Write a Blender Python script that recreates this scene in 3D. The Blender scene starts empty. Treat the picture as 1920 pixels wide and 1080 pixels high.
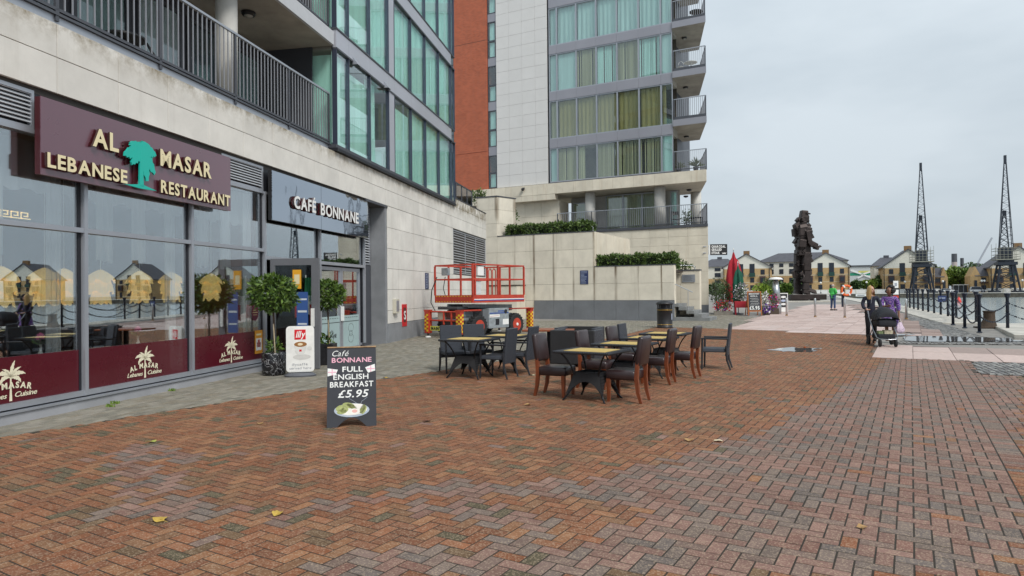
import bpy, bmesh, math, random
import numpy as np
from mathutils import Vector, Matrix
random.seed(7); RNG = np.random.default_rng(7)
SC = bpy.context.scene; COL = SC.collection
# ---------------------------------------------------------------- camera
F = 1250.0; H = 1.65; ROLL = 0.0092; PITCH = math.atan(8 / 1250)
cr, sr, cp, sp = math.cos(ROLL), math.sin(ROLL), math.cos(PITCH), math.sin(PITCH)
cam = bpy.data.cameras.new('camera'); cam.sensor_width = 36; cam.lens = 36 * F / 1920
cam.clip_start = 0.1; cam.clip_end = 3000
camo = bpy.data.objects.new('camera', cam); COL.objects.link(camo); SC.camera = camo
r0, u0, f0 = Vector((1, 0, 0)), Vector((0, -sp, cp)), Vector((0, cp, sp))
cx, cy = cr * r0 - sr * u0, sr * r0 + cr * u0
camo.matrix_world = Matrix(((cx.x, cy.x, -f0.x, 0), (cx.y, cy.y, -f0.y, 0), (cx.z, cy.z, -f0.z, H), (0, 0, 0, 1)))
# ---------------------------------------------------------------- sky, sun, exposure
SUN_EL, SUN_AZ = math.radians(46), math.radians(148)   # azimuth from +Y clockwise: behind the camera to the right, thin cloud
W = bpy.data.worlds.new('World'); SC.world = W; W.use_nodes = True
nt = W.node_tree; nt.nodes.clear()
def N(t, tree=None, **kw):
    n = (tree or nt).nodes.new(t)
    for k, v in kw.items(): setattr(n, k, v)
    return n
out = N('ShaderNodeOutputWorld'); bg = N('ShaderNodeBackground'); nt.links.new(bg.outputs[0], out.inputs[0])
sky = N('ShaderNodeTexSky', sky_type='NISHITA', sun_disc=False, sun_elevation=SUN_EL, sun_rotation=SUN_AZ, dust_density=3.0, altitude=20)
tc = N('ShaderNodeTexCoord'); mp = N('ShaderNodeMapping'); mp.inputs['Scale'].default_value = (1.2, 1.2, 3.2)
nt.links.new(tc.outputs['Generated'], mp.inputs[0])
nz = N('ShaderNodeTexNoise'); nz.inputs['Scale'].default_value = 1.5; nz.inputs['Detail'].default_value = 5; nz.inputs['Roughness'].default_value = .55
nt.links.new(mp.outputs[0], nz.inputs['Vector'])
rp = N('ShaderNodeValToRGB'); rp.color_ramp.elements[0].position = .36; rp.color_ramp.elements[1].position = .64
rp.color_ramp.elements[0].color = (4.15, 4.78, 5.28, 1); rp.color_ramp.elements[1].color = (5.45, 6.05, 6.5, 1)
nt.links.new(nz.outputs['Fac'], rp.inputs[0])
sx = N('ShaderNodeSeparateXYZ'); nt.links.new(tc.outputs['Generated'], sx.inputs[0])
gr = N('ShaderNodeMapRange'); gr.inputs['To Min'].default_value = .86; gr.inputs['To Max'].default_value = 1.42; nt.links.new(sx.outputs[2], gr.inputs[0])   # an overcast sky brightens towards the zenith
gm = N('ShaderNodeMixRGB', blend_type='MULTIPLY'); gm.inputs[0].default_value = 1; nt.links.new(rp.outputs[0], gm.inputs[1]); nt.links.new(gr.outputs[0], gm.inputs[2])
mx = N('ShaderNodeMixRGB'); mx.inputs[0].default_value = .94
nt.links.new(sky.outputs[0], mx.inputs[1]); nt.links.new(gm.outputs[0], mx.inputs[2])
nt.links.new(mx.outputs[0], bg.inputs[0]); bg.inputs[1].default_value = 0.098
sl = bpy.data.lights.new('sun', 'SUN'); sl.energy = 1.9; sl.angle = math.radians(18); sl.color = (1, .965, .91)
so = bpy.data.objects.new('sun', sl); COL.objects.link(so)
sd = Vector((math.sin(SUN_AZ) * math.cos(SUN_EL), math.cos(SUN_AZ) * math.cos(SUN_EL), math.sin(SUN_EL)))
so.rotation_euler = sd.to_track_quat('Z', 'Y').to_euler(); so.location = (0, 0, 60)
SC.view_settings.view_transform = 'Standard'; SC.view_settings.look = 'None'
SC.view_settings.exposure = 0.44; SC.view_settings.gamma = 1.0; SC.view_settings.use_curve_mapping = False
SC.render.engine = 'CYCLES'
SC.cycles.max_bounces = 8; SC.cycles.transparent_max_bounces = 12; SC.cycles.use_denoising = True
# ---------------------------------------------------------------- survey helpers (photo pixel -> place)
def ray(x, y):
    dx = (x - 960) / F; dy = -(y - 540) / F
    a = dx * cr + dy * sr; b = -dx * sr + dy * cr
    return np.array([a, cp - b * sp, sp + b * cp])
def GZ(y): return .01 * (min(max(y, 18.), 46.) - 18.)          # the plaza rises a little away from the shops
def G(x, y, z=None):
    r = ray(x, y); zz = 0. if z is None else z; p = None
    for _ in range(1 if z is not None else 40):
        t = (zz - H) / r[2]; p = np.array([0, 0, H]) + t * r
        if z is None: zz = GZ(p[1])
    return p
def D(x, y, d):
    r = ray(x, y); return np.array([0, 0, H]) + r * d / r[1]
def proj(x, y, z):
    zz = z - H; c = y * cp + zz * sp; b = -y * sp + zz * cp
    a = x / c; b = b / c
    return 960 + F * (a * cr - b * sr), 540 - F * (a * sr + b * cr)
# ---------------------------------------------------------------- materials
def newmat(name):
    m = bpy.data.materials.new(name); m.use_nodes = True
    return m, m.node_tree, m.node_tree.nodes['Principled BSDF']
def M(name, col, rough=.6, metal=0., var=.12, scale=4., bump=0., bscale=60., spec=.5, coat=0., stretch=None, col2=None, emit=0):
    m, t, b = newmat(name)
    L = t.links.new
    b.inputs['Roughness'].default_value = rough; b.inputs['Metallic'].default_value = metal
    b.inputs['Specular IOR Level'].default_value = spec; b.inputs['Coat Weight'].default_value = coat
    g = N('ShaderNodeNewGeometry', t); src = g.outputs['Position']
    if stretch:
        mpn = N('ShaderNodeMapping', t); mpn.inputs['Scale'].default_value = stretch; L(src, mpn.inputs[0]); src = mpn.outputs[0]
    if var > 0 or col2:
        n = N('ShaderNodeTexNoise', t); n.inputs['Scale'].default_value = scale; n.inputs['Detail'].default_value = 6; n.inputs['Roughness'].default_value = .62
        L(src, n.inputs['Vector'])
        r = N('ShaderNodeValToRGB', t); r.color_ramp.elements[0].position = .3; r.color_ramp.elements[1].position = .72
        c2 = col2 or tuple(c * (1 - var) for c in col); c1 = col if col2 else tuple(min(1, c * (1 + var)) for c in col)
        r.color_ramp.elements[0].color = (*c2, 1); r.color_ramp.elements[1].color = (*c1, 1)
        L(n.outputs['Fac'], r.inputs[0]); L(r.outputs[0], b.inputs['Base Color'])
        rr = N('ShaderNodeMapRange', t); rr.inputs['To Min'].default_value = max(0, rough - .08); rr.inputs['To Max'].default_value = min(1, rough + .08)
        L(n.outputs['Fac'], rr.inputs['Value']); L(rr.outputs[0], b.inputs['Roughness'])
    else:
        b.inputs['Base Color'].default_value = (*col, 1)
    if bump > 0:
        n2 = N('ShaderNodeTexNoise', t); n2.inputs['Scale'].default_value = bscale; n2.inputs['Detail'].default_value = 3
        L(src, n2.inputs['Vector'])
        bp = N('ShaderNodeBump', t); bp.inputs['Strength'].default_value = bump; bp.inputs['Distance'].default_value = .01
        L(n2.outputs['Fac'], bp.inputs['Height']); L(bp.outputs[0], b.inputs['Normal'])
    if emit:
        b.inputs['Emission Color'].default_value = (*col, 1); b.inputs['Emission Strength'].default_value = emit
    return m
def glass(name, tint=(.8, .88, .86), f0=.07, rough=0.0, wob=0.0):
    m = bpy.data.materials.new(name); m.use_nodes = True; t = m.node_tree; t.nodes.clear(); L = t.links.new
    o = N('ShaderNodeOutputMaterial', t); mxs = N('ShaderNodeMixShader', t)
    tr = N('ShaderNodeBsdfTransparent', t); tr.inputs[0].default_value = (*tint, 1)
    gl = N('ShaderNodeBsdfGlossy', t); gl.inputs['Roughness'].default_value = rough; gl.inputs[0].default_value = (.93, .97, 1, 1)
    lw = N('ShaderNodeLayerWeight', t); lw.inputs[0].default_value = .5
    pw = N('ShaderNodeMath', t, operation='POWER'); pw.inputs[1].default_value = 4.; L(lw.outputs['Facing'], pw.inputs[0])
    fr = N('ShaderNodeMapRange', t); fr.inputs['To Min'].default_value = f0; fr.inputs['To Max'].default_value = 1.; L(pw.outputs[0], fr.inputs[0]); fac = fr.outputs[0]
    if wob:
        g = N('ShaderNodeNewGeometry', t); n = N('ShaderNodeTexNoise', t); n.inputs['Scale'].default_value = .9; n.inputs['Detail'].default_value = 1
        L(g.outputs['Position'], n.inputs['Vector']); bp = N('ShaderNodeBump', t); bp.inputs['Strength'].default_value = wob; bp.inputs['Distance'].default_value = .05
        L(n.outputs['Fac'], bp.inputs['Height']); L(bp.outputs[0], gl.inputs['Normal'])
    L(fac, mxs.inputs[0]); L(tr.outputs[0], mxs.inputs[1]); L(gl.outputs[0], mxs.inputs[2]); L(mxs.outputs[0], o.inputs[0])
    return m
# ---------------------------------------------------------------- mesh builder
class MB:
    def __init__(s): s.v = []; s.f = []; s.mi = []; s.m = 0
    def add(s, vs, fs):
        o = len(s.v); s.v += [tuple(map(float, v)) for v in vs]; s.f += [tuple(o + i for i in f) for f in fs]; s.mi += [s.m] * len(fs); return s
    def box(s, x0, y0, z0, x1, y1, z1):
        x0, x1 = sorted((x0, x1)); y0, y1 = sorted((y0, y1)); z0, z1 = sorted((z0, z1))
        return s.add([(x0,y0,z0),(x1,y0,z0),(x1,y1,z0),(x0,y1,z0),(x0,y0,z1),(x1,y0,z1),(x1,y1,z1),(x0,y1,z1)],
                     [(3,2,1,0),(4,5,6,7),(0,1,5,4),(1,2,6,5),(2,3,7,6),(3,0,4,7)])
    def cbox(s, x0, y0, z0, x1, y1, z1, c):                      # box with chamfered edges
        bm = bmesh.new(); bmesh.ops.create_cube(bm, size=1)
        for v in bm.verts: v.co = Vector(((x0+x1)/2 + v.co.x*(x1-x0), (y0+y1)/2 + v.co.y*(y1-y0), (z0+z1)/2 + v.co.z*(z1-z0)))
        bmesh.ops.bevel(bm, geom=list(bm.edges), offset=c, segments=2, affect='EDGES', profile=.5)
        bm.verts.index_update(); r = s.add([v.co[:] for v in bm.verts], [tuple(v.index for v in f.verts) for f in bm.faces]); bm.free(); return r
    def prism(s, poly, z0, z1):                                  # xy polygon, extruded in z
        n = len(poly); a = sum(poly[i][0]*poly[(i+1)%n][1]-poly[(i+1)%n][0]*poly[i][1] for i in range(n))
        if a < 0: poly = poly[::-1]
        return s.add([(p[0],p[1],z0) for p in poly] + [(p[0],p[1],z1) for p in poly],
                     [tuple(range(n))[::-1], tuple(range(n, 2*n))] + [(i, (i+1)%n, n+(i+1)%n, n+i) for i in range(n)])
    def vprism(s, poly, y0, y1):                                 # xz polygon, extruded in y
        n = len(poly); a = sum(poly[i][0]*poly[(i+1)%n][1]-poly[(i+1)%n][0]*poly[i][1] for i in range(n))
        if a > 0: poly = poly[::-1]
        return s.add([(p[0],y0,p[1]) for p in poly] + [(p[0],y1,p[1]) for p in poly],
                     [tuple(range(n))[::-1], tuple(range(n, 2*n))] + [(i, (i+1)%n, n+(i+1)%n, n+i) for i in range(n)])
    def xprism(s, poly, x0, x1):                                 # yz polygon, extruded in x
        n = len(poly); a = sum(poly[i][0]*poly[(i+1)%n][1]-poly[(i+1)%n][0]*poly[i][1] for i in range(n))
        if a < 0: poly = poly[::-1]
        return s.add([(x0,p[0],p[1]) for p in poly] + [(x1,p[0],p[1]) for p in poly],
                     [tuple(range(n))[::-1], tuple(range(n, 2*n))] + [(i, (i+1)%n, n+(i+1)%n, n+i) for i in range(n)])
    def tube(s, pts, r, n=8, cap=True):                          # r a number or one radius per point
        pts = [Vector(p) for p in pts]; k = len(pts); rs = r if isinstance(r, (list, tuple)) else [r]*k
        vs = []; ref = None
        for i, p in enumerate(pts):
            d = (pts[min(i+1, k-1)] - pts[max(i-1, 0)]).normalized()
            if ref is None: ref = d.orthogonal().normalized()
            ref = (ref - d*ref.dot(d)); ref = ref.normalized() if ref.length > 1e-6 else d.orthogonal().normalized()
            b = d.cross(ref)
            for j in range(n):
                a = 2*math.pi*j/n; vs.append(p + rs[i]*(math.cos(a)*ref + math.sin(a)*b))
        fs = [(i*n+j, i*n+(j+1)%n, (i+1)*n+(j+1)%n, (i+1)*n+j) for i in range(k-1) for j in range(n)]
        if cap: fs += [tuple(range(n))[::-1], tuple(range((k-1)*n, k*n))]
        return s.add(vs, fs)
    def bar(s, p, q, w, h=None, up=(0,0,1)):                     # square bar between two points
        p, q = Vector(p), Vector(q); h = h or w; d = (q-p).normalized(); u = Vector(up)
        if abs(d.dot(u)) > .99: u = Vector((0,1,0))
        x = d.cross(u).normalized(); y = x.cross(d)
        vs = [c + sx*w/2*x + sy*h/2*y for c in (p, q) for sx, sy in ((-1,-1),(1,-1),(1,1),(-1,1))]
        return s.add(vs, [(0,1,2,3),(7,6,5,4),(0,4,5,1),(1,5,6,2),(2,6,7,3),(3,7,4,0)])
    def lathe(s, prof, n=20, c=(0,0), axis='z'):                 # prof: (radius, height) list
        vs = []
        for r, z in prof:
            for j in range(n):
                a = 2*math.pi*j/n; u, w = r*math.cos(a), r*math.sin(a)
                vs.append((c[0]+u, c[1]+w, z) if axis == 'z' else ((z, c[0]+u, c[1]+w) if axis == 'x' else (c[0]+w, z, c[1]+u)))
        k = len(prof); fs = [(i*n+j, i*n+(j+1)%n, (i+1)*n+(j+1)%n, (i+1)*n+j) for i in range(k-1) for j in range(n)]
        fs += [tuple(range(n))[::-1], tuple(range((k-1)*n, k*n))]
        return s.add(vs, fs)
    def grid(s, fn, nu, nv):
        vs = [fn(i/nu, j/nv) for j in range(nv+1) for i in range(nu+1)]
        return s.add(vs, [(j*(nu+1)+i, j*(nu+1)+i+1, (j+1)*(nu+1)+i+1, (j+1)*(nu+1)+i) for j in range(nv) for i in range(nu)])
    def ball(s, c, r, n=10, sq=(1,1,1)):
        prof = [(max(1e-3, math.sin(math.pi*i/n)), -math.cos(math.pi*i/n)) for i in range(n+1)]
        o = len(s.v); s.lathe(prof, n+2)
        for i in range(o, len(s.v)):
            v = s.v[i]; s.v[i] = (c[0]+v[0]*r*sq[0], c[1]+v[1]*r*sq[1], c[2]+v[2]*r*sq[2])
        return s
    def mesh(s, name, mats, smooth=False):
        me = bpy.data.meshes.new(name); me.from_pydata(s.v, [], s.f)
        for m in (mats if isinstance(mats, (list, tuple)) else [mats]): me.materials.append(m)
        if any(s.mi): me.polygons.foreach_set('material_index', s.mi)
        if smooth: me.polygons.foreach_set('use_smooth', [True]*len(s.f))
        me.update(); return me
    def build(s, name, mats, parent=None, smooth=False, loc=None, rot=None, **props):
        return link(name, s.mesh(name, mats, smooth), parent, loc, rot, **props)
def link(name, data, parent=None, loc=None, rot=None, **props):
    o = bpy.data.objects.new(name, data); COL.objects.link(o)
    if parent is not None: o.parent = parent
    if loc is not None: o.location = loc
    if rot is not None: o.rotation_euler = rot
    for k, v in props.items(): o[k] = v
    return o
def thing(name, label, category, loc=(0,0,0), rz=0., group=None):
    o = link(name, None, None, loc, (0,0,rz)); o.empty_display_size = .2
    o['label'] = label; o['category'] = category
    if group: o['group'] = group
    return o
def tagged(o, label, category, group=None):
    o['label'] = label; o['category'] = category
    if group: o['group'] = group
    return o
def struct(name, mb, mat, **k): return mb.build(name, mat, None, kind='structure', **k)
def children(o): return list(o.children)
def clone(o, loc=None, rz=None, label=None, parent=None):
    c = o.copy(); COL.objects.link(c)
    if parent is not None: c.parent = parent
    if loc is not None: c.location = loc
    if rz is not None: c.rotation_euler = (0, 0, rz)
    if label: c['label'] = label
    for ch in children(o): clone(ch, parent=c)
    return c
# letters: Blender's own built-in face, one mesh per glyph, cached
_gl = {}
def glyph(ch, bold=0.0):
    k = (ch, bold)
    if k not in _gl:
        cu = bpy.data.curves.new('glyph', 'FONT'); cu.body = ch; cu.size = 1; cu.resolution_u = 3; cu.offset = bold; cu.fill_mode = 'FRONT'
        o = bpy.data.objects.new('glyph', cu); COL.objects.link(o)
        me = bpy.data.meshes.new_from_object(o.evaluated_get(bpy.context.evaluated_depsgraph_get()))
        vs = [v.co[:] for v in me.vertices]; fs = [tuple(p.vertices) for p in me.polygons]
        ed = {}
        for f in fs:
            for a, b in zip(f, f[1:] + f[:1]): ed[(a, b)] = 1
        rim = [(a, b) for (a, b) in ed if (b, a) not in ed]
        bpy.data.objects.remove(o); bpy.data.curves.remove(cu); bpy.data.meshes.remove(me)
        xs = [v[0] for v in vs] or [0, .3]
        _gl[k] = (vs, fs, rim, min(xs), max(xs))
    return _gl[k]
def letters(text, h, depth, bold=.02, gap=.09, width=None, shear=0., space=.35):
    """list of (char, MB in xz plane facing -y), total width; x from 0, baseline z=0, cap height h"""
    sc = h / .729; x = 0; res = []
    for ch in text:
        if ch == ' ': x += space * sc; continue
        vs, fs, rim, a, b = glyph(ch, bold)
        pts = [(x + (v[0]-a)*sc, v[1]*sc) for v in vs]; res.append((ch, pts, fs, rim)); x += (b-a)*sc + gap*sc
    x -= gap*sc; kx = (width / x) if width else 1.
    outl = []
    for ch, pts, fs, rim in res:
        mb = MB(); n = len(pts); P = [(p[0]*kx + shear*p[1], p[1]) for p in pts]
        vs = [(p[0], -depth, p[1]) for p in P] + [(p[0], 0, p[1]) for p in P]
        mb.add(vs, [f for f in fs] + [(b, a, n+a, n+b) for a, b in rim]); outl.append((ch, mb))
    return outl, x*kx
def word(text, h, depth, mat, parent, at, rot=None, name='lettering', **k):
    ls, w = letters(text, h, depth, **k); mb = MB()
    for _, l in ls: mb.add(l.v, l.f)
    return mb.build(name, mat, parent, loc=at, rot=rot)
def palm(s):                                                     # palm outline as xz polygon parts, height 1, base at 0
    ps = [[(-.035,0),(.035,.0),(.02,.3),(.018,.56),(-.018,.56),(-.02,.3)]]
    def frond(a0, ln, w, bend):
        top, bot = [], []; x = z = 0; a = a0; n = 9
        for i in range(n+1):
            t = i/n; ww = w*math.sin(math.pi*min(1, t*.85+.12))*(1 if i % 2 else .72)
            nx, nz = -math.sin(a), math.cos(a)
            top.append((x+nx*ww*.6, .56+z+nz*ww*.6)); bot.append((x-nx*ww, .56+z-nz*ww))
            x += math.cos(a)*ln/n; z += math.sin(a)*ln/n; a += bend/n
        return top + bot[::-1]
    for a0, ln, w, bd in ((90,.40,.06,-35),(42,.42,.075,-80),(138,.42,.075,80),(12,.34,.07,-95),(168,.34,.07,95),(66,.36,.05,-60),(114,.3,.05,50)):
        ps.append(frond(math.radians(a0), ln, w, math.radians(bd)))
    return [[(p[0]*s, p[1]*s) for p in q] for q in ps]
# ================================================================ GROUND
def ground_mat(name, use_obj, speck=.5, rough=.6, spec=.25):
    m, t, b = newmat(name); L = t.links.new
    if use_obj: src = N('ShaderNodeObjectInfo', t).outputs['Color']
    else:
        a = N('ShaderNodeAttribute', t); a.attribute_name = 'tone'; src = a.outputs['Color']
    g = N('ShaderNodeNewGeometry', t)
    n1 = N('ShaderNodeTexNoise', t); n1.inputs['Scale'].default_value = 7; n1.inputs['Detail'].default_value = 8; n1.inputs['Roughness'].default_value = .7
    n2 = N('ShaderNodeTexVoronoi', t); n2.inputs['Scale'].default_value = 110
    L(g.outputs['Position'], n1.inputs['Vector']); L(g.outputs['Position'], n2.inputs['Vector'])
    r1 = N('ShaderNodeMapRange', t); r1.inputs['From Min'].default_value = .28; r1.inputs['From Max'].default_value = .72; r1.inputs['To Min'].default_value = .78; r1.inputs['To Max'].default_value = 1.2
    L(n1.outputs['Fac'], r1.inputs[0])
    mu = N('ShaderNodeMixRGB', t, blend_type='MULTIPLY'); mu.inputs[0].default_value = 1; L(src, mu.inputs[1]); L(r1.outputs[0], mu.inputs[2])
    # pale aggregate grains
    r2 = N('ShaderNodeMapRange', t); r2.inputs['From Min'].default_value = .62; r2.inputs['From Max'].default_value = .9; r2.inputs['To Max'].default_value = speck
    sepc = N('ShaderNodeSeparateColor', t); L(n2.outputs['Color'], sepc.inputs[0]); L(sepc.outputs[0], r2.inputs[0])
    mm = N('ShaderNodeMixRGB', t); L(r2.outputs[0], mm.inputs[0]); L(mu.outputs[0], mm.inputs[1]); mm.inputs[2].default_value = (.48, .37, .26, 1)
    L(mm.outputs[0], b.inputs['Base Color'])
    b.inputs['Specular IOR Level'].default_value = spec
    r3 = N('ShaderNodeMapRange', t); r3.inputs['To Min'].default_value = rough-.16; r3.inputs['To Max'].default_value = rough+.16; L(n1.outputs['Fac'], r3.inputs[0]); L(r3.outputs[0], b.inputs['Roughness'])
    bp = N('ShaderNodeBump', t); bp.inputs['Strength'].default_value = .35; bp.inputs['Distance'].default_value = .004
    L(n2.outputs['Distance'], bp.inputs['Height']); L(bp.outputs[0], b.inputs['Normal'])
    return m
def inpoly(x, y, poly):
    c = np.zeros(len(x), bool); n = len(poly)
    for i in range(n):
        (x1, y1), (x2, y2) = poly[i], poly[(i+1) % n]
        k = ((y1 > y) != (y2 > y)) & (x < (x2-x1)*(y-y1)/((y2-y1) if y2 != y1 else 1e-9) + x1)
        c ^= k
    return c
def gp(*pts): return [tuple(G(*p)[:2]) for p in pts]
def pxs(x, y, z): return proj(x, y, z)
gzv = np.vectorize(GZ)
def pieces(pname, root, cx_, cy_, hx, hy, ang, tone, height, top, cham, mat_obj, mat_stuff, nobj=300, stuffname=None, jitter=.0015, extra=None):
    """rectangular paving pieces: the nearest in frame as objects, the rest joined"""
    n = len(cx_); hx = np.broadcast_to(hx, n).astype(float); hy = np.broadcast_to(hy, n).astype(float); ang = np.broadcast_to(ang, n).astype(float)
    z = gzv(cy_) + top + RNG.normal(0, jitter, n)
    px, py = proj(cx_, np.maximum(cy_, .6), z)
    vis = (cy_ > 1.) & (px > 0) & (px < 1920) & (py > 0) & (py < 1075)
    if extra is not None: vis &= extra
    size = np.where(vis, hx*hy/np.maximum(cy_, .6)**3, -1)
    order = np.argsort(-size); near = order[:nobj][size[order[:nobj]] > 0]; rest = np.setdiff1d(np.arange(n), near)
    cache = {}
    for i in near:
        k = (round(hx[i], 3), round(hy[i], 3))
        if k not in cache:
            a, b, c = hx[i], hy[i], cham
            mb = MB(); mb.add([(-a,-b,-height),(a,-b,-height),(a,b,-height),(-a,b,-height),(-a,-b,-c),(a,-b,-c),(a,b,-c),(-a,b,-c),(-a+c,-b+c,0),(a-c,-b+c,0),(a-c,b-c,0),(-a+c,b-c,0)],
                   [(8,9,10,11),(4,5,9,8),(5,6,10,9),(6,7,11,10),(7,4,8,11),(0,1,5,4),(1,2,6,5),(2,3,7,6),(3,0,4,7)])
            cache[k] = mb.mesh(pname, mat_obj)
        o = link(pname, cache[k], root, (cx_[i], cy_[i], z[i]), (RNG.normal(0, .004), RNG.normal(0, .004), ang[i]))
        o.color = (*tone[i], 1)
    m = len(rest)
    if m:
        ca, sa = np.cos(ang[rest]), np.sin(ang[rest]); a, b = hx[rest], hy[rest]; c = cham
        sx = np.array([-1,1,1,-1]); sy = np.array([-1,-1,1,1])
        V = np.zeros((m, 8, 3))
        for lvl, (ins, dz) in enumerate(((0., -max(c*1.6, .007)), (c, 0.))):
            u = (a[:,None]-ins)*sx; v = (b[:,None]-ins)*sy
            V[:, lvl*4:lvl*4+4, 0] = cx_[rest][:,None] + u*ca[:,None] - v*sa[:,None]
            V[:, lvl*4:lvl*4+4, 1] = cy_[rest][:,None] + u*sa[:,None] + v*ca[:,None]
            V[:, lvl*4:lvl*4+4, 2] = z[rest][:,None] + dz
        fq = np.array([[4,5,6,7],[0,1,5,4],[1,2,6,5],[2,3,7,6],[3,0,4,7]])
        Fq = (np.arange(m)[:,None,None]*8 + fq[None]).reshape(-1, 4)
        me = bpy.data.meshes.new(stuffname or pname+'_field')
        me.vertices.add(m*8); me.vertices.foreach_set('co', V.reshape(-1))
        me.loops.add(len(Fq)*4); me.loops.foreach_set('vertex_index', Fq.reshape(-1).astype(np.int32))
        me.polygons.add(len(Fq)); me.polygons.foreach_set('loop_start', np.arange(0, len(Fq)*4, 4, dtype=np.int32))
        me.polygons.foreach_set('use_smooth', np.zeros(len(Fq), bool)); me.update(calc_edges=True); me.validate()
        at = me.attributes.new('tone', 'FLOAT_COLOR', 'POINT')
        C = np.ones((m, 8, 4)); C[:, :, :3] = tone[rest][:,None,:]; at.data.foreach_set('color', C.reshape(-1))
        me.materials.append(mat_stuff)
        link(stuffname or pname+'_field', me, root, kind='stuff')
def sheet(name, poly, dz, mat, parent=None, **k):
    """a ground sheet that follows the rise of the plaza (poly in xy, cut at the two breaks of slope)"""
    bm = bmesh.new(); vs = [bm.verts.new((p[0], p[1], 0)) for p in poly]; bm.faces.new(vs)
    for yb in (18., 46.):
        bmesh.ops.bisect_plane(bm, geom=list(bm.verts)+list(bm.edges)+list(bm.faces), plane_co=(0, yb, 0), plane_no=(0, 1, 0))
    bmesh.ops.triangulate(bm, faces=list(bm.faces))
    for f in bm.faces:
        f.normal_update()
        if f.normal.z < 0: f.normal_flip()
    for v in bm.verts: v.co.z = GZ(v.co.y) + dz
    me = bpy.data.meshes.new(name); bm.to_mesh(me); bm.free(); me.materials.append(mat)
    return link(name, me, parent, **k)
AX = math.atan2(-.513, .858)                # direction the long brick courses run
eA = np.array([math.cos(AX), math.sin(AX)]); eB = np.array([-eA[1], eA[0]])
QD = np.array([.43, 1.]) / math.hypot(.43, 1.)          # direction of the dock edge
QC = np.array([20.4, 28.6])                             # corner of the dock edge
FO = D(1750, 545, 222.)[:2]; YQ = QD; XQ = np.array([QD[1], -QD[0]]); RQ = math.atan2(XQ[1], XQ[0])
qfar = QC + QD * float(np.dot(FO-QC, YQ)); qr = QC + np.array([.858, -.513]) * 70
GROUND_EDGE = [(-70, -25), (80, -25), tuple(qr), tuple(QC), tuple(qfar), tuple(qfar+YQ*12), tuple(qfar+YQ*12-XQ*160), (-120, 60), (-70, 20)]
m_bed = M('mortar_bed', (.030, .023, .016), .95, var=.35, scale=9, bump=.4, bscale=200)
plaza = sheet('plaza_ground', GROUND_EDGE, -.03, M('plaza_concrete', (.23, .215, .195), .8, var=.25, scale=.6, bump=.2, bscale=80), kind='structure')
# ---- brick paving: herringbone of red clay and concrete blocks, soldier course towards the water
PAVE_L = gp((0,820),(300,773),(600,727),(900,685),(1040,655),(1172,627),(1230,613),(1370,616.5),(1640,629))
dL = np.array(PAVE_L[1]) - np.array(PAVE_L[0]); PAVE0 = tuple(np.array(PAVE_L[0]) - dL*2.2)
STRIP = gp((1634,670),(1816,675),(1832,702))
pr = np.array(STRIP[2])
PAVE = [PAVE0] + PAVE_L + STRIP + [tuple(pr + eA*6.5), (16., 1.0), (-9., 1.0)]
w = .1035
ii, jj = np.meshgrid(np.arange(-330, 330), np.arange(-200, 330)); ii = ii.ravel(); jj = jj.ravel(); k = (ii+jj) % 4
def cell(i, j): return np.outer(i*w, eA) + np.outer(j*w, eB)
hsel, vsel = k == 0, k == 2
c1 = cell(ii[hsel]+1., jj[hsel]+.5); c2 = cell(ii[vsel]+.5, jj[vsel]+1.)
cc = np.vstack([c1, c2]); aa = np.r_[np.full(len(c1), AX), np.full(len(c2), AX+math.pi/2)]
# soldier course line through two surveyed points
s1, s2 = np.array(gp((1791,675))[0]), np.array(gp((1859,840))[0]); sdir = eB if np.dot(s1-s2, eB) > 0 else -eB
sb = np.dot(s2, eA); sb = round(sb/w)*w
ins = inpoly(cc[:,0], cc[:,1], PAVE) & (cc[:,1] > 1.3) & (cc[:,1] < 30.) & (np.abs(cc[:,0]) < 4.5 + .86*cc[:,1])
ib = int(round(sb/w)); sb = ib*w                        # the course takes up cell columns ib and ib+1
lo = np.where(np.arange(len(cc)) < len(c1), np.r_[ii[hsel], ii[vsel]], np.r_[ii[hsel], ii[vsel]]); hi = lo + (np.arange(len(cc)) < len(c1))
inb_lo = (lo == ib) | (lo == ib+1); inb_hi = (hi == ib) | (hi == ib+1)
half = ins & (inb_lo ^ inb_hi)
hc = cc[half] + np.where(inb_lo[half], w/2, -w/2)[:,None]*eA; ha = aa[half]
ins &= ~(inb_lo | inb_hi)
cc = np.vstack([cc[ins], hc]); aa = np.r_[aa[ins], ha]; hxx = np.r_[np.full(ins.sum(), .0985), np.full(len(hc), .0467)]
gmin = (np.arange(-300, 300)+.5)*w; sold = sb+w + 0*gmin; sc_ = np.outer(sold, eA) + np.outer(gmin, eB)
si = inpoly(sc_[:,0], sc_[:,1], PAVE) & (sc_[:,1] > 1.3); sc_ = sc_[si]
bc = np.vstack([cc, sc_]); ba = np.r_[aa, np.full(len(sc_), AX)]; bhx = np.r_[hxx, np.full(len(sc_), .0985)]
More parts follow.
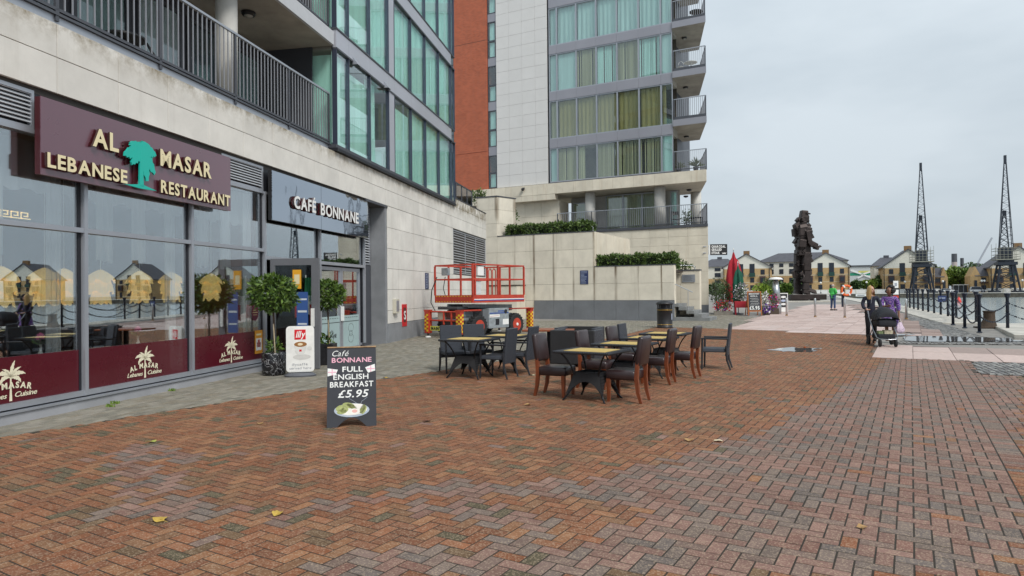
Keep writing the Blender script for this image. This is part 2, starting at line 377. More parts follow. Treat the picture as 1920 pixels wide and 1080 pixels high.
# two clays: gritty orange blocks, smooth pink/grey blocks relaid in runs
SM = [gp((940,1079),(1010,1040),(1120,1000),(1210,985),(1225,955),(1120,935),(1040,925),(1100,905),(1190,878),(1290,850),(1390,822),(1450,800),(1520,760),(1600,715),(1640,690),(1700,640),(1919,640),(1919,1079)),
      gp((470,985),(540,960),(600,940),(700,928),(800,912),(830,898),(900,905),(960,912),(1060,900),(1090,912),(1000,935),(900,925),(820,925),(720,940),(640,950),(560,975),(480,992)),
      gp((770,948),(810,938),(960,955),(1060,975),(1080,990),(960,985),(830,970)),
      gp((540,1079),(600,1050),(690,1035),(760,1030),(840,1015),(900,1040),(960,1000),(1010,985),(1060,1010),(960,1050),(900,1079)),
      gp((180,985),(150,975),(240,930),(200,860),(260,830),(330,835),(370,860),(330,915),(400,950),(470,950),(480,970),(380,970),(290,975),(220,960))]
smooth = np.zeros(len(bc), bool)
for P in SM: smooth |= inpoly(bc[:,0]+RNG.normal(0,.05,len(bc)), bc[:,1]+RNG.normal(0,.05,len(bc)), P)
smooth &= RNG.random(len(bc)) < np.where(bc[:,0] < -1.2, .72, .99)
smooth |= RNG.random(len(bc)) < .012
orange = np.array([(0.211,0.083,0.042),(0.228,0.097,0.051),(0.182,0.078,0.044),(0.251,0.119,0.061),(0.199,0.102,0.056),(0.137,0.085,0.049),(0.097,0.081,0.051)])
smoothc = np.array([(0.223,0.123,0.100),(0.201,0.110,0.090),(0.179,0.126,0.107),(0.163,0.134,0.115),(0.114,0.108,0.102),(0.245,0.142,0.115),(0.190,0.090,0.070),(0.141,0.121,0.108)])
ti = np.where(smooth, 0, 0); tone = np.zeros((len(bc), 3))
po = np.array([.22,.22,.16,.17,.11,.07,.05]); ps_ = np.array([.17,.15,.15,.14,.09,.14,.09,.07])
to = orange[RNG.choice(7, len(bc), p=po)]; ts = smoothc[RNG.choice(8, len(bc), p=ps_)]
ts = ts*.68 + np.array([.185,.118,.096])*.32; tone = np.where(smooth[:,None], ts, to) * RNG.uniform(.86, 1.13, (len(bc), 1))
far = np.clip((bc[:,1]-9)/10, 0, 1)[:,None]*.35
pave = sheet('brick_paving', PAVE, -.0022, m_bed, kind='structure')
m_br_o, m_br_s = ground_mat('clay_brick', True, .42, .72, .12), ground_mat('clay_brick_field', False, .36, .72, .12)
pieces('brick', pave, bc[:,0], bc[:,1], bhx, .0467, ba, tone, .015, 0., .0022, m_br_o, m_br_s, 300, 'brick_field', .0005)
# ---- grey block apron along the shops and round the foot of the walls
APRON = [PAVE0] + PAVE_L[:8] + gp((1420,596),(1345,586),(1330,588),(1265,602),(994,601)) + [(-1.6, 38.4), (-4.1, 22.2), (-6.3, 10.2), (-8.9, -3.5)]
A1 = math.atan(.19); e1 = np.array([math.sin(A1), math.cos(A1)]); e1n = np.array([e1[1], -e1[0]])
ii, jj = np.meshgrid(np.arange(-30, 260), np.arange(-30, 260)); ii = ii.ravel(); jj = jj.ravel()
ac = np.outer(ii*.205 + (jj % 2)*.1025, e1) + np.outer(jj*.1035, e1n) + np.array([-8.6, -2.])
ins = inpoly(ac[:,0], ac[:,1], APRON) & (ac[:,1] > 4.) & (ac[:,1] < 40.)
ac = ac[ins]; at_ = np.array([(0.202,0.189,0.156),(0.227,0.215,0.176),(0.176,0.169,0.140),(0.247,0.231,0.195),(0.195,0.176,0.137)])[RNG.choice(5, len(ac))]*RNG.uniform(.88,1.1,(len(ac),1))
apron = sheet('block_apron', APRON, -.010, M('apron_joint', (.075,.07,.055), .9, var=.4, scale=6), kind='structure')
pieces('paving_block', apron, ac[:,0], ac[:,1], .1005, .0497, math.atan2(e1[1], e1[0]), at_, .012, .001, .0025, ground_mat('grey_block', True, .25, .75), ground_mat('grey_block_field', False, .2, .75), 300, 'block_field')
# ---- pink stone flags in the middle of the promenade
m_fbed = M('flag_joint', (.17,.13,.115), .9, var=.2)
def flags(name, poly, lx, ly, tones, probs, n0, skew=0., top=.002, gap=.006, at=None):
    ii, jj = np.meshgrid(np.arange(-170, 200), np.arange(-60, 120)); ii = ii.ravel(); jj = jj.ravel()
    if at is None:
        c = np.outer(ii*lx, eA) + np.outer(jj*ly, eB); k = inpoly(c[:,0], c[:,1], poly); c = c[k]
    else:
        k = (ii >= 0) & (ii < at[1]) & (jj >= 0) & (jj < at[2]); c = at[0] + np.outer((ii[k]+.5)*lx, eA) + np.outer((jj[k]+.5)*ly, eB)
    t = np.array(tones)[RNG.choice(len(tones), len(c), p=probs)]*RNG.uniform(.92,1.07,(len(c),1))
    if at is not None:                                  # relaid pale slabs at the near end of the strip
        pale = ((jj[k] == 0) & np.isin(ii[k], (0, 1, 2, 3))) | ((jj[k] == 1) & np.isin(ii[k], (0, 1))); t = np.where(pale[:,None], (.52,.40,.36), (.31,.232,.205))*RNG.uniform(.93,1.07,(len(c),1))
    root = sheet(name, poly, -.009, m_fbed, kind='structure')
    pieces('paving_slab', root, c[:,0], c[:,1], lx/2-gap, ly/2-gap, AX, t, .012, top, .004, m_fl_o, m_fl_s, n0, 'slab_field', .001)
m_fl_o, m_fl_s = ground_mat('pink_stone', True, .12, .6), ground_mat('pink_stone_field', False, .12, .6)
FL1 = gp((1372,617),(1424,592),(1482,583),(1500,575),(1520,571),(1585,571),(1640,600),(1716,630),(1640,628.5)) 
flags('pink_slab_paving', FL1, .62, .93, [(.50,.385,.35),(.47,.355,.32),(.53,.42,.385)], [.4,.3,.3], 220)
FL2 = gp((1590,571),(1645,569.5),(1703,598),(1721.5,608),(1771,629),(1771,630.5),(1722,629.5),(1646,599))
flags('brown_slab_paving', FL2, .62, .93, [(.27,.19,.165),(.30,.215,.185),(.25,.175,.15)], [.4,.3,.3], 160)
b0 = np.array(gp((1634,670))[0]); b1 = b0 + eA*14.; d1 = np.array(gp((1664,646.5))[0]); dd = np.dot(d1-b0, eB)
FL3 = [tuple(b0+eB*.02), tuple(b1+eB*.02), tuple(b1+eB*dd), tuple(b0+eB*dd)]
flags('slab_strip_paving', FL3, .86, dd/2, [(.52,.40,.36),(.30,.225,.20),(.34,.26,.23)], [.36,.34,.3], 80, at=(b0+eB*.02, 16, 2))
# ---- granite setts by the water and the pale coping on the edge of the dock
def setts(name, poly, s=.115):
    ii, jj = np.meshgrid(np.arange(-700, 700), np.arange(-200, 800)); ii = ii.ravel(); jj = jj.ravel()
    c = np.outer(ii*s*1.35 + (jj % 2)*s*.67, QD) + np.outer(jj*s, np.array([QD[1], -QD[0]])) + np.array([10., 10.])
    k = inpoly(c[:,0], c[:,1], poly) & (c[:,1] < 60); c = c[k] + RNG.normal(0, .006, (k.sum(), 2))
    t = np.array([(.15,.15,.15),(.20,.20,.195),(.25,.25,.24),(.11,.112,.115)])[RNG.choice(4, len(c))]*RNG.uniform(.85,1.15,(len(c),1))
    root = sheet(name, poly, -.012, m_bed, kind='structure')
    pieces('sett', root, c[:,0], c[:,1], s*.6, s*.44, math.atan2(QD[1], QD[0]), t, .014, -.001, .012, m_fl_o, ground_mat('granite_sett', False, .2, .55), 0, 'sett_field', .003)
sA = np.array(gp((1822,677))[0]); sB = np.array(gp((1836,700))[0])
setts('sett_panel', [tuple(sA), tuple(sA+eA*8), tuple(sB+eA*8), tuple(sB)])
eQ = np.array([QD[1], -QD[0]])                          # towards the water
def along(t, o): return tuple(QC + QD*t + eQ*o)
eR = np.array([.858, -.513]); eRn = np.array([.513, .858])
tA, oA = -3.6, -4.9
SETT = gp((1645,569),(1662,575),(1706,592.6),(1758,604),(1797,616),(1842,631),(1990,634),(1990,646),(1668,643.5),(1722,629.6),(1771,629.6),(1721.5,608),(1703,598))
setts('sett_strip', SETT)
CW = float(np.dot(QC - np.array(gp((1758,604))[0]), eQ)); CR = float(np.dot(QC - np.array(gp((1900,633))[0]), eRn))
# coping stones: long pale granite blocks laid along the edge
m_cop = M('coping_granite', (.46, .435, .385), .75, var=.22, scale=1.2, bump=.25, bscale=30)
cop = thing('dock_coping', 'pale granite coping along the edge of the dock under the chain posts', 'kerb')
cop['kind'] = 'structure'; del cop['category']
t = -.0; kk = 0
stone = MB().cbox(0, -1., -.28, 1.78, 0, .05, .03).mesh('coping_stone', m_cop)
def cstone(p, d, L):
    o = link('coping_stone', stone, cop, (p[0], p[1], GZ(p[1])), (0, 0, math.atan2(d[1], d[0]))); o.scale.x = L/1.79
while t < 150:
    L = random.uniform(1.5, 2.2) if t < 40 else 6.; p = QC + QD*t
    o = cstone(p, QD, L)
    for ob in (): pass
    t += L
# the stones along QD must lie on the land side: their local -y side is the water side, so turn them round
for o in list(cop.children):
    o.location = (o.location.x, o.location.y, o.location.z); o.scale.y = -CW
t = 0.
while t < 60:
    L = random.uniform(1.5, 2.2); p = QC + eR*t
    o = link('coping_stone', stone, cop, (p[0], p[1], GZ(p[1])-.002), (0, 0, math.atan2(eR[1], eR[0]))); o.scale.x = L/1.79; o.scale.y = CR; t += L
# dock wall faces, water, far quay
m_qw = M('quay_stone', (.085, .078, .062), .9, var=.55, scale=.8, bump=.5, bscale=6, stretch=(1, 1, .6))
mb = MB()
for a, b in ((QC, qfar), (QC, qr)):
    mb.add([(a[0], a[1], -5), (b[0], b[1], -5), (b[0], b[1], .1), (a[0], a[1], .1)], [(0,1,2,3)])
struct('dock_wall', mb, m_qw)
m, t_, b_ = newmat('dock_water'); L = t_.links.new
b_.inputs['Base Color'].default_value = (.36, .42, .43, 1); b_.inputs['Roughness'].default_value = .14; b_.inputs['IOR'].default_value = 1.33  # pale base colour stands in for bright sky mirrored by the ripples
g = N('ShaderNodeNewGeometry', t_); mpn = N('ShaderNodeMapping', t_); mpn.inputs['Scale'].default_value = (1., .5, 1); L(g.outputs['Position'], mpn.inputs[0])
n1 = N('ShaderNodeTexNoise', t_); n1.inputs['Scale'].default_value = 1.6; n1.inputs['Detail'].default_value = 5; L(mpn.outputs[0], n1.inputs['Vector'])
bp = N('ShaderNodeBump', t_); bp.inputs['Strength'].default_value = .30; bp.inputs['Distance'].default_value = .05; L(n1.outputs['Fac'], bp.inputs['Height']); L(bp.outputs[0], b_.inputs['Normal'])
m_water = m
WZ = -1.45
def FW(s_, o_=0., z=0.): q = FO + XQ*s_ + YQ*o_; return (float(q[0]), float(q[1]), z)
def FP(px, off):                                        # where the sight line of a photo column meets a line parallel to the far quay
    r = ray(px, 545); o = FO + YQ*off; t = np.dot(YQ, o)/np.dot(YQ, r[:2]); q = r[:2]*t; return float(np.dot(q-FO, XQ)), float(q[1])
sq0 = float(np.dot(qfar-FO, XQ))
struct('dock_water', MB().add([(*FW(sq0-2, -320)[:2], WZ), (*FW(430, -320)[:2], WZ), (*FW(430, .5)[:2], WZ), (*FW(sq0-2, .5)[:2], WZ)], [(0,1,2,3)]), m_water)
MB().box(sq0-20, 0, -5, 420, 1.2, -.06).build('far_quay_wall', m_qw, None, loc=FW(0), rot=(0,0,RQ), kind='structure')
MB().box(sq0-20, -.15, -.06, 420, 1.4, .14).build('far_quay_coping', M('pale_coping', (.5,.48,.44), .8), None, loc=FW(0), rot=(0,0,RQ), kind='structure')
MB().box(-500, 1.4, -.5, 700, 700, .10).build('far_ground', M('far_ground', (.20,.19,.165), .9, var=.3, scale=.1), None, loc=FW(0), rot=(0,0,RQ), kind='structure')
# puddles: thin clear sheets of water lying in the joints
def puddle(name, pts, dz):
    poly = gp(*pts); sheet(name, poly, dz, m_pud, kind='structure')
m_pud, t_, b_ = newmat('puddle_water'); b_.inputs['Base Color'].default_value = (.10,.095,.09,1); b_.inputs['Roughness'].default_value = .03; b_.inputs['IOR'].default_value = 1.33; b_.inputs['Specular IOR Level'].default_value = .9
def blob(cx0, cy0, rx, ry, n=34, jag=.22):
    ph = [random.uniform(0, 6.28) for _ in range(4)]
    return [(cx0+rx*math.cos(a)*(1+jag*math.sin(3*a+ph[0])+jag*.6*math.sin(7*a+ph[1])), cy0+ry*math.sin(a)*(1+jag*math.sin(4*a+ph[2])+jag*.6*math.sin(9*a+ph[3]))) for a in [6.2832*i/n for i in range(n)]]
puddle('puddle', blob(1495, 656, 44, 4.2), .006)
puddle('puddle', [(1694,631.5),(1730,630.5),(1775,631),(1800,632),(1830,632.5),(1880,634.5),(1919,635),(1919,640.5),(1880,641),(1840,641.8),(1800,640.5),(1760,641.5),(1720,640.6),(1697,639)], .012)
puddle('puddle', blob(1668, 628, 40, 1.6), .012)
# ================================================================ LEFT BUILDING: shops under flats
O1 = np.array([-6.53, 8.49]); TH1 = math.pi/2 - A1
e1w = np.array([math.sin(A1), math.cos(A1)]); n1w = np.array([-e1w[1], e1w[0]])     # local x along the front, local y into the building
def S(x, y, yl=0.):                                     # photo pixel on the plane local-y = yl -> (s, z)
    o = O1 + n1w*yl; r = ray(x, y); t = np.dot(n1w, o)/np.dot(n1w, r[:2]); p = r*t
    return float(np.dot(p[:2]-o, e1w)), float(p[2]+H)
def W1(s, y, z=0.):
    p = O1 + e1w*s + n1w*y; return (p[0], p[1], z)
def stone(name, col, stain=(.20,.155,.085), amt=.75, top=None, zr=(0, 1), edge=True, mot=1.):
    """pale limestone cladding with rust-brown weather runs; the runs are wear on the stone"""
    m, t, b = newmat(name); L = t.links.new
    g = N('ShaderNodeNewGeometry', t); oi = N('ShaderNodeObjectInfo', t)
    n1 = N('ShaderNodeTexNoise', t); n1.inputs['Scale'].default_value = 1.1; n1.inputs['Detail'].default_value = 7; n1.inputs['Roughness'].default_value = .62; L(g.outputs['Position'], n1.inputs['Vector'])
    r1 = N('ShaderNodeMapRange', t); r1.inputs['From Min'].default_value = .3; r1.inputs['From Max'].default_value = .7; r1.inputs['To Min'].default_value = 1-.14*mot; r1.inputs['To Max'].default_value = 1+.1*mot; L(n1.outputs['Fac'], r1.inputs[0])
    rr = N('ShaderNodeMapRange', t); rr.inputs['To Min'].default_value = 1-.06*mot; rr.inputs['To Max'].default_value = 1+.05*mot; L(oi.outputs['Random'], rr.inputs[0])
    mm = N('ShaderNodeMath', t, operation='MULTIPLY'); L(r1.outputs[0], mm.inputs[0]); L(rr.outputs[0], mm.inputs[1])
    mu = N('ShaderNodeMixRGB', t, blend_type='MULTIPLY'); mu.inputs[0].default_value = 1; mu.inputs[1].default_value = (*col, 1); L(mm.outputs[0], mu.inputs[2])
    mpn = N('ShaderNodeMapping', t); mpn.inputs['Scale'].default_value = (2.6, 2.6, .16); L(g.outputs['Position'], mpn.inputs[0])
    n2 = N('ShaderNodeTexNoise', t); n2.inputs['Scale'].default_value = 1.; n2.inputs['Detail'].default_value = 6; n2.inputs['Roughness'].default_value = .7; L(mpn.outputs[0], n2.inputs['Vector'])
    r2 = N('ShaderNodeMapRange', t); r2.inputs['From Min'].default_value = .56; r2.inputs['From Max'].default_value = .80; r2.inputs['To Max'].default_value = amt; L(n2.outputs['Fac'], r2.inputs[0])
    fac = r2.outputs[0]
    if top:                                             # growth below a ledge at height top, fading over zr
        sx = N('ShaderNodeSeparateXYZ', t); L(g.outputs['Position'], sx.inputs[0])
        n3 = N('ShaderNodeTexNoise', t); n3.inputs['Scale'].default_value = 2.4; n3.inputs['Detail'].default_value = 8; n3.inputs['Roughness'].default_value = .75; L(g.outputs['Position'], n3.inputs['Vector'])
        r3 = N('ShaderNodeMapRange', t); r3.inputs['From Min'].default_value = top-zr; r3.inputs['From Max'].default_value = top; L(sx.outputs[2], r3.inputs[0])
        pw = N('ShaderNodeMath', t, operation='POWER'); pw.inputs[1].default_value = 2.2; L(r3.outputs[0], pw.inputs[0])
        r4 = N('ShaderNodeMapRange', t); r4.inputs['From Min'].default_value = .40; r4.inputs['From Max'].default_value = .62; L(n3.outputs['Fac'], r4.inputs[0])
        m3 = N('ShaderNodeMath', t, operation='MULTIPLY'); L(pw.outputs[0], m3.inputs[0]); L(r4.outputs[0], m3.inputs[1])
        ad = N('ShaderNodeMath', t, operation='ADD'); ad.use_clamp = True; L(fac, ad.inputs[0]); L(m3.outputs[0], ad.inputs[1]); fac = ad.outputs[0]
    mx_ = N('ShaderNodeMixRGB', t); L(fac, mx_.inputs[0]); L(mu.outputs[0], mx_.inputs[1]); mx_.inputs[2].default_value = (*stain, 1)
    L(mx_.outputs[0], b.inputs['Base Color']); b.inputs['Roughness'].default_value = .8; b.inputs['Specular IOR Level'].default_value = .25
    bp = N('ShaderNodeBump', t); bp.inputs['Strength'].default_value = .12; bp.inputs['Distance'].default_value = .01; n4 = N('ShaderNodeTexNoise', t); n4.inputs['Scale'].default_value = 70; L(g.outputs['Position'], n4.inputs['Vector'])
    L(n4.outputs['Fac'], bp.inputs['Height']); L(bp.outputs[0], b.inputs['Normal'])
    return m
m_lime = stone('limestone', (.70,.675,.625), amt=.18, top=5.5, zr=.55)
m_lime2 = stone('limestone_wall', (.70,.675,.625), amt=.26)
m_joint = M('dark_joint', (.06,.055,.05), .9, var=0)
m_conc = M('concrete', (.36,.335,.29), .9, var=.3, scale=.9, bump=.2, bscale=30)
m_plaster = M('pale_render', (.50,.49,.46), .85, var=.2, scale=.8)
m_alu = M('grey_aluminium', (.40,.42,.46), .42, .55, var=.06, scale=2)
m_alud = M('dark_grey_metal', (.085,.09,.105), .5, .3, var=.1, scale=2)
m_gask = M('black_gasket', (.012,.013,.018), .5, var=0)
m_rail = M('grey_rail_paint', (.30,.31,.34), .45, .3, var=.1, scale=3)
m_span = M('grey_spandrel', (.47,.48,.53), .35, .3, var=.06, scale=.7)
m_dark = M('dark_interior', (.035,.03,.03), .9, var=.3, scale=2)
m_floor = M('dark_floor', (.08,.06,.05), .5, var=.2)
m_white = M('white_paint', (.78,.78,.76), .5, var=.03)
m_black = M('black_paint', (.014,.014,.016), .45, var=.1)
m_shop = glass('shop_glass', (.93,.96,.96), .31, wob=.02)
m_teal = glass('teal_glass', (.93,.99,.97), .10, wob=.015)
m_clear = glass('clear_glass', (.88,.92,.92), .05)
def curtain_mat(name, c, tr=.25):
    m, t, b = newmat(name); b.inputs['Base Color'].default_value = (*c, 1); b.inputs['Roughness'].default_value = .9; b.inputs['Specular IOR Level'].default_value = .1
    b.inputs['Transmission Weight'].default_value = 0; b.inputs['Subsurface Weight'].default_value = 0
    g = N('ShaderNodeNewGeometry', t); mpn = N('ShaderNodeMapping', t); mpn.inputs['Scale'].default_value = (1.5, 1.5, .1); t.links.new(g.outputs['Position'], mpn.inputs[0])
    n = N('ShaderNodeTexNoise', t); n.inputs['Scale'].default_value = 3; n.inputs['Detail'].default_value = 4; t.links.new(mpn.outputs[0], n.inputs['Vector'])
    r = N('ShaderNodeMapRange', t); r.inputs['To Min'].default_value = .72; r.inputs['To Max'].default_value = 1.2; t.links.new(n.outputs['Fac'], r.inputs[0])
    mu = N('ShaderNodeMixRGB', t, blend_type='MULTIPLY'); mu.inputs[0].default_value = 1; mu.inputs[1].default_value = (*c, 1); t.links.new(r.outputs[0], mu.inputs[2]); t.links.new(mu.outputs[0], b.inputs['Base Color'])
    return m
def sheer_mat(name, c, alpha):
    m, t, b = newmat(name); b.inputs['Base Color'].default_value = (*c, 1); b.inputs['Roughness'].default_value = 1; b.inputs['Alpha'].default_value = alpha; b.inputs['Specular IOR Level'].default_value = 0
    return m
m_curt = curtain_mat('white_curtain', (.60,.86,.80)); m_sheer = sheer_mat('sheer_voile', (.85,.87,.9), .42)
def drape(x0, x1, z0, z1, y, folds, amp, seed=0, n=None, spread=0.):
    rnd = random.Random(seed); ph = [rnd.uniform(0, 6.28) for _ in range(4)]; nn = n or max(6, int(folds*6))
    def fn(u, v):
        x = x0 + (x1-x0)*u; f = math.sin(6.283*folds*u + ph[0] + .6*math.sin(3*u+ph[1])) + .4*math.sin(6.283*folds*2.3*u + ph[2])
        hem = .03*math.sin(6.283*folds*.7*u+ph[3])*(1-v)
        return (x + .02*(1-v)*math.sin(7*u+ph[1]), y + amp*f*(1 - .45*v), z0 + (z1-z0)*v + hem)
    return MB().grid(fn, nn, 3)
def rect_parts(): pass
bld = thing('shop_building', 'block of flats with limestone band above a glazed restaurant and café', 'building', (O1[0], O1[1], 0), TH1)
SL, SR = -5.0, 27.68
panel_cache = {}
def stone_panel(par, x0, z0, x1, z1, mat, y0=0., d=.05, g=.005, name='stone_panel'):
    k = (round(x1-x0, 3), round(z1-z0, 3), mat.name, round(d, 3))
    if k not in panel_cache:
        a, b = (x1-x0)/2-g, (z1-z0)/2-g; c = .004
        mb = MB().add([(-a,d,-b),(a,d,-b),(a,d,b),(-a,d,b),(-a,c,-b),(a,c,-b),(a,c,b),(-a,c,b),(-a+c,0,-b+c),(a-c,0,-b+c),(a-c,0,b-c),(-a+c,0,b-c)],
            [(8,9,10,11),(4,5,9,8),(5,6,10,9),(6,7,11,10),(7,4,8,11),(0,1,5,4),(1,2,6,5),(2,3,7,6),(3,0,4,7)])
        panel_cache[k] = mb.mesh(name, mat)
    return link(name, panel_cache[k], par, ((x0+x1)/2, y0 + random.uniform(-.001, .001), (z0+z1)/2))
# limestone band
xs = [.88 + 1.125*i for i in range(-6, 24)]; xs = [x for x in xs if x < SR-.3] + [SR]
for a, b in zip(xs, xs[1:]):
    for z0, z1 in ((4.5, 5.01), (5.01, 5.49)): stone_panel(bld, a, z0, b, z1, m_lime)
    if a > 21.0: stone_panel(bld, a, 5.49, b, 5.86, m_lime)
MB().box(SL, .055, 4.42, SR, .6, 5.48).build('band_backing', m_joint, bld)
MB().box(21.42, .055, 5.48, SR, .30, 5.85).build('parapet_core', m_lime2, bld)
MB().box(21.4, -.02, 5.862, SR+.02, .32, 5.90).build('parapet_coping', m_alud, bld)
# stone wall right of the shops
zr = [.66, 1.09, 1.78, 2.46, 3.12, 3.80, 4.495]
xw = [13.4, 14.6, 15.73, 16.85, 17.98, 19.1, 20.2, 21.22]
for a, b in zip(xw, xw[1:]):
    for z0, z1 in zip(zr, zr[1:]): stone_panel(bld, a, z0, b, z1, m_lime2)
for z0, z1 in zip(zr[:4], zr[1:5]):                     # below the big louvre
    for a, b in ((21.22, 22.4), (22.4, 23.5), (23.5, 24.6), (24.6, 25.8), (25.8, 27.68)):
        if z1 <= 2.47: stone_panel(bld, a, z0, b, z1, m_lime2)
MB().box(13.41, .055, -.05, SR-.01, .5, 4.42).build('wall_core', m_joint, bld)
for a, b in zip(xw[:-1] + [21.22, 23.5, 25.8], xw[1:] + [23.5, 25.8, 27.68]):
    MB().cbox(a+.004, -.012, -.05, b-.004, .054, .65, .006).build('plinth_panel', M('grey_plinth', (.23,.24,.255), .6, var=.15, scale=2) if 'grey_plinth' not in bpy.data.materials else bpy.data.materials['grey_plinth'], bld)
MB().box(SR, .0, -.05, SR+.02, 3., 5.86).build('end_wall', m_lime2, bld)
m_plinth = bpy.data.materials['grey_plinth']
# recess beside the café: grey jamb, louvre and door
MB().box(13.22, .02, -.05, 13.398, .86, 4.49).build('recess_jamb', m_plinth, bld)
MB().box(11.7, .62, -.05, 13.22, .72, 4.42).build('recess_back', m_alud, bld)
MB().box(11.66, -.01, 4.43, 13.4, .86, 4.497).build('recess_soffit', m_alud, bld)
m_slat = M('pale_slat', (.60,.62,.65), .45, .3, var=.05)
slat = MB().xprism([(0,0),(.05,.045),(.058,.038),(.008,-.008)], 0, 1).mesh('louvre_slat', m_slat)
def louvre(par, x0, x1, z0, z1, y, pitch=.075, bars=0):
    f = MB(); f.box(x0-.04, y-.01, z0-.05, x1+.04, y+.06, z0); f.box(x0-.04, y-.01, z1, x1+.04, y+.06, z1+.05); f.box(x0-.04, y-.01, z0, x0, y+.06, z1); f.box(x1, y-.01, z0, x1+.04, y+.06, z1)
    for i in range(1, bars+1): x = x0+(x1-x0)*i/(bars+1); f.box(x-.025, y-.012, z0, x+.025, y+.06, z1)
    fr = f.build('louvre_frame', m_alu, par)
    MB().box(x0-.02, y+.07, z0-.03, x1+.02, y+.08, z1+.03).build('louvre_backing', m_gask, fr)
    z = z0 + .05
    while z < z1:
        o = link('louvre_slat', slat, fr, (x0, y, z)); o.scale.x = x1-x0; z += pitch
louvre(bld, 11.78, 13.15, 2.62, 4.36, .52, .082)
louvre(bld, 21.35, 27.55, 2.56, 4.40, .03, .115, 2)
louvre(bld, 4.75, 6.15, 3.96, 4.40, .06, .055)
louvre(bld, -4.9, .52, 3.96, 4.40, .06, .055)
MB().box(6.19, .06, 3.92, 11.6, .1, 4.45).build('sign_backing', m_gask, bld)
MB().box(.56, .06, 3.92, 4.71, .1, 4.45).build('sign_backing', m_gask, bld)
dr = MB(); dr.box(11.85, .55, .05, 11.93, .61, 2.5); dr.box(12.5, .55, .05, 12.58, .61, 2.5); dr.box(11.93, .55, .05, 12.5, .61, .15); dr.box(11.93, .55, 2.4, 12.5, .61, 2.5)
dd_ = dr.build('side_door', m_alu, bld); MB().box(11.93, .575, .15, 12.5, .59, 2.4).build('door_panel', M('olive_glass', (.10,.10,.07), .15, var=.1), dd_)
MB().box(12.62, .5, 0, 13.2, .61, 2.55).build('door_side_panel', m_alud, bld)
# ---- shopfront: plinth, sill, mullions, transoms, panes
MB().box(SL, -.005, -.06, 6.28, .3, .125).build('shop_plinth', M('pale_plinth', (.36,.365,.39), .5, .1, var=.12, scale=1.5), bld)
MB().box(SL, -.03, .135, 6.28, .3, .165).build('shop_sill', m_alu, bld)
MB().box(SL, .08, .165, 6.28, .3, .185).build('sill_gasket', m_gask, bld)
MULL = [-3.7, -1.15, 1.39, 3.79, 6.22]
fr = MB(); gk = MB()
for s in MULL + [8.80, 11.62]:
    fr = MB().box(s-.032, .02, .187, s+.032, .22, 3.90); mo = fr.build('mullion', m_alu, bld)
    MB().box(s-.075, .085, .2, s-.033, .16, 3.90).build('mullion_gasket', m_gask, mo)
bays = list(zip(MULL, MULL[1:]))
m_film = M('burgundy_film', (.085,.004,.012), .28, var=.05, scale=2, coat=.3)
m_cream = M('cream_vinyl', (.80,.74,.55), .5, var=.02)
for i, (a, b) in enumerate(bays):
    MB().box(a+.032, .03, .187, b-.032, .20, .262).build('bottom_rail', m_alu, bld)
    MB().box(a+.032, .03, 2.585, b-.032, .20, 2.655).build('transom', m_alu, bld)
    MB().box(a+.032, .03, 3.86, b-.032, .20, 3.915).build('head_rail', m_alu, bld)
    p = MB().box(a+.03, .10, .262, b-.03, .112, 2.585).build('window_pane', m_shop, bld)
    MB().box(a+.03, .10, 2.655, b-.03, .112, 3.86).build('window_pane', m_shop, bld)
    fl = MB().box(a+.034, .092, .264, b-.034, .0985, .865).build('window_film', m_film, bld)
    if i >= 1:
        px = {1: 20, 2: 272, 3: 434}[i]; cxs = S(px, 690, .09)[0]; y = .0895
        e = MB()
        for q in palm(.56): e.vprism([(cxs+u, .285+v) for u, v in q], y-.001, y+.0015)
        e.build('palm_emblem', m_cream, fl)
        ls, wd = letters('AL MASAR', .082, .002, bold=.035, gap=.1)
        arc = MB(); n = len(ls)
        for j, (ch, l) in enumerate(ls):
            mx0 = sum(v[0] for v in l.v)/len(l.v); t = (mx0/wd - .5); dz = -.10*(t*2)**2*.5; ca, sa = math.cos(-t*.5), math.sin(-t*.5)
            arc.add([(cxs-.02 + (mx0-wd/2)*1.02 + (v[0]-mx0)*ca - v[2]*sa, y-.004+v[1], .455+dz + (v[0]-mx0)*sa + v[2]*ca) for v in l.v], l.f)
        arc.build('lettering', m_cream, fl)
        word('Lebanes', .07, .002, m_cream, fl, (cxs-.40, y-.004, .33), bold=.01, gap=.05, width=.33, shear=.35)
        word('Cuisine', .07, .002, m_cream, fl, (cxs+.045, y-.004, .33), bold=.01, gap=.05, width=.33, shear=.35)
# café entrance bays
MB().box(6.252, .03, 2.42, 8.768, .20, 2.50).build('transom', m_alu, bld)
MB().box(8.832, .03, 2.42, 11.588, .20, 2.50).build('transom', m_alu, bld)
for a, b in ((6.25, 8.77), (8.83, 11.59)):
    MB().box(a, .10, 2.50, b, .112, 3.86).build('window_pane', m_shop, bld); MB().box(a, .03, 3.86, b, .20, 3.915).build('head_rail', m_alu, bld)
MB().box(6.25, .0, -.06, 11.7, .3, .02).build('threshold', m_alu, bld)
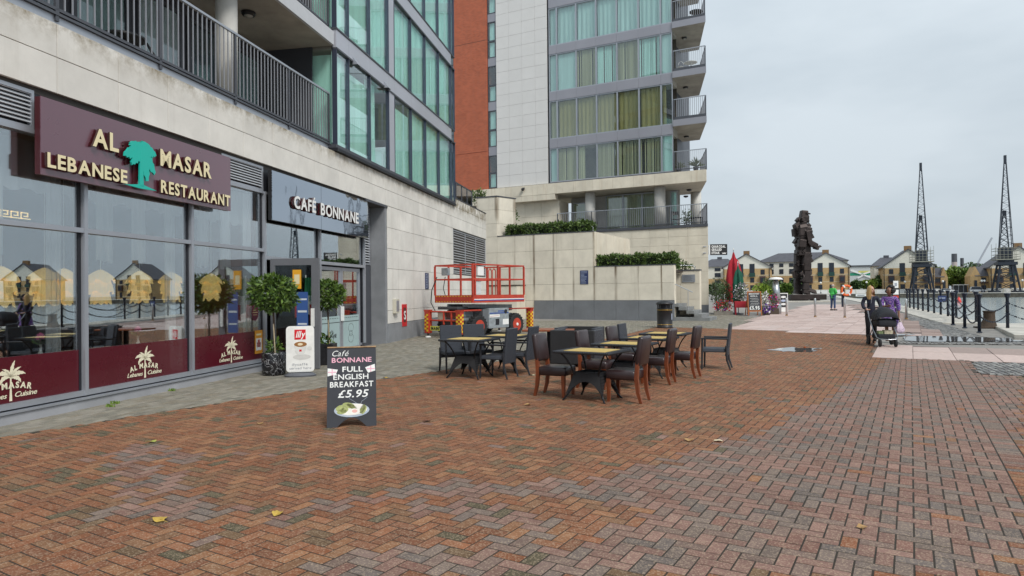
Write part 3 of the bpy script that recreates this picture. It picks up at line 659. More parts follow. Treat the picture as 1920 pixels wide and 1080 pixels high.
# ---- inside the restaurant
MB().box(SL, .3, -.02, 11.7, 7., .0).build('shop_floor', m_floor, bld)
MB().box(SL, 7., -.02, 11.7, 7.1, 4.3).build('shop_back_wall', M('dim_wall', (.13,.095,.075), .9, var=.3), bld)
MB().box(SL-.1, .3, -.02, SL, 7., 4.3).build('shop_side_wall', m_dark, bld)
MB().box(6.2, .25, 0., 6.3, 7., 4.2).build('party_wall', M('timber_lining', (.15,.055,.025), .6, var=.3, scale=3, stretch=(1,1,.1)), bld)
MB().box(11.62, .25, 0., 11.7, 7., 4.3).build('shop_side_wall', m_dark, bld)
MB().box(SL, .25, 4.22, 11.7, 7., 4.3).build('shop_ceiling', M('shop_ceiling', (.30,.28,.25), .9, var=.1), bld)
for s in MULL[1:]:
    drape(s-.36, s-.10, .27, 3.85, .34, 3, .03, int(s*10)).build('sheer_curtain', m_sheer, bld, True)
for s, wd in ((2.0, .35), (2.75, .3), (4.5, .3), (0.1, .35), (-.6, .4), (5.2, .3)):
    drape(s, s+wd, 2.2, 3.85, .42, 3, .03, int(s*10)).build('sheer_curtain', m_sheer, bld, True)
for i, (a, b) in enumerate(bays):
    drape(a+.05, b-.05, 3.15, 3.86, .46, 9, .03, i).build('sheer_valance', m_sheer, bld, True)
# organza lampshades hanging in the window
m_org = M('golden_organza', (.72,.52,.20), .8, var=.2, scale=9, spec=.2)
m_org.node_tree.nodes['Principled BSDF'].inputs['Emission Color'].default_value = (.72,.50,.18,1); m_org.node_tree.nodes['Principled BSDF'].inputs['Emission Strength'].default_value = .45   # glow added to the organza so the shades show through the reflections
def frill(mb, z0, z1, r0, r1, n, ph):
    def fn(u, v):
        a = 6.2832*u; f = 1 + .12*math.sin(n*a+ph)*(1-v)
        r = (r1 + (r0-r1)*(1-v**1.8))*f; return (r*math.cos(a), r*math.sin(a), z0+(z1-z0)*v + .035*math.sin(5*a+ph)*(1-v))
    mb.grid(fn, 48, 4)
lamp = thing('pendant_lampshade', 'x', 'lampshade', W1(0, .9, 1.62), TH1, 'frilled organza lampshades in the restaurant window')
mb = MB(); frill(mb, .36, .56, .21, .03, 9, 0); mb.build('top_frill', m_org, lamp, True)
mb = MB(); frill(mb, .17, .42, .185, .13, 11, 1); mb.build('middle_frill', m_org, lamp, True)
mb = MB(); frill(mb, .0, .23, .15, .11, 10, 2); mb.build('lower_frill', m_org, lamp, True)
MB().tube([(0,0,.55),(0,0,2.55)], .006, 5).build('suspension_wire', m_white, lamp)
LP = [(2, 'cut by the left edge of the photo'), (84, 'above the pink flower vase'), (120, 'beside the first mullion'), (189, 'just right of the first mullion'), (262, 'in the middle of the second window'), (321, 'just left of the second mullion'), (396, 'just right of the second mullion'), (433, 'above the palm emblem nearest the café')]
for i, (px, d_) in enumerate(LP):
    s, z = S(px, 540, 1.0); o = lamp if i == 0 else clone(lamp)
    o.location = W1(s, 1.0, z-.25); o['label'] = 'gold frilled organza lampshade hanging %s' % d_; o.rotation_euler.z = TH1 + i*.7
m_key = M('lit_brass', (.85,.60,.22), .4, var=0, emit=.9)
s0_, z0_ = S(-40, 404, .9); s1_, _ = S(72, 412, .9); z0_ = S(30, 409, .9)[1]
fz_ = thing('greek_key_frieze', 'lit gold Greek key frieze hanging inside the first restaurant window', 'frieze', W1(s0_, .9, z0_), TH1); n_ = int((s1_-s0_)/.16)
for i in range(n_):
    x = i*.16; mb = MB()
    for q in ((0,0,.14,.014),(0,.0,.014,.10),(0,.086,.12,.10),(.106,.035,.12,.10),(.05,.035,.12,.049),(.146,0,.16,.014)): mb.box(x+q[0], 0, q[1], x+q[2], .01, q[3])
    mb.build('key_motif', m_key, fz_)
# dining tables with white tops and flower vases in the window
tb = thing('dining_table', 'x', 'table', W1(0, .8), TH1, 'dining tables behind the restaurant glass')
MB().cbox(-.55, -.35, .73, .55, .35, .77, .01).build('tabletop', M('cream_cloth', (.62,.58,.48), .7, var=.05), tb)
MB().lathe([(.25,0),(.25,.02),(.04,.05),(.04,.73)], 14).build('pedestal', m_black, tb)
tl = [(.1, 'white topped dining table behind the first palm emblem'), (2.55, 'white topped dining table behind the middle palm emblem'), (4.9, 'white topped dining table behind the palm emblem nearest the café')]
for i, (s, lb) in enumerate(tl):
    o = tb if i == 0 else clone(tb); o.location = W1(s, .85); o['label'] = lb
vs = thing('flower_vase', 'x', 'vase', W1(0, .8, .77), 0, 'flower vases on the restaurant tables')
MB().lathe([(.04,0),(.045,.02),(.018,.09),(.016,.16),(.024,.18)], 12).build('vase', m_white, vs, True)
mb = MB(); rr_ = random.Random(3)
for i in range(14):
    a = rr_.uniform(0, 6.28); mb.add([(0,0,.17),(.12*math.cos(a),.12*math.sin(a),.22+.06*rr_.random()),(.1*math.cos(a+.5),.1*math.sin(a+.5),.2)], [(0,1,2)])
mb.build('leaves', M('vase_leaf', (.06,.14,.03), .6), vs)
bl = MB()
for i in range(16):
    a = i*2.4; r = .012*math.sqrt(i); bl.ball((r*math.cos(a), r*math.sin(a), .33-.004*i), .022, 5)
bl.tube([(0,0,.16),(0,0,.32)], .004, 5); bl.build('bloom', M('pink_petal', (.55,.07,.25), .6, var=.2, scale=30), vs)
for i, (px, py, lb) in enumerate(((76, 650, 'small white vase with a pink flower nearest the left edge'), (259, 645, 'small white vase with a pink flower behind the middle window'))):
    o = vs if i == 0 else clone(vs); s, z = S(px, py, .62); o.location = W1(s, .62, .77); o['label'] = lb
# dark dining chairs inside
ch = thing('window_dining_chair', 'x', 'chair', W1(0, 1.6), TH1, 'dining chairs inside the restaurant')
MB().cbox(-.23, -.23, .40, .23, .23, .48, .02).build('seat', m_black, ch); MB().cbox(-.23, .20, .48, .23, .26, 1.0, .02).build('backrest', m_black, ch)
for x, y in ((-.2,-.2),(.2,-.2),(-.2,.2),(.2,.2)): MB().box(x-.02, y-.02, 0, x+.02, y+.02, .4).build('leg', m_black, ch)
for i, (s, yy, rz, lb) in enumerate(((-.75, .9, 1.57, 'left edge of the first window'), (.95, .9, -1.57, 'right side of the table with the pink flower'), (.25, 1.55, 0, 'far side of the table with the pink flower'), (1.7, .95, 1.57, 'left side of the middle table'), (3.4, .95, -1.57, 'right side of the middle table'), (2.5, 1.6, 0, 'far side of the middle table'))):
    o = ch if i == 0 else clone(ch); o.location = W1(s, yy); o.rotation_euler.z = TH1 + rz; o['label'] = 'black dining chair inside at the ' + lb
# ---- café doors: a pair of glazed leaves and one leaf standing open
m_frost = M('frosted_film', (.36,.47,.47), .4, var=.05)
mp_ = thing('cafe_door_pair', 'closed pair of glazed café doors with frosted lower half and white pull handles', 'door', W1(8.95, .13, .02), TH1)
wD = 1.26
for i in range(2):
    x0 = i*(wD+.02); f = MB(); f.box(x0, 0, 0, x0+.09, .05, 2.36); f.box(x0+wD-.09, 0, 0, x0+wD, .05, 2.36); f.box(x0+.09, 0, 0, x0+wD-.09, .05, .12); f.box(x0+.09, 0, 2.27, x0+wD-.09, .05, 2.36)
    lf = f.build('door_leaf', m_alu, mp_)
    MB().box(x0+.088, .02, .12, x0+wD-.088, .03, 2.27).build('glass_pane', m_shop, lf)
    MB().box(x0+.09, .012, .121, x0+wD-.09, .016, 1.02).build('frosted_panel', m_frost, lf)
    for k in range(7): MB().box(x0+.13+k*.145, .008, .955, x0+.13+k*.145+.085, .0115, .968).build('dash_line', m_black, lf)
    MB().box(x0+.09, .008, .84, x0+wD-.09, .0115, .855).build('stripe', m_black, lf)
word('BONNANE', .10, .002, m_black, mp_, (.35, .0115, .44), bold=.03, width=.62)
word('Café', .10, .002, m_black, mp_, (.45, .0115, .56), bold=.005, shear=.3, width=.3)
for k, (rx, rz_) in enumerate(((.17,.12),(.1,.08),(.17,.12))):
    zc = (.66,.5,.36)[k]; pts = [(1.9+rx*math.cos(6.2832*i/24), .0105, zc+rz_*math.sin(6.2832*i/24)) for i in range(25)]
    MB().tube(pts, .004, 4).build('scroll_emblem', m_alud, mp_)
MB().box(1.20, -.05, .88, 1.34, -.01, 1.28).build('pull_handle', m_white, mp_)
ol = thing('open_cafe_door', 'dark grey café door leaf standing open over the potted bay tree', 'door', W1(6.36, .0, .02), TH1 - math.pi/2 + .06)
f = MB(); Wd = 1.12
f.box(0, 0, 0, .10, .06, 2.42); f.box(Wd-.17, 0, 0, Wd, .06, 2.42); f.box(.10, 0, 0, Wd-.17, .06, .22); f.box(.10, 0, 2.27, Wd-.17, .06, 2.42)
f.build('door_frame', M('mid_grey_paint', (.145,.15,.165), .45, .1, var=.05), ol)
MB().box(.10, .025, .22, Wd-.17, .035, 2.27).build('glass_pane', m_clear, ol)
MB().box(Wd-.16, -.06, .92, Wd-.09, -.02, 1.32).build('pull_handle', m_white, ol)
def poster(lb, s, y, z, w_, h_, c, cat='poster', rz=None, extra=None, oval=False):
    t = thing('window_poster', lb, cat, W1(s, y, z), TH1 if rz is None else rz)
    mb = MB()
    if oval: mb.vprism([(w_/2*math.cos(6.2832*i/24), h_/2*math.sin(6.2832*i/24)) for i in range(24)], -.002, 0)
    else: mb.box(-w_/2, -.002, -h_/2, w_/2, 0, h_/2)
    mb.build('sheet', M('poster_ink', c, .5, var=.03), t)
    for x0, z0, x1, z1, cc_ in extra or (): MB().box(x0*w_, -.004, z0*h_, x1*w_, -.0025, z1*h_).build('printed_block', M('poster_block', cc_, .5, var=0), t)
    return t
s, z = S(485, 641, .085); poster('orange paper notice with a red house on the burgundy window film', s, .085, z, .30, .50, (.72,.30,.02), extra=[(-.36,-.36,.36,.16,(.8,.78,.72)),(-.25,-.22,.25,-.02,(.55,.02,.02)),(-.12,-.02,.12,.1,(.55,.02,.02)),(-.3,.28,.3,.36,(.8,.7,.4))])
s, z = S(478, 586, .085); poster('burgundy oval sticker on the glass left of the potted bay tree', s, .085, z, .26, .36, (.12,.01,.03), 'sticker', oval=True, extra=[(-.3,.12,.3,.16,(.5,.4,.2)),(-.36,-.02,.36,.03,(.5,.4,.2)),(-.28,-.16,.28,-.12,(.5,.4,.2))])
dq = TH1 - math.pi/2 + .06; dirq = (math.cos(dq), math.sin(dq)); base = W1(6.36, 0)
p = poster('orange and white poster on the open café door', 0, 0, 0, .2, .42, (.75,.36,.02), rz=dq, extra=[(-.3,-.25,.3,.25,(.75,.65,.4))]); p.location = (base[0]+dirq[0]*.62, base[1]+dirq[1]*.62, 1.98)
p = poster('blue menu sheet low on the open café door', 0, 0, 0, .26, .9, (.04,.10,.30), rz=dq, extra=[(-.4,.3,.4,.34,(.6,.65,.7)),(-.4,0,.4,.05,(.6,.65,.7)),(-.4,-.3,.4,-.26,(.6,.65,.7))]); p.location = (base[0]+dirq[0]*.74, base[1]+dirq[1]*.74, 1.25)
p = poster('red and white menu board behind the closed café door', 10.75, .22, 1.72, .8, 1.1, (.22,.05,.035), 'menu board', extra=[(-.4,.3,.4,.34,(.45,.3,.2)),(-.4,.1,.4,.13,(.45,.3,.2)),(-.1,-.1,-.06,.45,(.5,.05,.04)),(-.4,-.2,.4,-.17,(.45,.3,.2)),(.12,-.1,.16,.45,(.5,.05,.04)),(-.4,-.36,.4,-.33,(.45,.3,.2))])
# flag hanging in the doorway
fg = thing('draped_flag', 'green, white and red flag furled on a pole in the café doorway', 'flag', W1(6.75, -.62, .0), TH1 - math.pi/2)
MB().tube([(0,0,.55),(.02,0,2.08)], .014, 6).build('pole', m_white, fg)
for i, (c, z0, z1, x0, x1) in enumerate((((.02,.17,.07), 1.5, 2.02, .02, .16), ((.75,.74,.70), 1.22, 1.62, .03, .26), ((.55,.02,.03), 1.1, 1.42, -.22, -.02), ((.55,.02,.03), 1.08, 1.42, .13, .3))):
    drape(x0, x1, z0, z1, -.02-.012*i, 2, .02, i).build('flag_cloth', M('flag_cloth', c, .85, var=.1), fg, True)
# ---- first-floor balcony
MB().box(SL, .30, 5.45, 9.6, 2.2, 5.60).build('balcony_floor', m_conc, bld)
MB().box(SL, .14, 5.49, 9.55, .29, 5.66).build('edge_channel', m_alu, bld)
MB().box(SL, .10, 5.662, 9.55, .26, 5.70).build('channel_cap', m_alud, bld)
def balustrade(par, x0, x1, z0, z1, y, pitch, posts, r=.009):
    b = MB().box(x0, y-.025, z1-.045, x1, y+.025, z1); rl = b.build('top_rail', m_alu, par)
    MB().box(x0, y-.02, z0, x1, y+.02, z0+.045).build('bottom_rail', m_alud, par)
    bar = MB().box(-r, -r, z0+.046, r, r, z1-.046).mesh('baluster', m_rail); po_ = MB().box(-.03, -.02, z0-.15, .03, .02, z1-.046).mesh('balustrade_post', m_alud)
    x = x0 + pitch/2
    while x < x1:
        if all(abs(x-q) > .05 for q in posts): link('baluster', bar, par, (x, y, 0))
        x += pitch
    for q in posts: link('balustrade_post', po_, par, (q, y, 0))
balustrade(bld, SL, 9.55, 5.73, 7.06, .13, .135, [-3.2, -1.1, 1.0, 3.10, 5.30, 7.45, 9.52])
MB().box(SL, 2.2, 5.6, 9.6, 2.3, 8.34).build('balcony_back_wall', M('charcoal_wall', (.045,.048,.058), .7, var=.1), bld)
for i in range(9):
    x = SL + .4 + i*1.6
    if x > 8.6: break
    f = MB(); 
    for q in (x, x+1.3): f.box(q-.04, 2.12, 5.62, q+.04, 2.2, 8.0)
    f.box(x-.04, 2.12, 8.0, x+1.34, 2.2, 8.08); wf = f.build('balcony_window', m_alud, bld)
    MB().box(x+.04, 2.15, 5.65, x+1.26, 2.16, 8.0).build('pane', m_clear, wf)
    MB().box(x+.05, 2.18, 5.66, x+1.25, 2.195, 8.0).build('blind', M('room_blind', [(.50,.53,.55),(.10,.12,.14),(.28,.36,.36)][i % 3], .8, var=.15), wf)
MB().box(SL, -.02, 8.34, 9.56, .06, 8.70).build('slab_edge', M('pale_grey_panel', (.52,.53,.55), .5, .1, var=.05), bld)
MB().box(SL, .06, 8.34, 9.6, 2.3, 8.70).build('balcony_soffit', m_conc, bld)
MB().box(SL, .10, 8.70, 9.55, .26, 8.80).build('edge_channel', m_alu, bld)
balustrade(bld, 5.0, 9.55, 8.84, 10.1, .13, .135, [5.3, 7.45, 9.52])
MB().box(SL, 2.2, 8.7, 9.6, 2.3, 22).build('upper_wall', bpy.data.materials['charcoal_wall'], bld)
MB().box(SL, .06, 11.6, 9.6, 2.3, 11.95).build('balcony_soffit', m_conc, bld)
MB().lathe([(.225,5.6),(.225,8.34)], 22, (S(425, 100, .65)[0], .65)).build('round_column', m_plaster, bld, True)
# balcony furniture and the ceiling light
s, z = S(466, 33, 1.0)
lt = thing('bulkhead_lamp', 'round black bulkhead lamp on the concrete balcony soffit above the restaurant', 'lamp', W1(s, 1.0, 8.33), TH1, 'bulkhead lamps under the balconies')
MB().lathe([(.16,0),(.16,-.05),(.13,-.09)], 18).build('lamp_body', m_black, lt); MB().ball((0,0,-.06), .115, 10, (1,1,.7)).build('diffuser', M('lamp_glass', (.32,.31,.28), .3), lt, True)
bc_ = thing('balcony_chair', 'dark round-backed bistro chair behind the balcony bars over the sign', 'chair', W1(4.15, 1.0, 5.6), TH1+.6)
MB().lathe([(.2,.42),(.22,.45),(.2,.47)], 14).build('seat', m_black, bc_); MB().tube([(.2*math.cos(a), .2*math.sin(a), .5+.36*math.sin((a)*1)) for a in [math.pi*i/12 for i in range(13)]], .015, 6).build('backrest', m_black, bc_)
for a in (.8, 2.3, 3.9, 5.5): MB().tube([(.19*math.cos(a), .19*math.sin(a), .43), (.24*math.cos(a), .24*math.sin(a), 0)], .012, 5).build('leg', m_black, bc_)
bt_ = thing('balcony_table', 'small dark round table on the balcony over the sign', 'table', W1(3.4, 1.1, 5.6), TH1)
MB().lathe([(.36,.70),(.36,.73)], 20).build('tabletop', m_black, bt_); MB().lathe([(.2,0),(.2,.02),(.025,.04),(.025,.7)], 12).build('pedestal', m_black, bt_)
# ---- glazed bay above the band
bay = thing('glazed_bay', 'projecting teal glazed bay with pale spandrels above the limestone band', 'building', (O1[0], O1[1], 0), TH1)
B0, B1 = 9.60, 21.42
rows = [(5.68, 8.25), (8.84, 11.50), (12.10, 14.76), (15.36, 18.0), (18.6, 21.3)]
ml = [9.62, 10.41, 11.92, 13.46, 13.98, 15.67, 17.32, 19.06, 20.88, 21.40]
MB().box(B0-.03, -.10, 5.50, B1+.03, .3, 5.58).build('bottom_frame', m_gask, bay); MB().box(B0-.03, -.06, 5.585, B1+.03, .3, 5.68).build('bottom_rail', m_alud, bay)
for ri, (z0, z1) in enumerate(rows):
    zt = rows[ri+1][0] if ri+1 < len(rows) else z1+.5
    for a, b in zip(ml, ml[1:]):
        if b-a < .6 and a > 13: continue
        MB().box(a+.004, -.06, z1+.05, b-.004, .05, zt-.05).build('spandrel_panel', m_span, bay)
    MB().box(ml[3]+.004, -.06, z1+.05, ml[4]-.004, .05, zt-.05).build('spandrel_panel', m_span, bay)
    MB().box(B0, -.085, z1, B1, .08, z1+.048).build('head_rail', m_alud, bay); MB().box(B0, -.085, zt-.048, B1, .08, zt).build('sill_rail', m_alud, bay)
    MB().box(B0+.1, .1, z1-.0, B1-.1, 5., zt-.02).build('floor_slab', m_conc, bay)
    for j, (a, b) in enumerate(zip(ml, ml[1:])):
        if j == 3:
            MB().box(a+.03, -.06, z0, b-.03, .04, z1).build('pale_pier', m_span, bay); continue
        MB().box(a+.02, -.02, z0, b-.02, -.008, z1).build('window_pane', m_teal, bay)
        if ri < 4:
            op = random.Random(ri*31+j).random()
            if op < .9: drape(a-.02, b+.01, z0+.03, z1-(.06 if op > .3 else .3), .085, 5*(b-a)/1.5, .02 if op > .35 else .003, ri*20+j).build('curtain', m_curt, bay, True)
            else:
                drape(a+.03, a+(b-a)*.55, z0+.03, z1-.05, .16, 4, .03, ri*20+j).build('curtain', m_curt, bay, True)
                MB().box(a+(b-a)*.5, .9, z0, b, .95, z1).build('room_wall', m_plaster, bay)
    for a in ml:
        MB().box(a-.016, -.07, z0, a+.016, .06, z1).build('mullion', M('navy_mullion', (.06,.07,.105), .4, .4, var=0) if 'navy_mullion' not in bpy.data.materials else bpy.data.materials['navy_mullion'], bay)
        MB().box(a+.018, -.06, z0, a+.034, .05, z1).build('mullion_face', m_alu, bay)
    MB().box(B0-.01, .07, z0, B0+.004, .62, z1).build('side_pane', m_teal, bay); MB().box(B0-.03, .63, z0-.1, B0+.02, 2.25, z1+.1).build('side_wall', bpy.data.materials['charcoal_wall'], bay)
    MB().box(B1-.004, .07, z0, B1+.01, 3.9, z1).build('side_pane', m_teal, bay)
    drape(B0+.2, B0+.22, z0, z1, 1., 1, .0).build('side_curtain', m_curt, bay)
    MB().box(B0+.12, .1, z0, B0+.14, 2.1, z1-.1).build('side_curtain', m_curt, bay)
    MB().box(B0, 5., z0, B1, 5.1, z1).build('room_wall', m_plaster, bay)
# two small vents on the spandrel
for i, px in enumerate(((664, 116), (722, 160))):
    s, z = S(*px, -.06); v = thing('spandrel_vent', ['small grey triangular vent hood on the spandrel nearer the balcony', 'small grey triangular vent hood on the spandrel nearer the brick tower'][i], 'vent', W1(s, -.06, z), TH1, 'vent hoods on the glazed bay')
    MB().xprism([(0,-.11),(0,.12),(-.16,-.11)], -.11, .11).build('hood', m_alu, v); MB().box(-.1, -.15, -.118, .1, -.01, -.1105).build('mesh_opening', m_gask, v)
# terrace balustrade beyond the bay
tr = thing('terrace_balustrade', 'grey glazed balustrade on the limestone parapet beside the glazed bay', 'railing', W1(21.5, .22, 5.90), TH1)
MB().box(0, -.03, .80, 4.05, .03, .85).build('top_rail', m_alud, tr)
for i in range(5): MB().box(i*1.0, -.025, 0, i*1.0+.05, .025, .80).build('balustrade_post', m_alud, tr)
for i in range(4): MB().box(i*1.0+.055, -.006, .05, i*1.0+.995, .006, .79).build('glass_panel', glass('smoked_glass', (.5,.54,.6), .08) if 'smoked_glass' not in bpy.data.materials else bpy.data.materials['smoked_glass'], tr)
# ---- signs
m_sgn = M('burgundy_panel', (.125,.040,.062), .30, .0, var=.06, scale=1.5, coat=1., spec=1.)
m_sgs = M('burgundy_edge', (.06,.008,.012), .4, var=0)
m_crm = M('cream_letter', (.80,.70,.44), .45, var=.02); m_lts = M('dark_letter_side', (.05,.02,.015), .5, var=0)
sg = thing('restaurant_sign', 'long burgundy restaurant sign with cream letters and a green palm', 'sign', W1(0, -.14, 0), TH1)
a = S(76, 176, -.14); b = S(432, 298, -.14); zb = S(432, 396, -.14)[1]; zt = (a[1]+b[1])/2
MB().box(a[0], 0, zb, b[0], .012, zt).build('face_panel', m_sgn, sg); MB().box(a[0]+.004, .013, zb+.004, b[0]-.004, .10, zt-.004).build('box_body', m_sgs, sg)
def sign_word(par, text, p0, p1, h_, mat, off, dep=.035, bold=.03, prefix=''):
    s0, z0 = S(*p0, off); s1, z1 = S(*p1, off)
    ls, wd = letters(text, h_, dep, bold=bold, width=abs(s1-s0), space=.45)
    for ch, l in ls:
        l.mi = [0]*len(l.f); nfront = 0
        for k_, f_ in enumerate(l.f):
            if len(f_) == 4 and any(l.v[q][1] > -dep/2 for q in f_): l.mi[k_] = 1
        l.build('letter', [mat, m_lts], par, loc=(s0, -.035, z0))
        MB().add([(v[0]-.022, v[1]*.1-.003, v[2]-.006) for v in l.v], l.f).build('letter_backing', m_sgs, par, loc=(s0, 0, z0))
off = -.20
sign_word(sg, 'AL', (173, 272), (222, 289), .27, m_crm, off)
sign_word(sg, 'MASAR', (300, 309), (396, 332), .275, m_crm, off)
sign_word(sg, 'LEBANESE', (88, 312), (238, 343), .20, m_crm, off)
sign_word(sg, 'RESTAURANT', (301, 360), (431, 383), .21, m_crm, off)
pb = S(262, 350, off); pt = S(255, 241, off)
def date_palm(cx, z0, h, y0, y1, mb):
    rnd = random.Random(5)
    mb.vprism([(cx-.045, z0), (cx+.045, z0), (cx+.02, z0+h*.6), (cx-.03, z0+h*.6)], y0, y1)
    zc = z0 + h*.62
    for ax_, az, ang, ln, wd in ((.0,.08,90,.34,.13),(.12,.1,60,.36,.13),(-.15,.05,125,.40,.14),(-.2,-.02,170,.42,.14),(.2,.06,25,.40,.14),(.16,-.05,-30,.42,.13),(.12,-.10,-75,.40,.12),(-.08,-.04,200,.3,.12),(.0,.0,45,.3,.2)):
        a_ = math.radians(ang); n = 11; pts = []
        cxx, czz = cx + ax_*h*.6, zc + az*h
        for side in (1, -1):
            rng_ = range(n+1) if side == 1 else range(n, -1, -1)
            for i in rng_:
                t = i/n; ww = wd*h*math.sin(math.pi*(.12+.8*t))*(1. if i % 2 else .72)*side
                x = (t-.35)*ln*h; pts.append((cxx + x*math.cos(a_) - ww*math.sin(a_), czz + x*math.sin(a_) + ww*math.cos(a_) - .15*h*t*t))
        mb.vprism(pts, y0+ (rnd.random()*.004), y1)
m_gp = M('turquoise_panel', (.01,.46,.37), .45, var=.02)
mb = MB(); date_palm(pb[0], pb[1], pt[1]-pb[1], -.10, -.07, mb); mb.build('palm_emblem', m_gp, sg)
mb = MB(); date_palm(pb[0]-.06, pb[1]-.01, pt[1]-pb[1], -.03, -.005, mb); mb.build('palm_backing', m_sgs, sg)
mb = MB(); mb.vprism([(pb[0]-.36, pb[1]-.02), (pb[0]-.05, pb[1]+.03), (pb[0]+.05, pb[1]+.03), (pb[0]+.34, pb[1]-.02), (pb[0], pb[1]-.035)], -.10, -.07); mb.build('palm_ground', m_gp, sg)
m_mir, t_, b_ = newmat('mirror_black'); b_.inputs['Base Color'].default_value = (.42,.46,.52,1); b_.inputs['Metallic'].default_value = 1; b_.inputs['Roughness'].default_value = .03
g = N('ShaderNodeNewGeometry', t_); n1 = N('ShaderNodeTexNoise', t_); n1.inputs['Scale'].default_value = 1.1; n1.inputs['Detail'].default_value = 2; t_.links.new(g.outputs['Position'], n1.inputs['Vector'])
bp = N('ShaderNodeBump', t_); bp.inputs['Strength'].default_value = .12; bp.inputs['Distance'].default_value = .05; t_.links.new(n1.outputs['Fac'], bp.inputs['Height']); t_.links.new(bp.outputs[0], b_.inputs['Normal'])
cs = thing('cafe_sign', 'mirror black café sign with raised white letters', 'sign', W1(0, -.14, 0), TH1)
a = S(510, 319, -.14); b = S(690, 380, -.14); zb = S(510, 412, -.14)[1]; zt = a[1]; mid = S(602, 350, -.14)[0]
MB().box(a[0], 0, zb, mid-.006, .012, zt).build('face_panel', m_mir, cs); MB().box(mid+.006, 0, zb, b[0], .012, zt).build('face_panel', m_mir, cs)
MB().box(a[0]+.004, .013, zb+.004, b[0]-.004, .10, zt-.004).build('box_body', m_black, cs)
m_wl = M('white_letter', (.82,.82,.80), .4, var=0)
sign_word(cs, 'CAFÉ', (551, 389), (592, 398), .29, m_wl, -.20); sign_word(cs, 'BONNANE', (601, 402), (672, 419), .30, m_wl, -.20)
# ---- small things on the stone wall
s, z = S(800, 527, 0); pq = thing('wall_notice', 'narrow dark blue notice on the stone wall left of the lift', 'notice', W1(s, -.0, z), TH1)
m_navy = M('navy_enamel', (.02,.035,.11), .4, var=.05); m_pale = M('pale_print', (.40,.46,.60), .5, var=0)
def notice(t, w_, h_, n, seed):
    MB().cbox(-w_/2, -.02, -h_/2, w_/2, -.001, h_/2, .004).build('plate', m_navy, t); rnd = random.Random(seed)
    for i in range(n):
        zz = h_/2 - h_*(i+.9)/(n+.8); MB().box(-w_*.40, -.0225, zz-h_*.012, -w_*.40+w_*rnd.uniform(.4,.8), -.0205, zz+h_*.012).build('text_line', m_pale, t)
notice(pq, .42, .62, 9, 1)
s, z = S(739.5, 574, 0); bx = thing('wall_meter_box', 'small cream metal box on the stone wall left of the red hydrant sign', 'box', W1(s, 0, z), TH1)
MB().cbox(-.16, -.12, -.24, .16, -.001, .24, .012).build('case', M('cream_metal', (.55,.52,.43), .5, var=.05), bx); MB().box(-.12, -.124, -.18, .12, -.1205, .18).build('front_door', m_alu, bx)
s, z = S(757.5, 591, 0); hy = thing('hydrant_sign', 'tall red hydrant sign with a white S on the stone wall', 'sign', W1(s, 0, z), TH1)
MB().box(-.22, -.03, -.38, .22, -.001, .38).build('plate', M('signal_red', (.55,.012,.02), .45, var=.04), hy)
MB().box(-.13, -.033, -.24, .13, -.0305, .26).build('dark_panel', M('dark_red', (.11,.02,.02), .5), hy); word('S', .3, .004, m_wl, hy, (-.10, -.034, -.14), width=.2)
# ================================================================ TOWER, PLANTER WALLS, STAIR
XT = np.array([.8877, -.4605]); YT = np.array([.4605, .8877]); THT = math.atan2(XT[1], XT[0])
P2 = np.array([12.286, 41.680]); PP = np.array([8.156, 33.499]); SDV = np.array([-.286, .958])
def WT(x, y, z=0., o=P2): p = o + XT*x + YT*y; return (p[0], p[1], z)
def TX(px, py, yl=0., o=P2):
    oo = o + YT*yl; r = ray(px, py); t = np.dot(YT, oo)/np.dot(YT, r[:2]); p = r*t
    return float(np.dot(p[:2]-oo, XT)), float(p[2]+H)
def leaf_mat(name, c, c2, rough=.5):
    m, t, b = newmat(name); L = t.links.new
    g = N('ShaderNodeNewGeometry', t); r = N('ShaderNodeValToRGB', t); r.color_ramp.elements[0].color = (*c, 1); r.color_ramp.elements[1].color = (*c2, 1)
    L(g.outputs['Random Per Island'], r.inputs[0]); L(r.outputs[0], b.inputs['Base Color']); b.inputs['Roughness'].default_value = rough; b.inputs['Specular IOR Level'].default_value = .4
    return m
def leaves(n, sampler, size, seed, up=.5, asp=.45):
    rg = np.random.default_rng(seed); mb = MB(); P, Nn = sampler(rg, n)
    for i in range(n):
        d = rg.normal(0, 1, 3) + np.array([0, 0, up]) + Nn[i]*.9; d /= np.linalg.norm(d)
        s = np.cross(d, rg.normal(0, 1, 3)); s /= np.linalg.norm(s)+1e-9; L = size*rg.uniform(.45, 1.5); p = P[i]; nn = np.cross(d, s)
        a = p + d*L*.5 + s*L*asp*.5 + nn*L*.08; c = p + d*L*.5 - s*L*asp*.5 + nn*L*.08; e = p + d*L
        mb.v += [tuple(p), tuple(a), tuple(e), tuple(c)]; o = len(mb.v)-4; mb.f.append((o, o+1, o+2, o+3)); mb.mi.append(0)
    return mb
def box_sampler(x0, y0, z0, x1, y1, z1, shell=.1, lump=.06):
    def f(rg, n):
        p = rg.uniform(0, 1, (n, 3)); ax = rg.choice([0,1,2,2,1], n); sd_ = rg.integers(0, 2, n); nn = np.zeros((n, 3))
        for i in range(n):
            sgn = sd_[i] if ax[i] != 2 else 1
            p[i, ax[i]] = sgn; nn[i, ax[i]] = 2*sgn-1
        q = np.array([x0,y0,z0]) + p*np.array([x1-x0, y1-y0, z1-z0]) - nn*rg.uniform(0, shell, (n, 1))
        q += nn*(lump*np.sin(q[:, [0]]*4.1)+lump*.7*np.sin(q[:, [0]]*9.7+1)); return q, nn
    return f
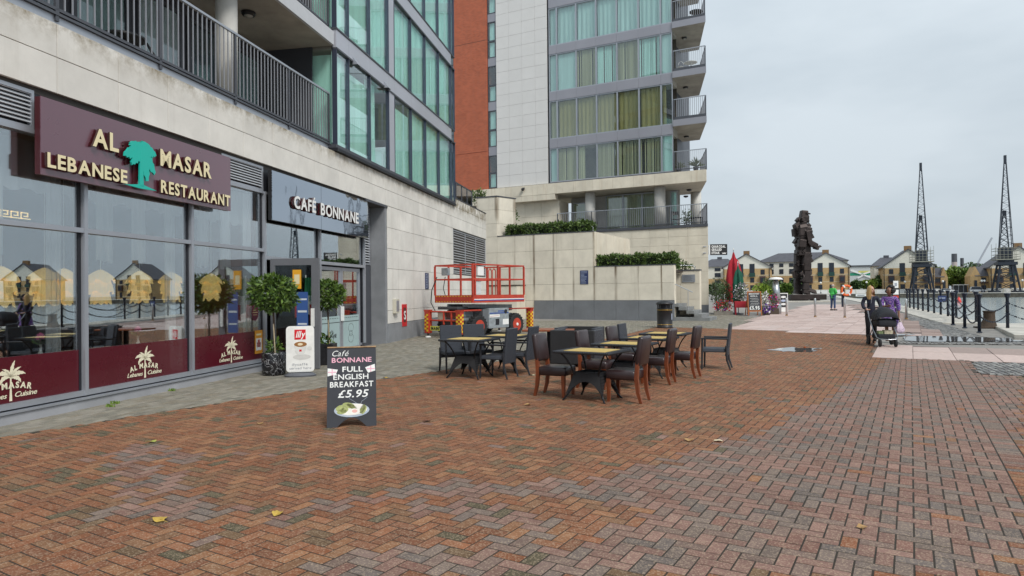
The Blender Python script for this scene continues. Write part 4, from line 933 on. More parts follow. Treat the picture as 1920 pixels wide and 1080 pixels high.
def ball_sampler(c, r, sq=(1,1,1), shell=.35, lumps=7, seed=0):
    lr = np.random.default_rng(seed); ld = lr.normal(0, 1, (lumps, 3)); ld /= np.linalg.norm(ld, axis=1)[:, None]
    def f(rg, n):
        d = rg.normal(0, 1, (n, 3)); d /= np.linalg.norm(d, axis=1)[:, None]
        k = 1 + .16*np.max(np.clip((d @ ld.T - .6)*2.2, 0, 1), axis=1)*1.5 - .10
        rad = r*k*(1 - shell*rg.random(n)**1.6); return np.array(c) + d*rad[:, None]*np.array(sq), d
    return f
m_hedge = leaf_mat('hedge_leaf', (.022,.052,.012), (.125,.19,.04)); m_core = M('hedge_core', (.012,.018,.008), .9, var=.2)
m_lw = stone('limestone_planter', (.70,.65,.55), amt=.42, edge=True)
m_lt = stone('limestone_tower', (.69,.63,.515), stain=(.36,.22,.10), amt=.55)
m_pp = stone('pale_tower_panel', (.66,.65,.635), stain=(.50,.48,.45), amt=.05, mot=.25)
# rust runs at the joints of the planter wall: painted wear carried on the panels
_t = m_lw.node_tree; _b = _t.nodes['Principled BSDF']
tcn = N('ShaderNodeTexCoord', _t); sxn = N('ShaderNodeSeparateXYZ', _t); _t.links.new(tcn.outputs['Object'], sxn.inputs[0])
ab = N('ShaderNodeMath', _t, operation='ABSOLUTE'); _t.links.new(sxn.outputs[0], ab.inputs[0])
rm = N('ShaderNodeMapRange', _t); rm.inputs['From Min'].default_value = .50; rm.inputs['From Max'].default_value = .585; _t.links.new(ab.outputs[0], rm.inputs[0])
gg = N('ShaderNodeNewGeometry', _t); mpp = N('ShaderNodeMapping', _t); mpp.inputs['Scale'].default_value = (1.1, 1.1, .22); _t.links.new(gg.outputs['Position'], mpp.inputs[0])
nn_ = N('ShaderNodeTexNoise', _t); nn_.inputs['Scale'].default_value = 1.3; nn_.inputs['Detail'].default_value = 5; _t.links.new(mpp.outputs[0], nn_.inputs['Vector'])
rn = N('ShaderNodeMapRange', _t); rn.inputs['From Min'].default_value = .40; rn.inputs['From Max'].default_value = .62; _t.links.new(nn_.outputs['Fac'], rn.inputs[0])
ml_ = N('ShaderNodeMath', _t, operation='MULTIPLY'); _t.links.new(rm.outputs[0], ml_.inputs[0]); _t.links.new(rn.outputs[0], ml_.inputs[1])
old = _b.inputs['Base Color'].links[0].from_socket; mxx = N('ShaderNodeMixRGB', _t); _t.links.new(ml_.outputs[0], mxx.inputs[0]); _t.links.new(old, mxx.inputs[1]); mxx.inputs[2].default_value = (.13,.085,.045,1); _t.links.new(mxx.outputs[0], _b.inputs['Base Color'])
# ---- stepped planter wall
pl = thing('planter_wall', 'stepped limestone planter wall with grey base behind the café tables', 'wall', (PP[0], PP[1], 0), THT)
jx = [-11.48, -10.13, -9.01, -7.80, -6.61, -5.44, -4.27, -3.06, -1.84, -.62, 0.0]; jz = [1.18, 2.06, 2.96, 3.92, 4.84, 5.6, 6.4, 7.14]
for a, b in zip(jx, jx[1:]):
    top = 7.2 if b <= -10.1 else (4.9 if b <= -4.2 else 2.97)
    for z0, z1 in zip(jz, jz[1:]):
        if z1 <= top: stone_panel(pl, a, z0, b, z1, m_lw)
m_gb = M('grey_base_panel', (.165,.175,.19), .55, var=.14, scale=1.6)
for a, b in zip(jx[3:], jx[4:]): MB().cbox(a+.004, -.03, .0, b-.004, .05, 1.172, .006).build('base_panel', m_gb, pl)
for z0, z1 in ((-.1, .62), (.62, 1.18)): 
    for a, b in zip(jx[:3], jx[1:4]): stone_panel(pl, a, z0, b, z1, m_lw)
MB().box(-11.47, .052, -.1, -10.14, .4, 7.12).build('pier_core', m_joint, pl); MB().box(-10.13, .056, -.1, -4.30, .4, 4.82).build('wall_core', m_joint, pl); MB().box(-4.29, .056, -.1, -.005, .4, 2.94).build('wall_core', m_lt, pl)
for z0, z1 in zip(jz[3:], jz[4:]): stone_panel(pl, 0, z0, 1.55, z1, m_lw).matrix_local = Matrix.Translation((-10.12, .01, 0)) @ Matrix.Rotation(math.radians(73.4), 4, 'Z') @ Matrix.Translation((.78, 0, (z0+z1)/2))
MB().prism([(-11.5,-.03),(-10.1,-.03),(-9.64,1.52),(-9.74,1.52),(-10.16,.1),(-11.5,.1)], 7.142, 7.20).build('pier_coping', m_alud, pl)
MB().box(-10.1, -.02, 4.842, -4.27, .44, 4.885).build('wall_coping', m_alud, pl); MB().box(-4.25, -.02, 2.962, .01, .44, 3.0).build('wall_coping', m_alud, pl)
MB().box(-4.29, .06, 2.6, -4.22, 6.2, 4.84).build('return_wall', m_lt, pl)
MB().box(-10., .41, 4.5, -4.3, 6., 4.6).build('planter_soil', M('planter_soil', (.05,.035,.025), .95, var=.3), pl); MB().box(-4.2, .41, 2.6, 0, 1.85, 2.7).build('planter_soil', bpy.data.materials['planter_soil'], pl)
lw_ = thing('low_planter_wall', 'low stained planter wall with dark coping behind the red lift', 'wall', (PP[0], PP[1], 0), THT)
for a, b in zip([-14., -12.8, -11.6, -10.4, -9.2], [-12.8, -11.6, -10.4, -9.2, -8.32]):
    for z0, z1 in ((-.1, .5), (.5, 1.25), (1.25, 2.0)): stone_panel(lw_, a, z0, b, z1, m_lw, y0=-1.1)
MB().box(-14, -1.04, -.1, -8.325, -.06, 1.99).build('wall_core', m_lt, lw_); MB().box(-14, -1.13, 2.005, -8.29, -.05, 2.06).build('wall_coping', M('brown_coping', (.075,.06,.045), .8, var=.3), lw_)
s = TX(1095.5, 520, 0, PP); nb = thing('wall_notice', 'dark blue notice on the planter wall above the grey base', 'notice', WT(s[0], -.005, s[1], PP), THT); notice(nb, .46, .74, 10, 2)
# hedges
def hedge(lb, x0, x1, y0, y1, z0, z1, n, seed):
    t = thing('hedge', lb, 'hedge', WT((x0+x1)/2, (y0+y1)/2, z0, PP), THT, 'clipped hedges on the planter walls'); a, b, h = (x1-x0)/2, (y1-y0)/2, z1-z0
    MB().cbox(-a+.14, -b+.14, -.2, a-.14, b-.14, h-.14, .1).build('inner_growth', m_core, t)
    leaves(n, box_sampler(-a, -b, -.05, a, b, h, .16, .05), .15, seed).build('foliage', m_hedge, t, kind='stuff'); return t
hedge('clipped hedge along the top of the taller planter wall', -9.6, -4.55, .25, 1.2, 4.75, 5.42, 5200, 11)
hedge('dense clipped hedge on the lower planter wall by the bin', -4.15, -.12, .18, 1.2, 2.85, 3.52, 4600, 12)
def bush(name, lb, cat, pos, r, h, n, seed, size=.14, mat=None, group=None, stem=True):
    t = thing(name, lb, cat, pos, 0, group)
    if stem:
        s_ = MB(); rr = random.Random(seed)
        for i in range(5): a = rr.uniform(0, 6.28); s_.tube([(0,0,-.3), (.25*r*math.cos(a), .25*r*math.sin(a), h*.5), (.6*r*math.cos(a), .6*r*math.sin(a), h*.85)], [.025,.018,.008], 5)
        s_.build('stems', M('twig_bark', (.09,.065,.045), .9) if 'twig_bark' not in bpy.data.materials else bpy.data.materials['twig_bark'], t)
    leaves(n, ball_sampler((0,0,h*.52), r, (1,1,h/(2*r)), .75, 7, seed), size, seed).build('foliage', mat or m_hedge, t, kind='stuff'); return t
def at_depth(px, py, d): p = D(px, py, d); return p
p = WT(*TX(990, 418, 2.6, PP)[:1], 2.6, 5.0, PP)
bush('low_shrub', 'rounded dark shrub behind the taller hedge below the pale ledge', 'shrub', WT(-11.3, 2.6, 5.5, PP), .9, .55, 700, 21)
bush('leafy_sapling', 'small upright sapling nearest the limestone pier', 'sapling', WT(TX(950, 410, 2.6, PP)[0], 2.6, 5.6, PP), .28, 1.15, 130, 22, .13, group='saplings behind the hedge')
bush('leafy_sapling', 'small upright sapling right of the one by the limestone pier', 'sapling', WT(TX(964, 410, 2.6, PP)[0], 2.6, 5.6, PP), .26, 1.25, 120, 23, .13, group='saplings behind the hedge')
bush('low_shrub', 'dark shrub at the foot of the red brick tower', 'shrub', WT(TX(897, 362, 1.2, PP)[0], 1.2, 7.0, PP), .5, .8, 500, 24)
bush('low_shrub', 'small yellow-green shrub behind the stair handrail', 'shrub', WT(TX(1278, 505, 2.4, PP)[0], 2.6, 2.6, PP), .55, .55, 300, 25)
# stair, plaque wall and rails
st = thing('stone_stair', 'short grey stone stair beside the bin at the end of the planter wall', 'stairs', (PP[0], PP[1], 0), THT)
zg = GZ(PP[1])
for i in range(5): MB().cbox(-1.0 if i else -1.0, .02, zg-.1, 1.72-i*.38, 1.85, zg+.17*(i+1), .008).build('step', M('stair_stone', (.21,.215,.215), .75, var=.2, scale=2) if 'stair_stone' not in bpy.data.materials else bpy.data.materials['stair_stone'], st) if i == 0 else MB().cbox(1.72-i*.38-.379, .02, zg+.171*i, 1.72-i*.38, 1.85, zg+.17*(i+1), .008).build('step', bpy.data.materials['stair_stone'], st)
MB().box(-1.2, .03, zg+.1, 1.72-4*.38-.38, 1.85, zg+.85).build('landing', bpy.data.materials['stair_stone'], st)
m_steel = M('brushed_steel', (.55,.55,.55), .3, .9, var=.05)
hr = thing('stair_handrail', 'steel handrail sloping down beside the stone stair', 'handrail', (PP[0], PP[1], 0), THT)
a, b = TX(1266, 533, .12, PP), TX(1299, 548, .12, PP); MB().tube([(a[0]-.4, .12, a[1]+.14), (a[0], .12, a[1]), (b[0], .12, b[1])], .024, 8).build('rail', m_steel, hr)
c = TX(1290, 545, .12, PP); MB().tube([(c[0], .12, c[1]-.02), (c[0], .12, zg+.3)], .02, 8).build('post', m_steel, hr)
pw_ = thing('plaque_wall', 'limestone wall with a small grey plaque behind the stone stair', 'wall', (PP[0], PP[1], 0), THT)
xe = TX(1312, 540, 1.9, PP)[0]
xr = [xe-4.3, xe-3.2, xe-2.1, xe-1.0, xe]
for a, b in zip(xr, xr[1:]):
    for z0, z1 in ((-.1,.35),(.35,1.2),(1.2,2.0),(2.0,2.7)): stone_panel(pw_, a, z0, b, z1, m_lt if z0 >= .3 else m_gb, y0=1.9)
MB().box(xe-4.3, 1.956, -.1, xe-.003, 2.3, 2.69).build('wall_core', m_lt, pw_); MB().box(xe-4.3, 1.87, 2.702, xe+.02, 2.34, 2.76).build('wall_coping', m_alud, pw_)
q = TX(1291, 522, 1.88, PP); qb = thing('wall_plaque', 'small grey engraved plaque above the stone stair', 'plaque', WT(q[0], 1.885, q[1], PP), THT)
MB().cbox(-.34, -.02, -.2, .34, 0, .2, .004).build('plate', M('plaque_metal', (.30,.32,.35), .5, .4, var=.1), qb)
for i in range(5): MB().box(-.26, -.0225, .12-i*.06, .2-.05*(i % 2), -.0205, .135-i*.06).build('text_line', m_alud, qb)
gr_ = thing('wall_top_rail', 'bent steel rail on top of the plaque wall', 'handrail', (PP[0], PP[1], 0), THT)
a, b = TX(1262, 497, 2.1, PP), TX(1303, 498, 2.1, PP); MB().tube([(a[0], 2.1, a[1]), (b[0]-.12, 2.1, b[1]), (b[0]-.02, 2.1, b[1]-.06), (b[0], 2.1, b[1]-.16), (b[0], 2.1, 2.74)], .026, 8).build('rail', m_steel, gr_); MB().tube([(a[0], 2.1, 2.74), (a[0], 2.1, a[1])], .022, 8).build('post', m_steel, gr_)
g2 = thing('wall_top_rail', 'bent steel rail at the right end of the taller hedge', 'handrail', (PP[0], PP[1], 0), THT)
a, b = TX(1103, 424, .5, PP), TX(1111, 424, .5, PP); MB().tube([(a[0]-.1, .5, a[1]), (b[0]-.05, .5, b[1]), (b[0]+.02, .5, b[1]-.06), (b[0]+.02, .5, 4.88)], .026, 8).build('rail', m_steel, g2)
# ---- tower
tw = thing('apartment_tower', 'apartment tower of pale panels, red brick and curtained glazing with balconies', 'building', (P2[0], P2[1], 0), THT)
# podium
px_ = [-9.6, -8.5, -7.3, -6.1, -4.9, -3.7, -2.5, -1.25, 0.]; pz = [.75, 1.45, 2.15, 2.85, 3.70, 4.55, 5.10, 5.66]
for a, b in zip(px_, px_[1:]):
    for z0, z1 in zip(pz, pz[1:]): stone_panel(tw, a, z0, b, z1, m_lt)
    MB().cbox(a+.004, -.03, .1, b-.004, .05, .742, .006).build('base_panel', m_gb, tw)
def side(x, y0, y1): return [(x+SDV[0]*y0/SDV[1], y0), (x+SDV[0]*y1/SDV[1], y1)]
MB().prism([(-16., .055), (-.02, .055), (-.02+SDV[0]*9, 9.), (-16, 9.)], .1, 5.65).build('podium_core', m_lt, tw)
MB().prism([(-10.3,-.06), (.02,-.06), (.02+SDV[0]*9, 9.), (-10.3, 9.)], 5.665, 5.84).build('terrace_edge', m_alud, tw)
balustrade(tw, -10.25, -.02, 5.93, 7.12, .0, .14, [-10.22, -7.7, -5.1, -2.5, -.05], .011)
def side_rail(par, x, z0, z1, L=4.6, pitch=.16):
    sdn = SDV/np.hypot(*SDV); q = lambda t: (x + sdn[0]*t, sdn[1]*t)
    MB().bar((*q(0), z1-.022), (*q(L), z1-.022), .05, .045).build('top_rail', m_alu, par); MB().bar((*q(0), z0+.022), (*q(L), z0+.022), .04, .045).build('bottom_rail', m_alud, par)
    bar = MB().box(-.011, -.011, z0+.046, .011, .011, z1-.046).mesh('baluster', m_rail)
    t = pitch
    while t < L: link('baluster', bar, par, (*q(t), 0)); t += pitch
side_rail(tw, -.03, 5.93, 7.12, 6.)
# terrace flat behind two round columns
MB().prism([(-10.2, 2.5), (-2.3, 2.5), (-2.3+SDV[0]*3, 5.), (-10.2, 5.)], 5.84, 8.44).build('terrace_wall', m_plaster, tw)
m_tw = glass('tower_glass', (.92,.97,.96), .09, wob=.01); m_ol = curtain_mat('olive_curtain', (.36,.30,.13)); m_bg = curtain_mat('beige_curtain', (.46,.43,.28)); m_tl = curtain_mat('teal_voile', (.50,.66,.64)); m_dkr = M('dim_room', (.10,.085,.07), .9, var=.4, scale=1.5)
def tower_pane(x0, x1, z0, z1, y, cmat, kind, seed, par=tw):
    f = MB(); f.box(x0, y-.03, z0, x0+.045, y+.05, z1); f.box(x1-.045, y-.03, z0, x1, y+.05, z1); f.box(x0+.045, y-.03, z0, x1-.045, y+.05, z0+.06); f.box(x0+.045, y-.03, z1-.06, x1-.045, y+.05, z1)
    fr = f.build('window_frame', m_alu, par)
    MB().box(x0+.04, y, z0+.055, x1-.04, y+.012, z1-.055).build('pane', m_tw, fr)
    rnd = random.Random(seed); a, b = x0+.05, x1-.05
    if kind == 'drape': drape(a, b, z0+.06, z1-.06, y+.18, 4.5*(b-a)/1.4, .045, seed).build('curtain', cmat, fr, True)
    elif kind == 'roller': MB().box(a, y+.12, z0+.07, b, y+.125, z1-.06).build('roller_blind', cmat, fr)
    elif kind == 'blinds':
        mb = MB(); x = a + .03
        while x < b-.03:
            if rnd.random() < .86:
                an = rnd.uniform(.5, 1.25) ; w_ = .05; mb.add([(x-w_*math.cos(an), y+.14-w_*math.sin(an), z0+.08), (x+w_*math.cos(an), y+.14+w_*math.sin(an), z0+.08), (x+w_*math.cos(an), y+.14+w_*math.sin(an), z1-.07), (x-w_*math.cos(an), y+.14-w_*math.sin(an), z1-.07)], [(0,1,2,3)])
            x += rnd.uniform(.075, .105)
        mb.build('vertical_blind', cmat, fr, kind='stuff')
    elif kind == 'half':
        drape(a, a+(b-a)*.35, z0+.06, z1-.06, y+.18, 2.5, .04, seed).build('curtain', cmat, fr, True)
    return fr
for i, (a, b) in enumerate(zip([-7.35, -6.1, -4.75], [-6.1, -4.75, -3.3])): tower_pane(a, b, 5.86, 8.36, 1.9, m_bg, 'drape', 300+i)
tower_pane(-9.85, -8.3, 5.86, 8.0, 1.9, m_bg, 'roller', 310); tower_pane(-2.75, -2.3, 5.86, 8.3, 1.7, m_tl, 'roller', 311)
for px in (1107, 1237.5): MB().lathe([(.36,5.84),(.36,8.445)], 24, (TX(px, 400, .55)[0], .55)).build('round_column', m_plaster, tw, True)
MB().lathe([(.36,5.84),(.36,8.445)], 24, (-1.6, 4.2)).build('round_column', m_plaster, tw, True)
for a, b in ((-15.6,-14.2),(-14.2,-12.9),(-12.9,-11.6),(-11.6,-10.2)):
    for z0, z1 in ((4.9, 5.9), (5.9, 7.0), (7.0, 8.06)): stone_panel(tw, a, z0, b, z1, m_lt, y0=.3)
MB().box(-16, .356, 4.9, -10.21, 2.0, 8.05).build('wall_core', m_lt, tw)
# stone ledge
lx = [-17.0, -15.6, -14.2, -12.9, -11.6, -10.3, -8.9, -7.5, -6.1, -4.7, -3.3, -1.9, -.95, 0.]
for a, b in zip(lx, lx[1:]): stone_panel(tw, a, 8.46, b, 9.2, m_lt, y0=-.26)
for a, b in zip(lx[:5], lx[1:6]): stone_panel(tw, a, 8.07, b, 8.455, m_lt, y0=-.26)
MB().prism([(-17., -.205), (-.01, -.205), (-.01+SDV[0]*5.2, 5.), (-17., 5.)], 8.46, 9.19).build('ledge_core', m_lt, tw)
MB().prism([(-17., -.205), (-10.3, -.205), (-10.3, .29), (-17., .29)], 8.08, 8.455).build('ledge_core', m_lt, tw)
# glazed storeys
zs = [(9.30, 11.68), (12.32, 14.98), (15.62, 18.25), (18.85, 21.5), (22.1, 24.7)]
mxs = [-10.76, -10.17, -8.72, -7.27, -5.81, -4.33, -2.86, -2.12]
m_sp2 = M('mauve_grey_spandrel', (.30,.30,.335), .4, .25, var=.06, scale=.5)
MB().prism([(-24, 1.3), (-2.16, 1.3), (-2.16+SDV[0]*8, 9.3), (-24, 9.3)], 9.2, 26).build('inner_core', m_dkr, tw)
kinds = [[('blinds', m_bg)]*2 + [('blinds', m_bg), ('half', m_bg), ('blinds', m_bg), ('blinds', m_bg), ('blinds', m_bg), ('drape', m_tl)],
         [('drape', m_bg), ('drape', m_ol), ('drape', m_ol), ('drape', m_ol), ('drape', m_ol), ('drape', m_ol), ('half', m_ol)],
         [('roller', m_tl), ('roller', m_tl), ('blinds', m_bg), ('blinds', m_curt), ('blinds', m_bg), ('blinds', m_curt), ('roller', m_tl)],
         [('drape', m_tl)]*7, [('drape', m_tl)]*7]
kinds[0] = [('roller', m_tl), ('blinds', m_bg), ('half', m_bg), ('blinds', m_bg), ('blinds', m_bg), ('blinds', m_bg), ('roller', m_tl)]
for i, (z0, z1) in enumerate(zs):
    for j, (a, b) in enumerate(zip(mxs, mxs[1:])):
        k, cm = kinds[i][j]; tower_pane(a+.003, b-.003, z0, z1, .02, cm, k, 40*i+j)
    zt = zs[i+1][0] if i < 4 else 26
    for a, b in zip(mxs, mxs[1:]): MB().box(a+.004, -.04, z1+.01, b-.004, .10, zt-.01).build('spandrel_panel', m_sp2, tw)
    MB().box(-10.9, -.02, z1, -2.1, 1.3, zt-.02).build('floor_slab', m_conc, tw) if False else None
    MB().box(mxs[0]-.12, .02, z0, mxs[0], .3, zt).build('reveal', m_gask, tw)
    MB().box(mxs[0], .12, z1-.02, -2.14, 1.29, zt-.03).build('floor_slab', m_conc, tw)
MB().box(-10.80, -.03, 9.205, -2.1, .2, 9.295).build('sill_rail', m_alud, tw)
# side return of the glazing
for z0, z1 in zs: MB().add([(-2.11, .05, z0), (-2.11+SDV[0]*1.2, 1.2, z0), (-2.11+SDV[0]*1.2, 1.2, z1), (-2.11, .05, z1), (-2.14, .05, z0), (-2.14+SDV[0]*1.2, 1.2, z0), (-2.14+SDV[0]*1.2, 1.2, z1), (-2.14, .05, z1)], [(0,1,2,3),(7,6,5,4),(0,4,5,1),(3,2,6,7)]).build('side_pane', m_tw, tw)
MB().prism([(-2.6, 1.31), (-2.2+SDV[0]*1.4, 1.31), (-2.2+SDV[0]*7, 7.), (-2.6, 7.)], 9.2, 26).build('side_wall', m_alud, tw)
# pale panels, window strip and brick
for i in range(4):
    a = -14.96 + i*1.045; b = a + 1.045 if i < 3 else -10.885
    for j in range(20):
        z0 = 9.25 + j*.84
        stone_panel(tw, a, z0, b, z0+.84, m_pp, y0=-.05, d=.06)
MB().box(-14.95, .012, 9.2, -10.89, 1.3, 26).build('panel_backing', m_joint, tw)
for i, (z0, z1) in enumerate(zs):
    zm = (z0+z1)/2 - .1
    for q, (u, v) in enumerate(((z0, zm), (zm, z1))):
        f = MB(); f.box(-15.68, .02, u, -15.62, .12, v); f.box(-15.06, .02, u, -15.0, .12, v); f.box(-15.62, .02, u, -15.06, .12, u+.06); f.box(-15.62, .02, v-.06, -15.06, .12, v); fr = f.build('window_frame', m_alud, tw)
        MB().box(-15.62, .06, u+.06, -15.06, .07, v-.06).build('pane', m_tw, fr)
        if q == 0 or i % 2: MB().box(-15.6, .2, u+.06, -15.2 + .1*(i % 3), .21, v-.06).build('roller_blind', m_curt, fr)
    zt = zs[i+1][0] if i < 4 else 26
    MB().box(-15.68, .03, z1+.003, -15.0, .12, zt-.003).build('spandrel_panel', m_sp2, tw)
m_brk, t_, b_ = newmat('red_brickwork'); L = t_.links.new
tcb = N('ShaderNodeTexCoord', t_); sxb = N('ShaderNodeSeparateXYZ', t_); cb = N('ShaderNodeCombineXYZ', t_); L(tcb.outputs['Object'], sxb.inputs[0]); L(sxb.outputs[0], cb.inputs[0]); L(sxb.outputs[2], cb.inputs[1])
bt = N('ShaderNodeTexBrick', t_); bt.inputs['Scale'].default_value = 1; bt.inputs['Brick Width'].default_value = .225; bt.inputs['Row Height'].default_value = .075; bt.inputs['Mortar Size'].default_value = .009; bt.inputs['Bias'].default_value = -.2
bt.inputs['Color1'].default_value = (.46,.10,.040,1); bt.inputs['Color2'].default_value = (.34,.068,.028,1); bt.inputs['Mortar'].default_value = (.30,.16,.11,1); L(cb.outputs[0], bt.inputs['Vector'])
ng = N('ShaderNodeTexNoise', t_); ng.inputs['Scale'].default_value = 1.2; ng.inputs['Detail'].default_value = 10; ng.inputs['Roughness'].default_value = .8; L(tcb.outputs['Object'], ng.inputs['Vector']); rg_ = N('ShaderNodeMapRange', t_); rg_.inputs['To Min'].default_value = .62; rg_.inputs['To Max'].default_value = 1.45; L(ng.outputs['Fac'], rg_.inputs[0])
mb_ = N('ShaderNodeMixRGB', t_, blend_type='MULTIPLY'); mb_.inputs[0].default_value = 1; L(bt.outputs['Color'], mb_.inputs[1]); L(rg_.outputs[0], mb_.inputs[2]); L(mb_.outputs[0], b_.inputs['Base Color']); b_.inputs['Roughness'].default_value = .85
MB().box(-18.60, -.08, 8.9, -15.72, 1.3, 26).build('brick_wall', m_brk, tw)
for z in (12.0, 20.2): MB().box(-18.6, -.086, z, -15.72, -.0805, z+.03).build('movement_joint', M('joint_line', (.14,.04,.025), .9), tw)
MB().box(-24, .1, 8.0, -18.61, 1.3, 26).build('grey_wall', m_sp2, tw)
for i, (z0, z1) in enumerate(zs):
    for u, v in ((z0, z0+1.15), (z0+1.2, z1)): f = MB().box(-19.3, .06, u, -18.66, .1, v).build('window_frame', m_alud, tw); MB().box(-19.24, .05, u+.06, -18.72, .058, v-.06).build('pane', m_tw, f)
MB().prism([(-24, -.1), (-.0, -.1), (SDV[0]*7, 7), (-24, 9)], 25.9, 26.4).build('roof_slab', m_conc, tw)
# balconies at the corner
sd1 = SDV*4.85
def bal_poly(o=0.): return [(-2.1, -.1-o), (0+o*.3, -.1-o), (0+o*.3+sd1[0], sd1[1]), (-2.1+sd1[0], sd1[1])]
LAMP = []
for i, zb in enumerate((12.16, 15.27, 18.45, 21.7)):
    MB().prism(bal_poly(), zb, zb+.38).build('balcony_slab', m_conc, tw)
    MB().box(-2.09, -.125, zb-.01, .02, -.102, zb+.40).build('balcony_fascia', m_sp2, tw)
    MB().box(-2.05, -.08, zb+.41, -.02, -.0, zb+.54).build('edge_channel', m_alud, tw)
for i, zb in enumerate((9.2, 12.54, 15.65, 18.83)):
    balustrade(tw, -2.05, -.03, zb+.16, zb+1.36, -.04, .125, [-2.03, -.04], .012); side_rail(tw, -.03, zb+.16, zb+1.36, 4.7)
lampnames = ['under the highest balcony in view', 'second from the top under the tower balconies', 'third from the top under the tower balconies', 'under the lowest glazed-floor balcony']
first = None
for i, (px, py, zb) in enumerate(((1283, 70, 18.45), (1285.5, 163, 15.27), (1287, 255, 12.16), (1292, 355, 8.46), (1286, 367, 8.46), (1279, 275, 12.16))):
    if i == 5: break
    r = ray(px, py); t = (zb-H)/r[2]; q = np.array([0,0,H])+r*t
    o = thing('bulkhead_lamp', 'x', 'lamp', (q[0], q[1], zb-.005), 0, 'bulkhead lamps under the balconies') if i == 0 else clone(first)
    if i == 0:
        MB().lathe([(.17,0),(.17,-.05),(.14,-.1)], 18).build('lamp_body', m_black, o); MB().ball((0,0,-.06), .12, 10, (1,1,.7)).build('diffuser', bpy.data.materials['lamp_glass'], o, True); first = o
    o.location = (q[0], q[1], zb-.005); o['label'] = 'round black bulkhead lamp ' + ['under the highest tower balcony in view', 'second from the top under the tower balconies', 'third from the top under the tower balconies', 'under the stone ledge, further right of the pair', 'under the stone ledge, further left of the pair'][i]
# things standing on the balconies
wt = thing('balcony_table', 'white bistro table on the second tower balcony from the top', 'table', WT(-1.15, .9, 15.65), THT)
MB().lathe([(.42,.72),(.42,.75)], 24).build('tabletop', m_white, wt)
for a in (0, 2.1, 4.2): MB().tube([(0,0,.7), (.1*math.cos(a), .1*math.sin(a), .3), (.34*math.cos(a), .34*math.sin(a), 0)], .016, 6).build('leg', m_white, wt)
wc = thing('balcony_chair', 'white wire chair beside the white bistro table on the tower', 'chair', WT(-1.75, .6, 15.65), THT)
MB().lathe([(.2,.44),(.2,.46)], 14).build('seat', m_white, wc); MB().tube([(.2*math.cos(a), .19, .46+.42*math.sin(a)) for a in [math.pi*i/12 for i in range(13)]], .014, 6).build('backrest', m_white, wc)
for a in (.8,2.3,3.9,5.5): MB().tube([(.18*math.cos(a), .18*math.sin(a), .45), (.22*math.cos(a), .22*math.sin(a), 0)], .012, 5).build('leg', m_white, wc)
dt = thing('balcony_table', 'dark round table on the highest tower balcony in view', 'table', WT(-.75, .8, 18.83), THT)
MB().lathe([(.42,.70),(.42,.75)], 20).build('tabletop', m_black, dt); MB().lathe([(.25,0),(.25,.03),(.03,.05),(.03,.7)], 12).build('pedestal', m_black, dt)
tc_ = thing('terrace_chair', 'dark slatted folding chair leaning by the second column on the terrace', 'chair', WT(-2.2, .8, 5.84), THT+.5)
for y0, z0, y1, z1 in ((-.25,0,.2,1.0),(.25,0,-.2,.5)): MB().bar((-.22,y0,z0),(-.22,y1,z1),.03).build('leg', m_black, tc_); MB().bar((.22,y0,z0),(.22,y1,z1),.03).build('leg', m_black, tc_)
MB().box(-.22,-.2,.44,.22,.2,.47).build('seat', m_black, tc_); MB().bar((0,.1,.75),(0,.2,1.0),.44,.02,(0,1,0)).build('backrest', m_black, tc_)
tt = thing('terrace_table', 'dark slatted low table on the terrace near its right end', 'table', WT(-.95, 1.0, 5.84), THT)
for i in range(6): MB().box(-.4, -.3+i*.105, .5, .4, -.21+i*.105, .53).build('slat', m_black, tt)
for x, y in ((-.36,-.26),(.36,-.26),(-.36,.26),(.36,.26)): MB().box(x-.02,y-.02,0,x+.02,y+.02,.5).build('leg', m_black, tt)
m_spk = leaf_mat('spiky_leaf', (.04,.07,.03), (.20,.24,.12))
def spiky(name, lb, pos, r, n, seed, mat=None, wd=.03, pot=True):
    t = thing(name, lb, 'plant', pos); rnd = random.Random(seed); mb = MB()
    for i in range(n):
        a = rnd.uniform(0, 6.28); e = rnd.uniform(.3, 1.4); L = r*rnd.uniform(.7, 1.1); d = Vector((math.cos(a)*math.cos(e), math.sin(a)*math.cos(e), math.sin(e))); s_ = Vector((-math.sin(a), math.cos(a), 0))*wd
        b0 = Vector((0,0,.35)); mm_ = b0 + d*L*.55; tip = b0 + d*L - Vector((0,0,.14*L)); mb.add([b0-s_*.5, b0+s_*.5, mm_+s_, tip, mm_-s_], [(0,1,2,3,4)])
    mb.build('foliage', mat or m_spk, t, kind='stuff')
    if pot: MB().lathe([(.13,0),(.18,.34),(.16,.34),(.15,.3)], 14).build('pot', m_alud, t)
    return t
spiky('potted_yucca', 'spiky potted yucca on the lowest glazed-floor tower balcony', WT(-.8, .5, 9.2), .75, 60, 31)
spiky('potted_plant', 'small potted plant at the left of the lowest glazed-floor balcony', WT(-1.85, .4, 9.2), .55, 40, 32)
bush('potted_shrub', 'dark leafy shrub on the terrace beside the second column', 'plant', WT(-1.6, 1.3, 5.84), .35, 1.1, 260, 33)
# camera and pot on the ledge
cc_ = thing('security_camera', 'small black dome camera on the pale ledge of the tower', 'camera', WT(TX(981, 355, -.3)[0], -.27, TX(981, 355, -.3)[1]), THT)
MB().box(-.1, -.04, 0, .1, 0, .12).build('bracket', m_black, cc_); MB().ball((0, -.12, -.02), .11, 10).build('dome', m_black, cc_, True)
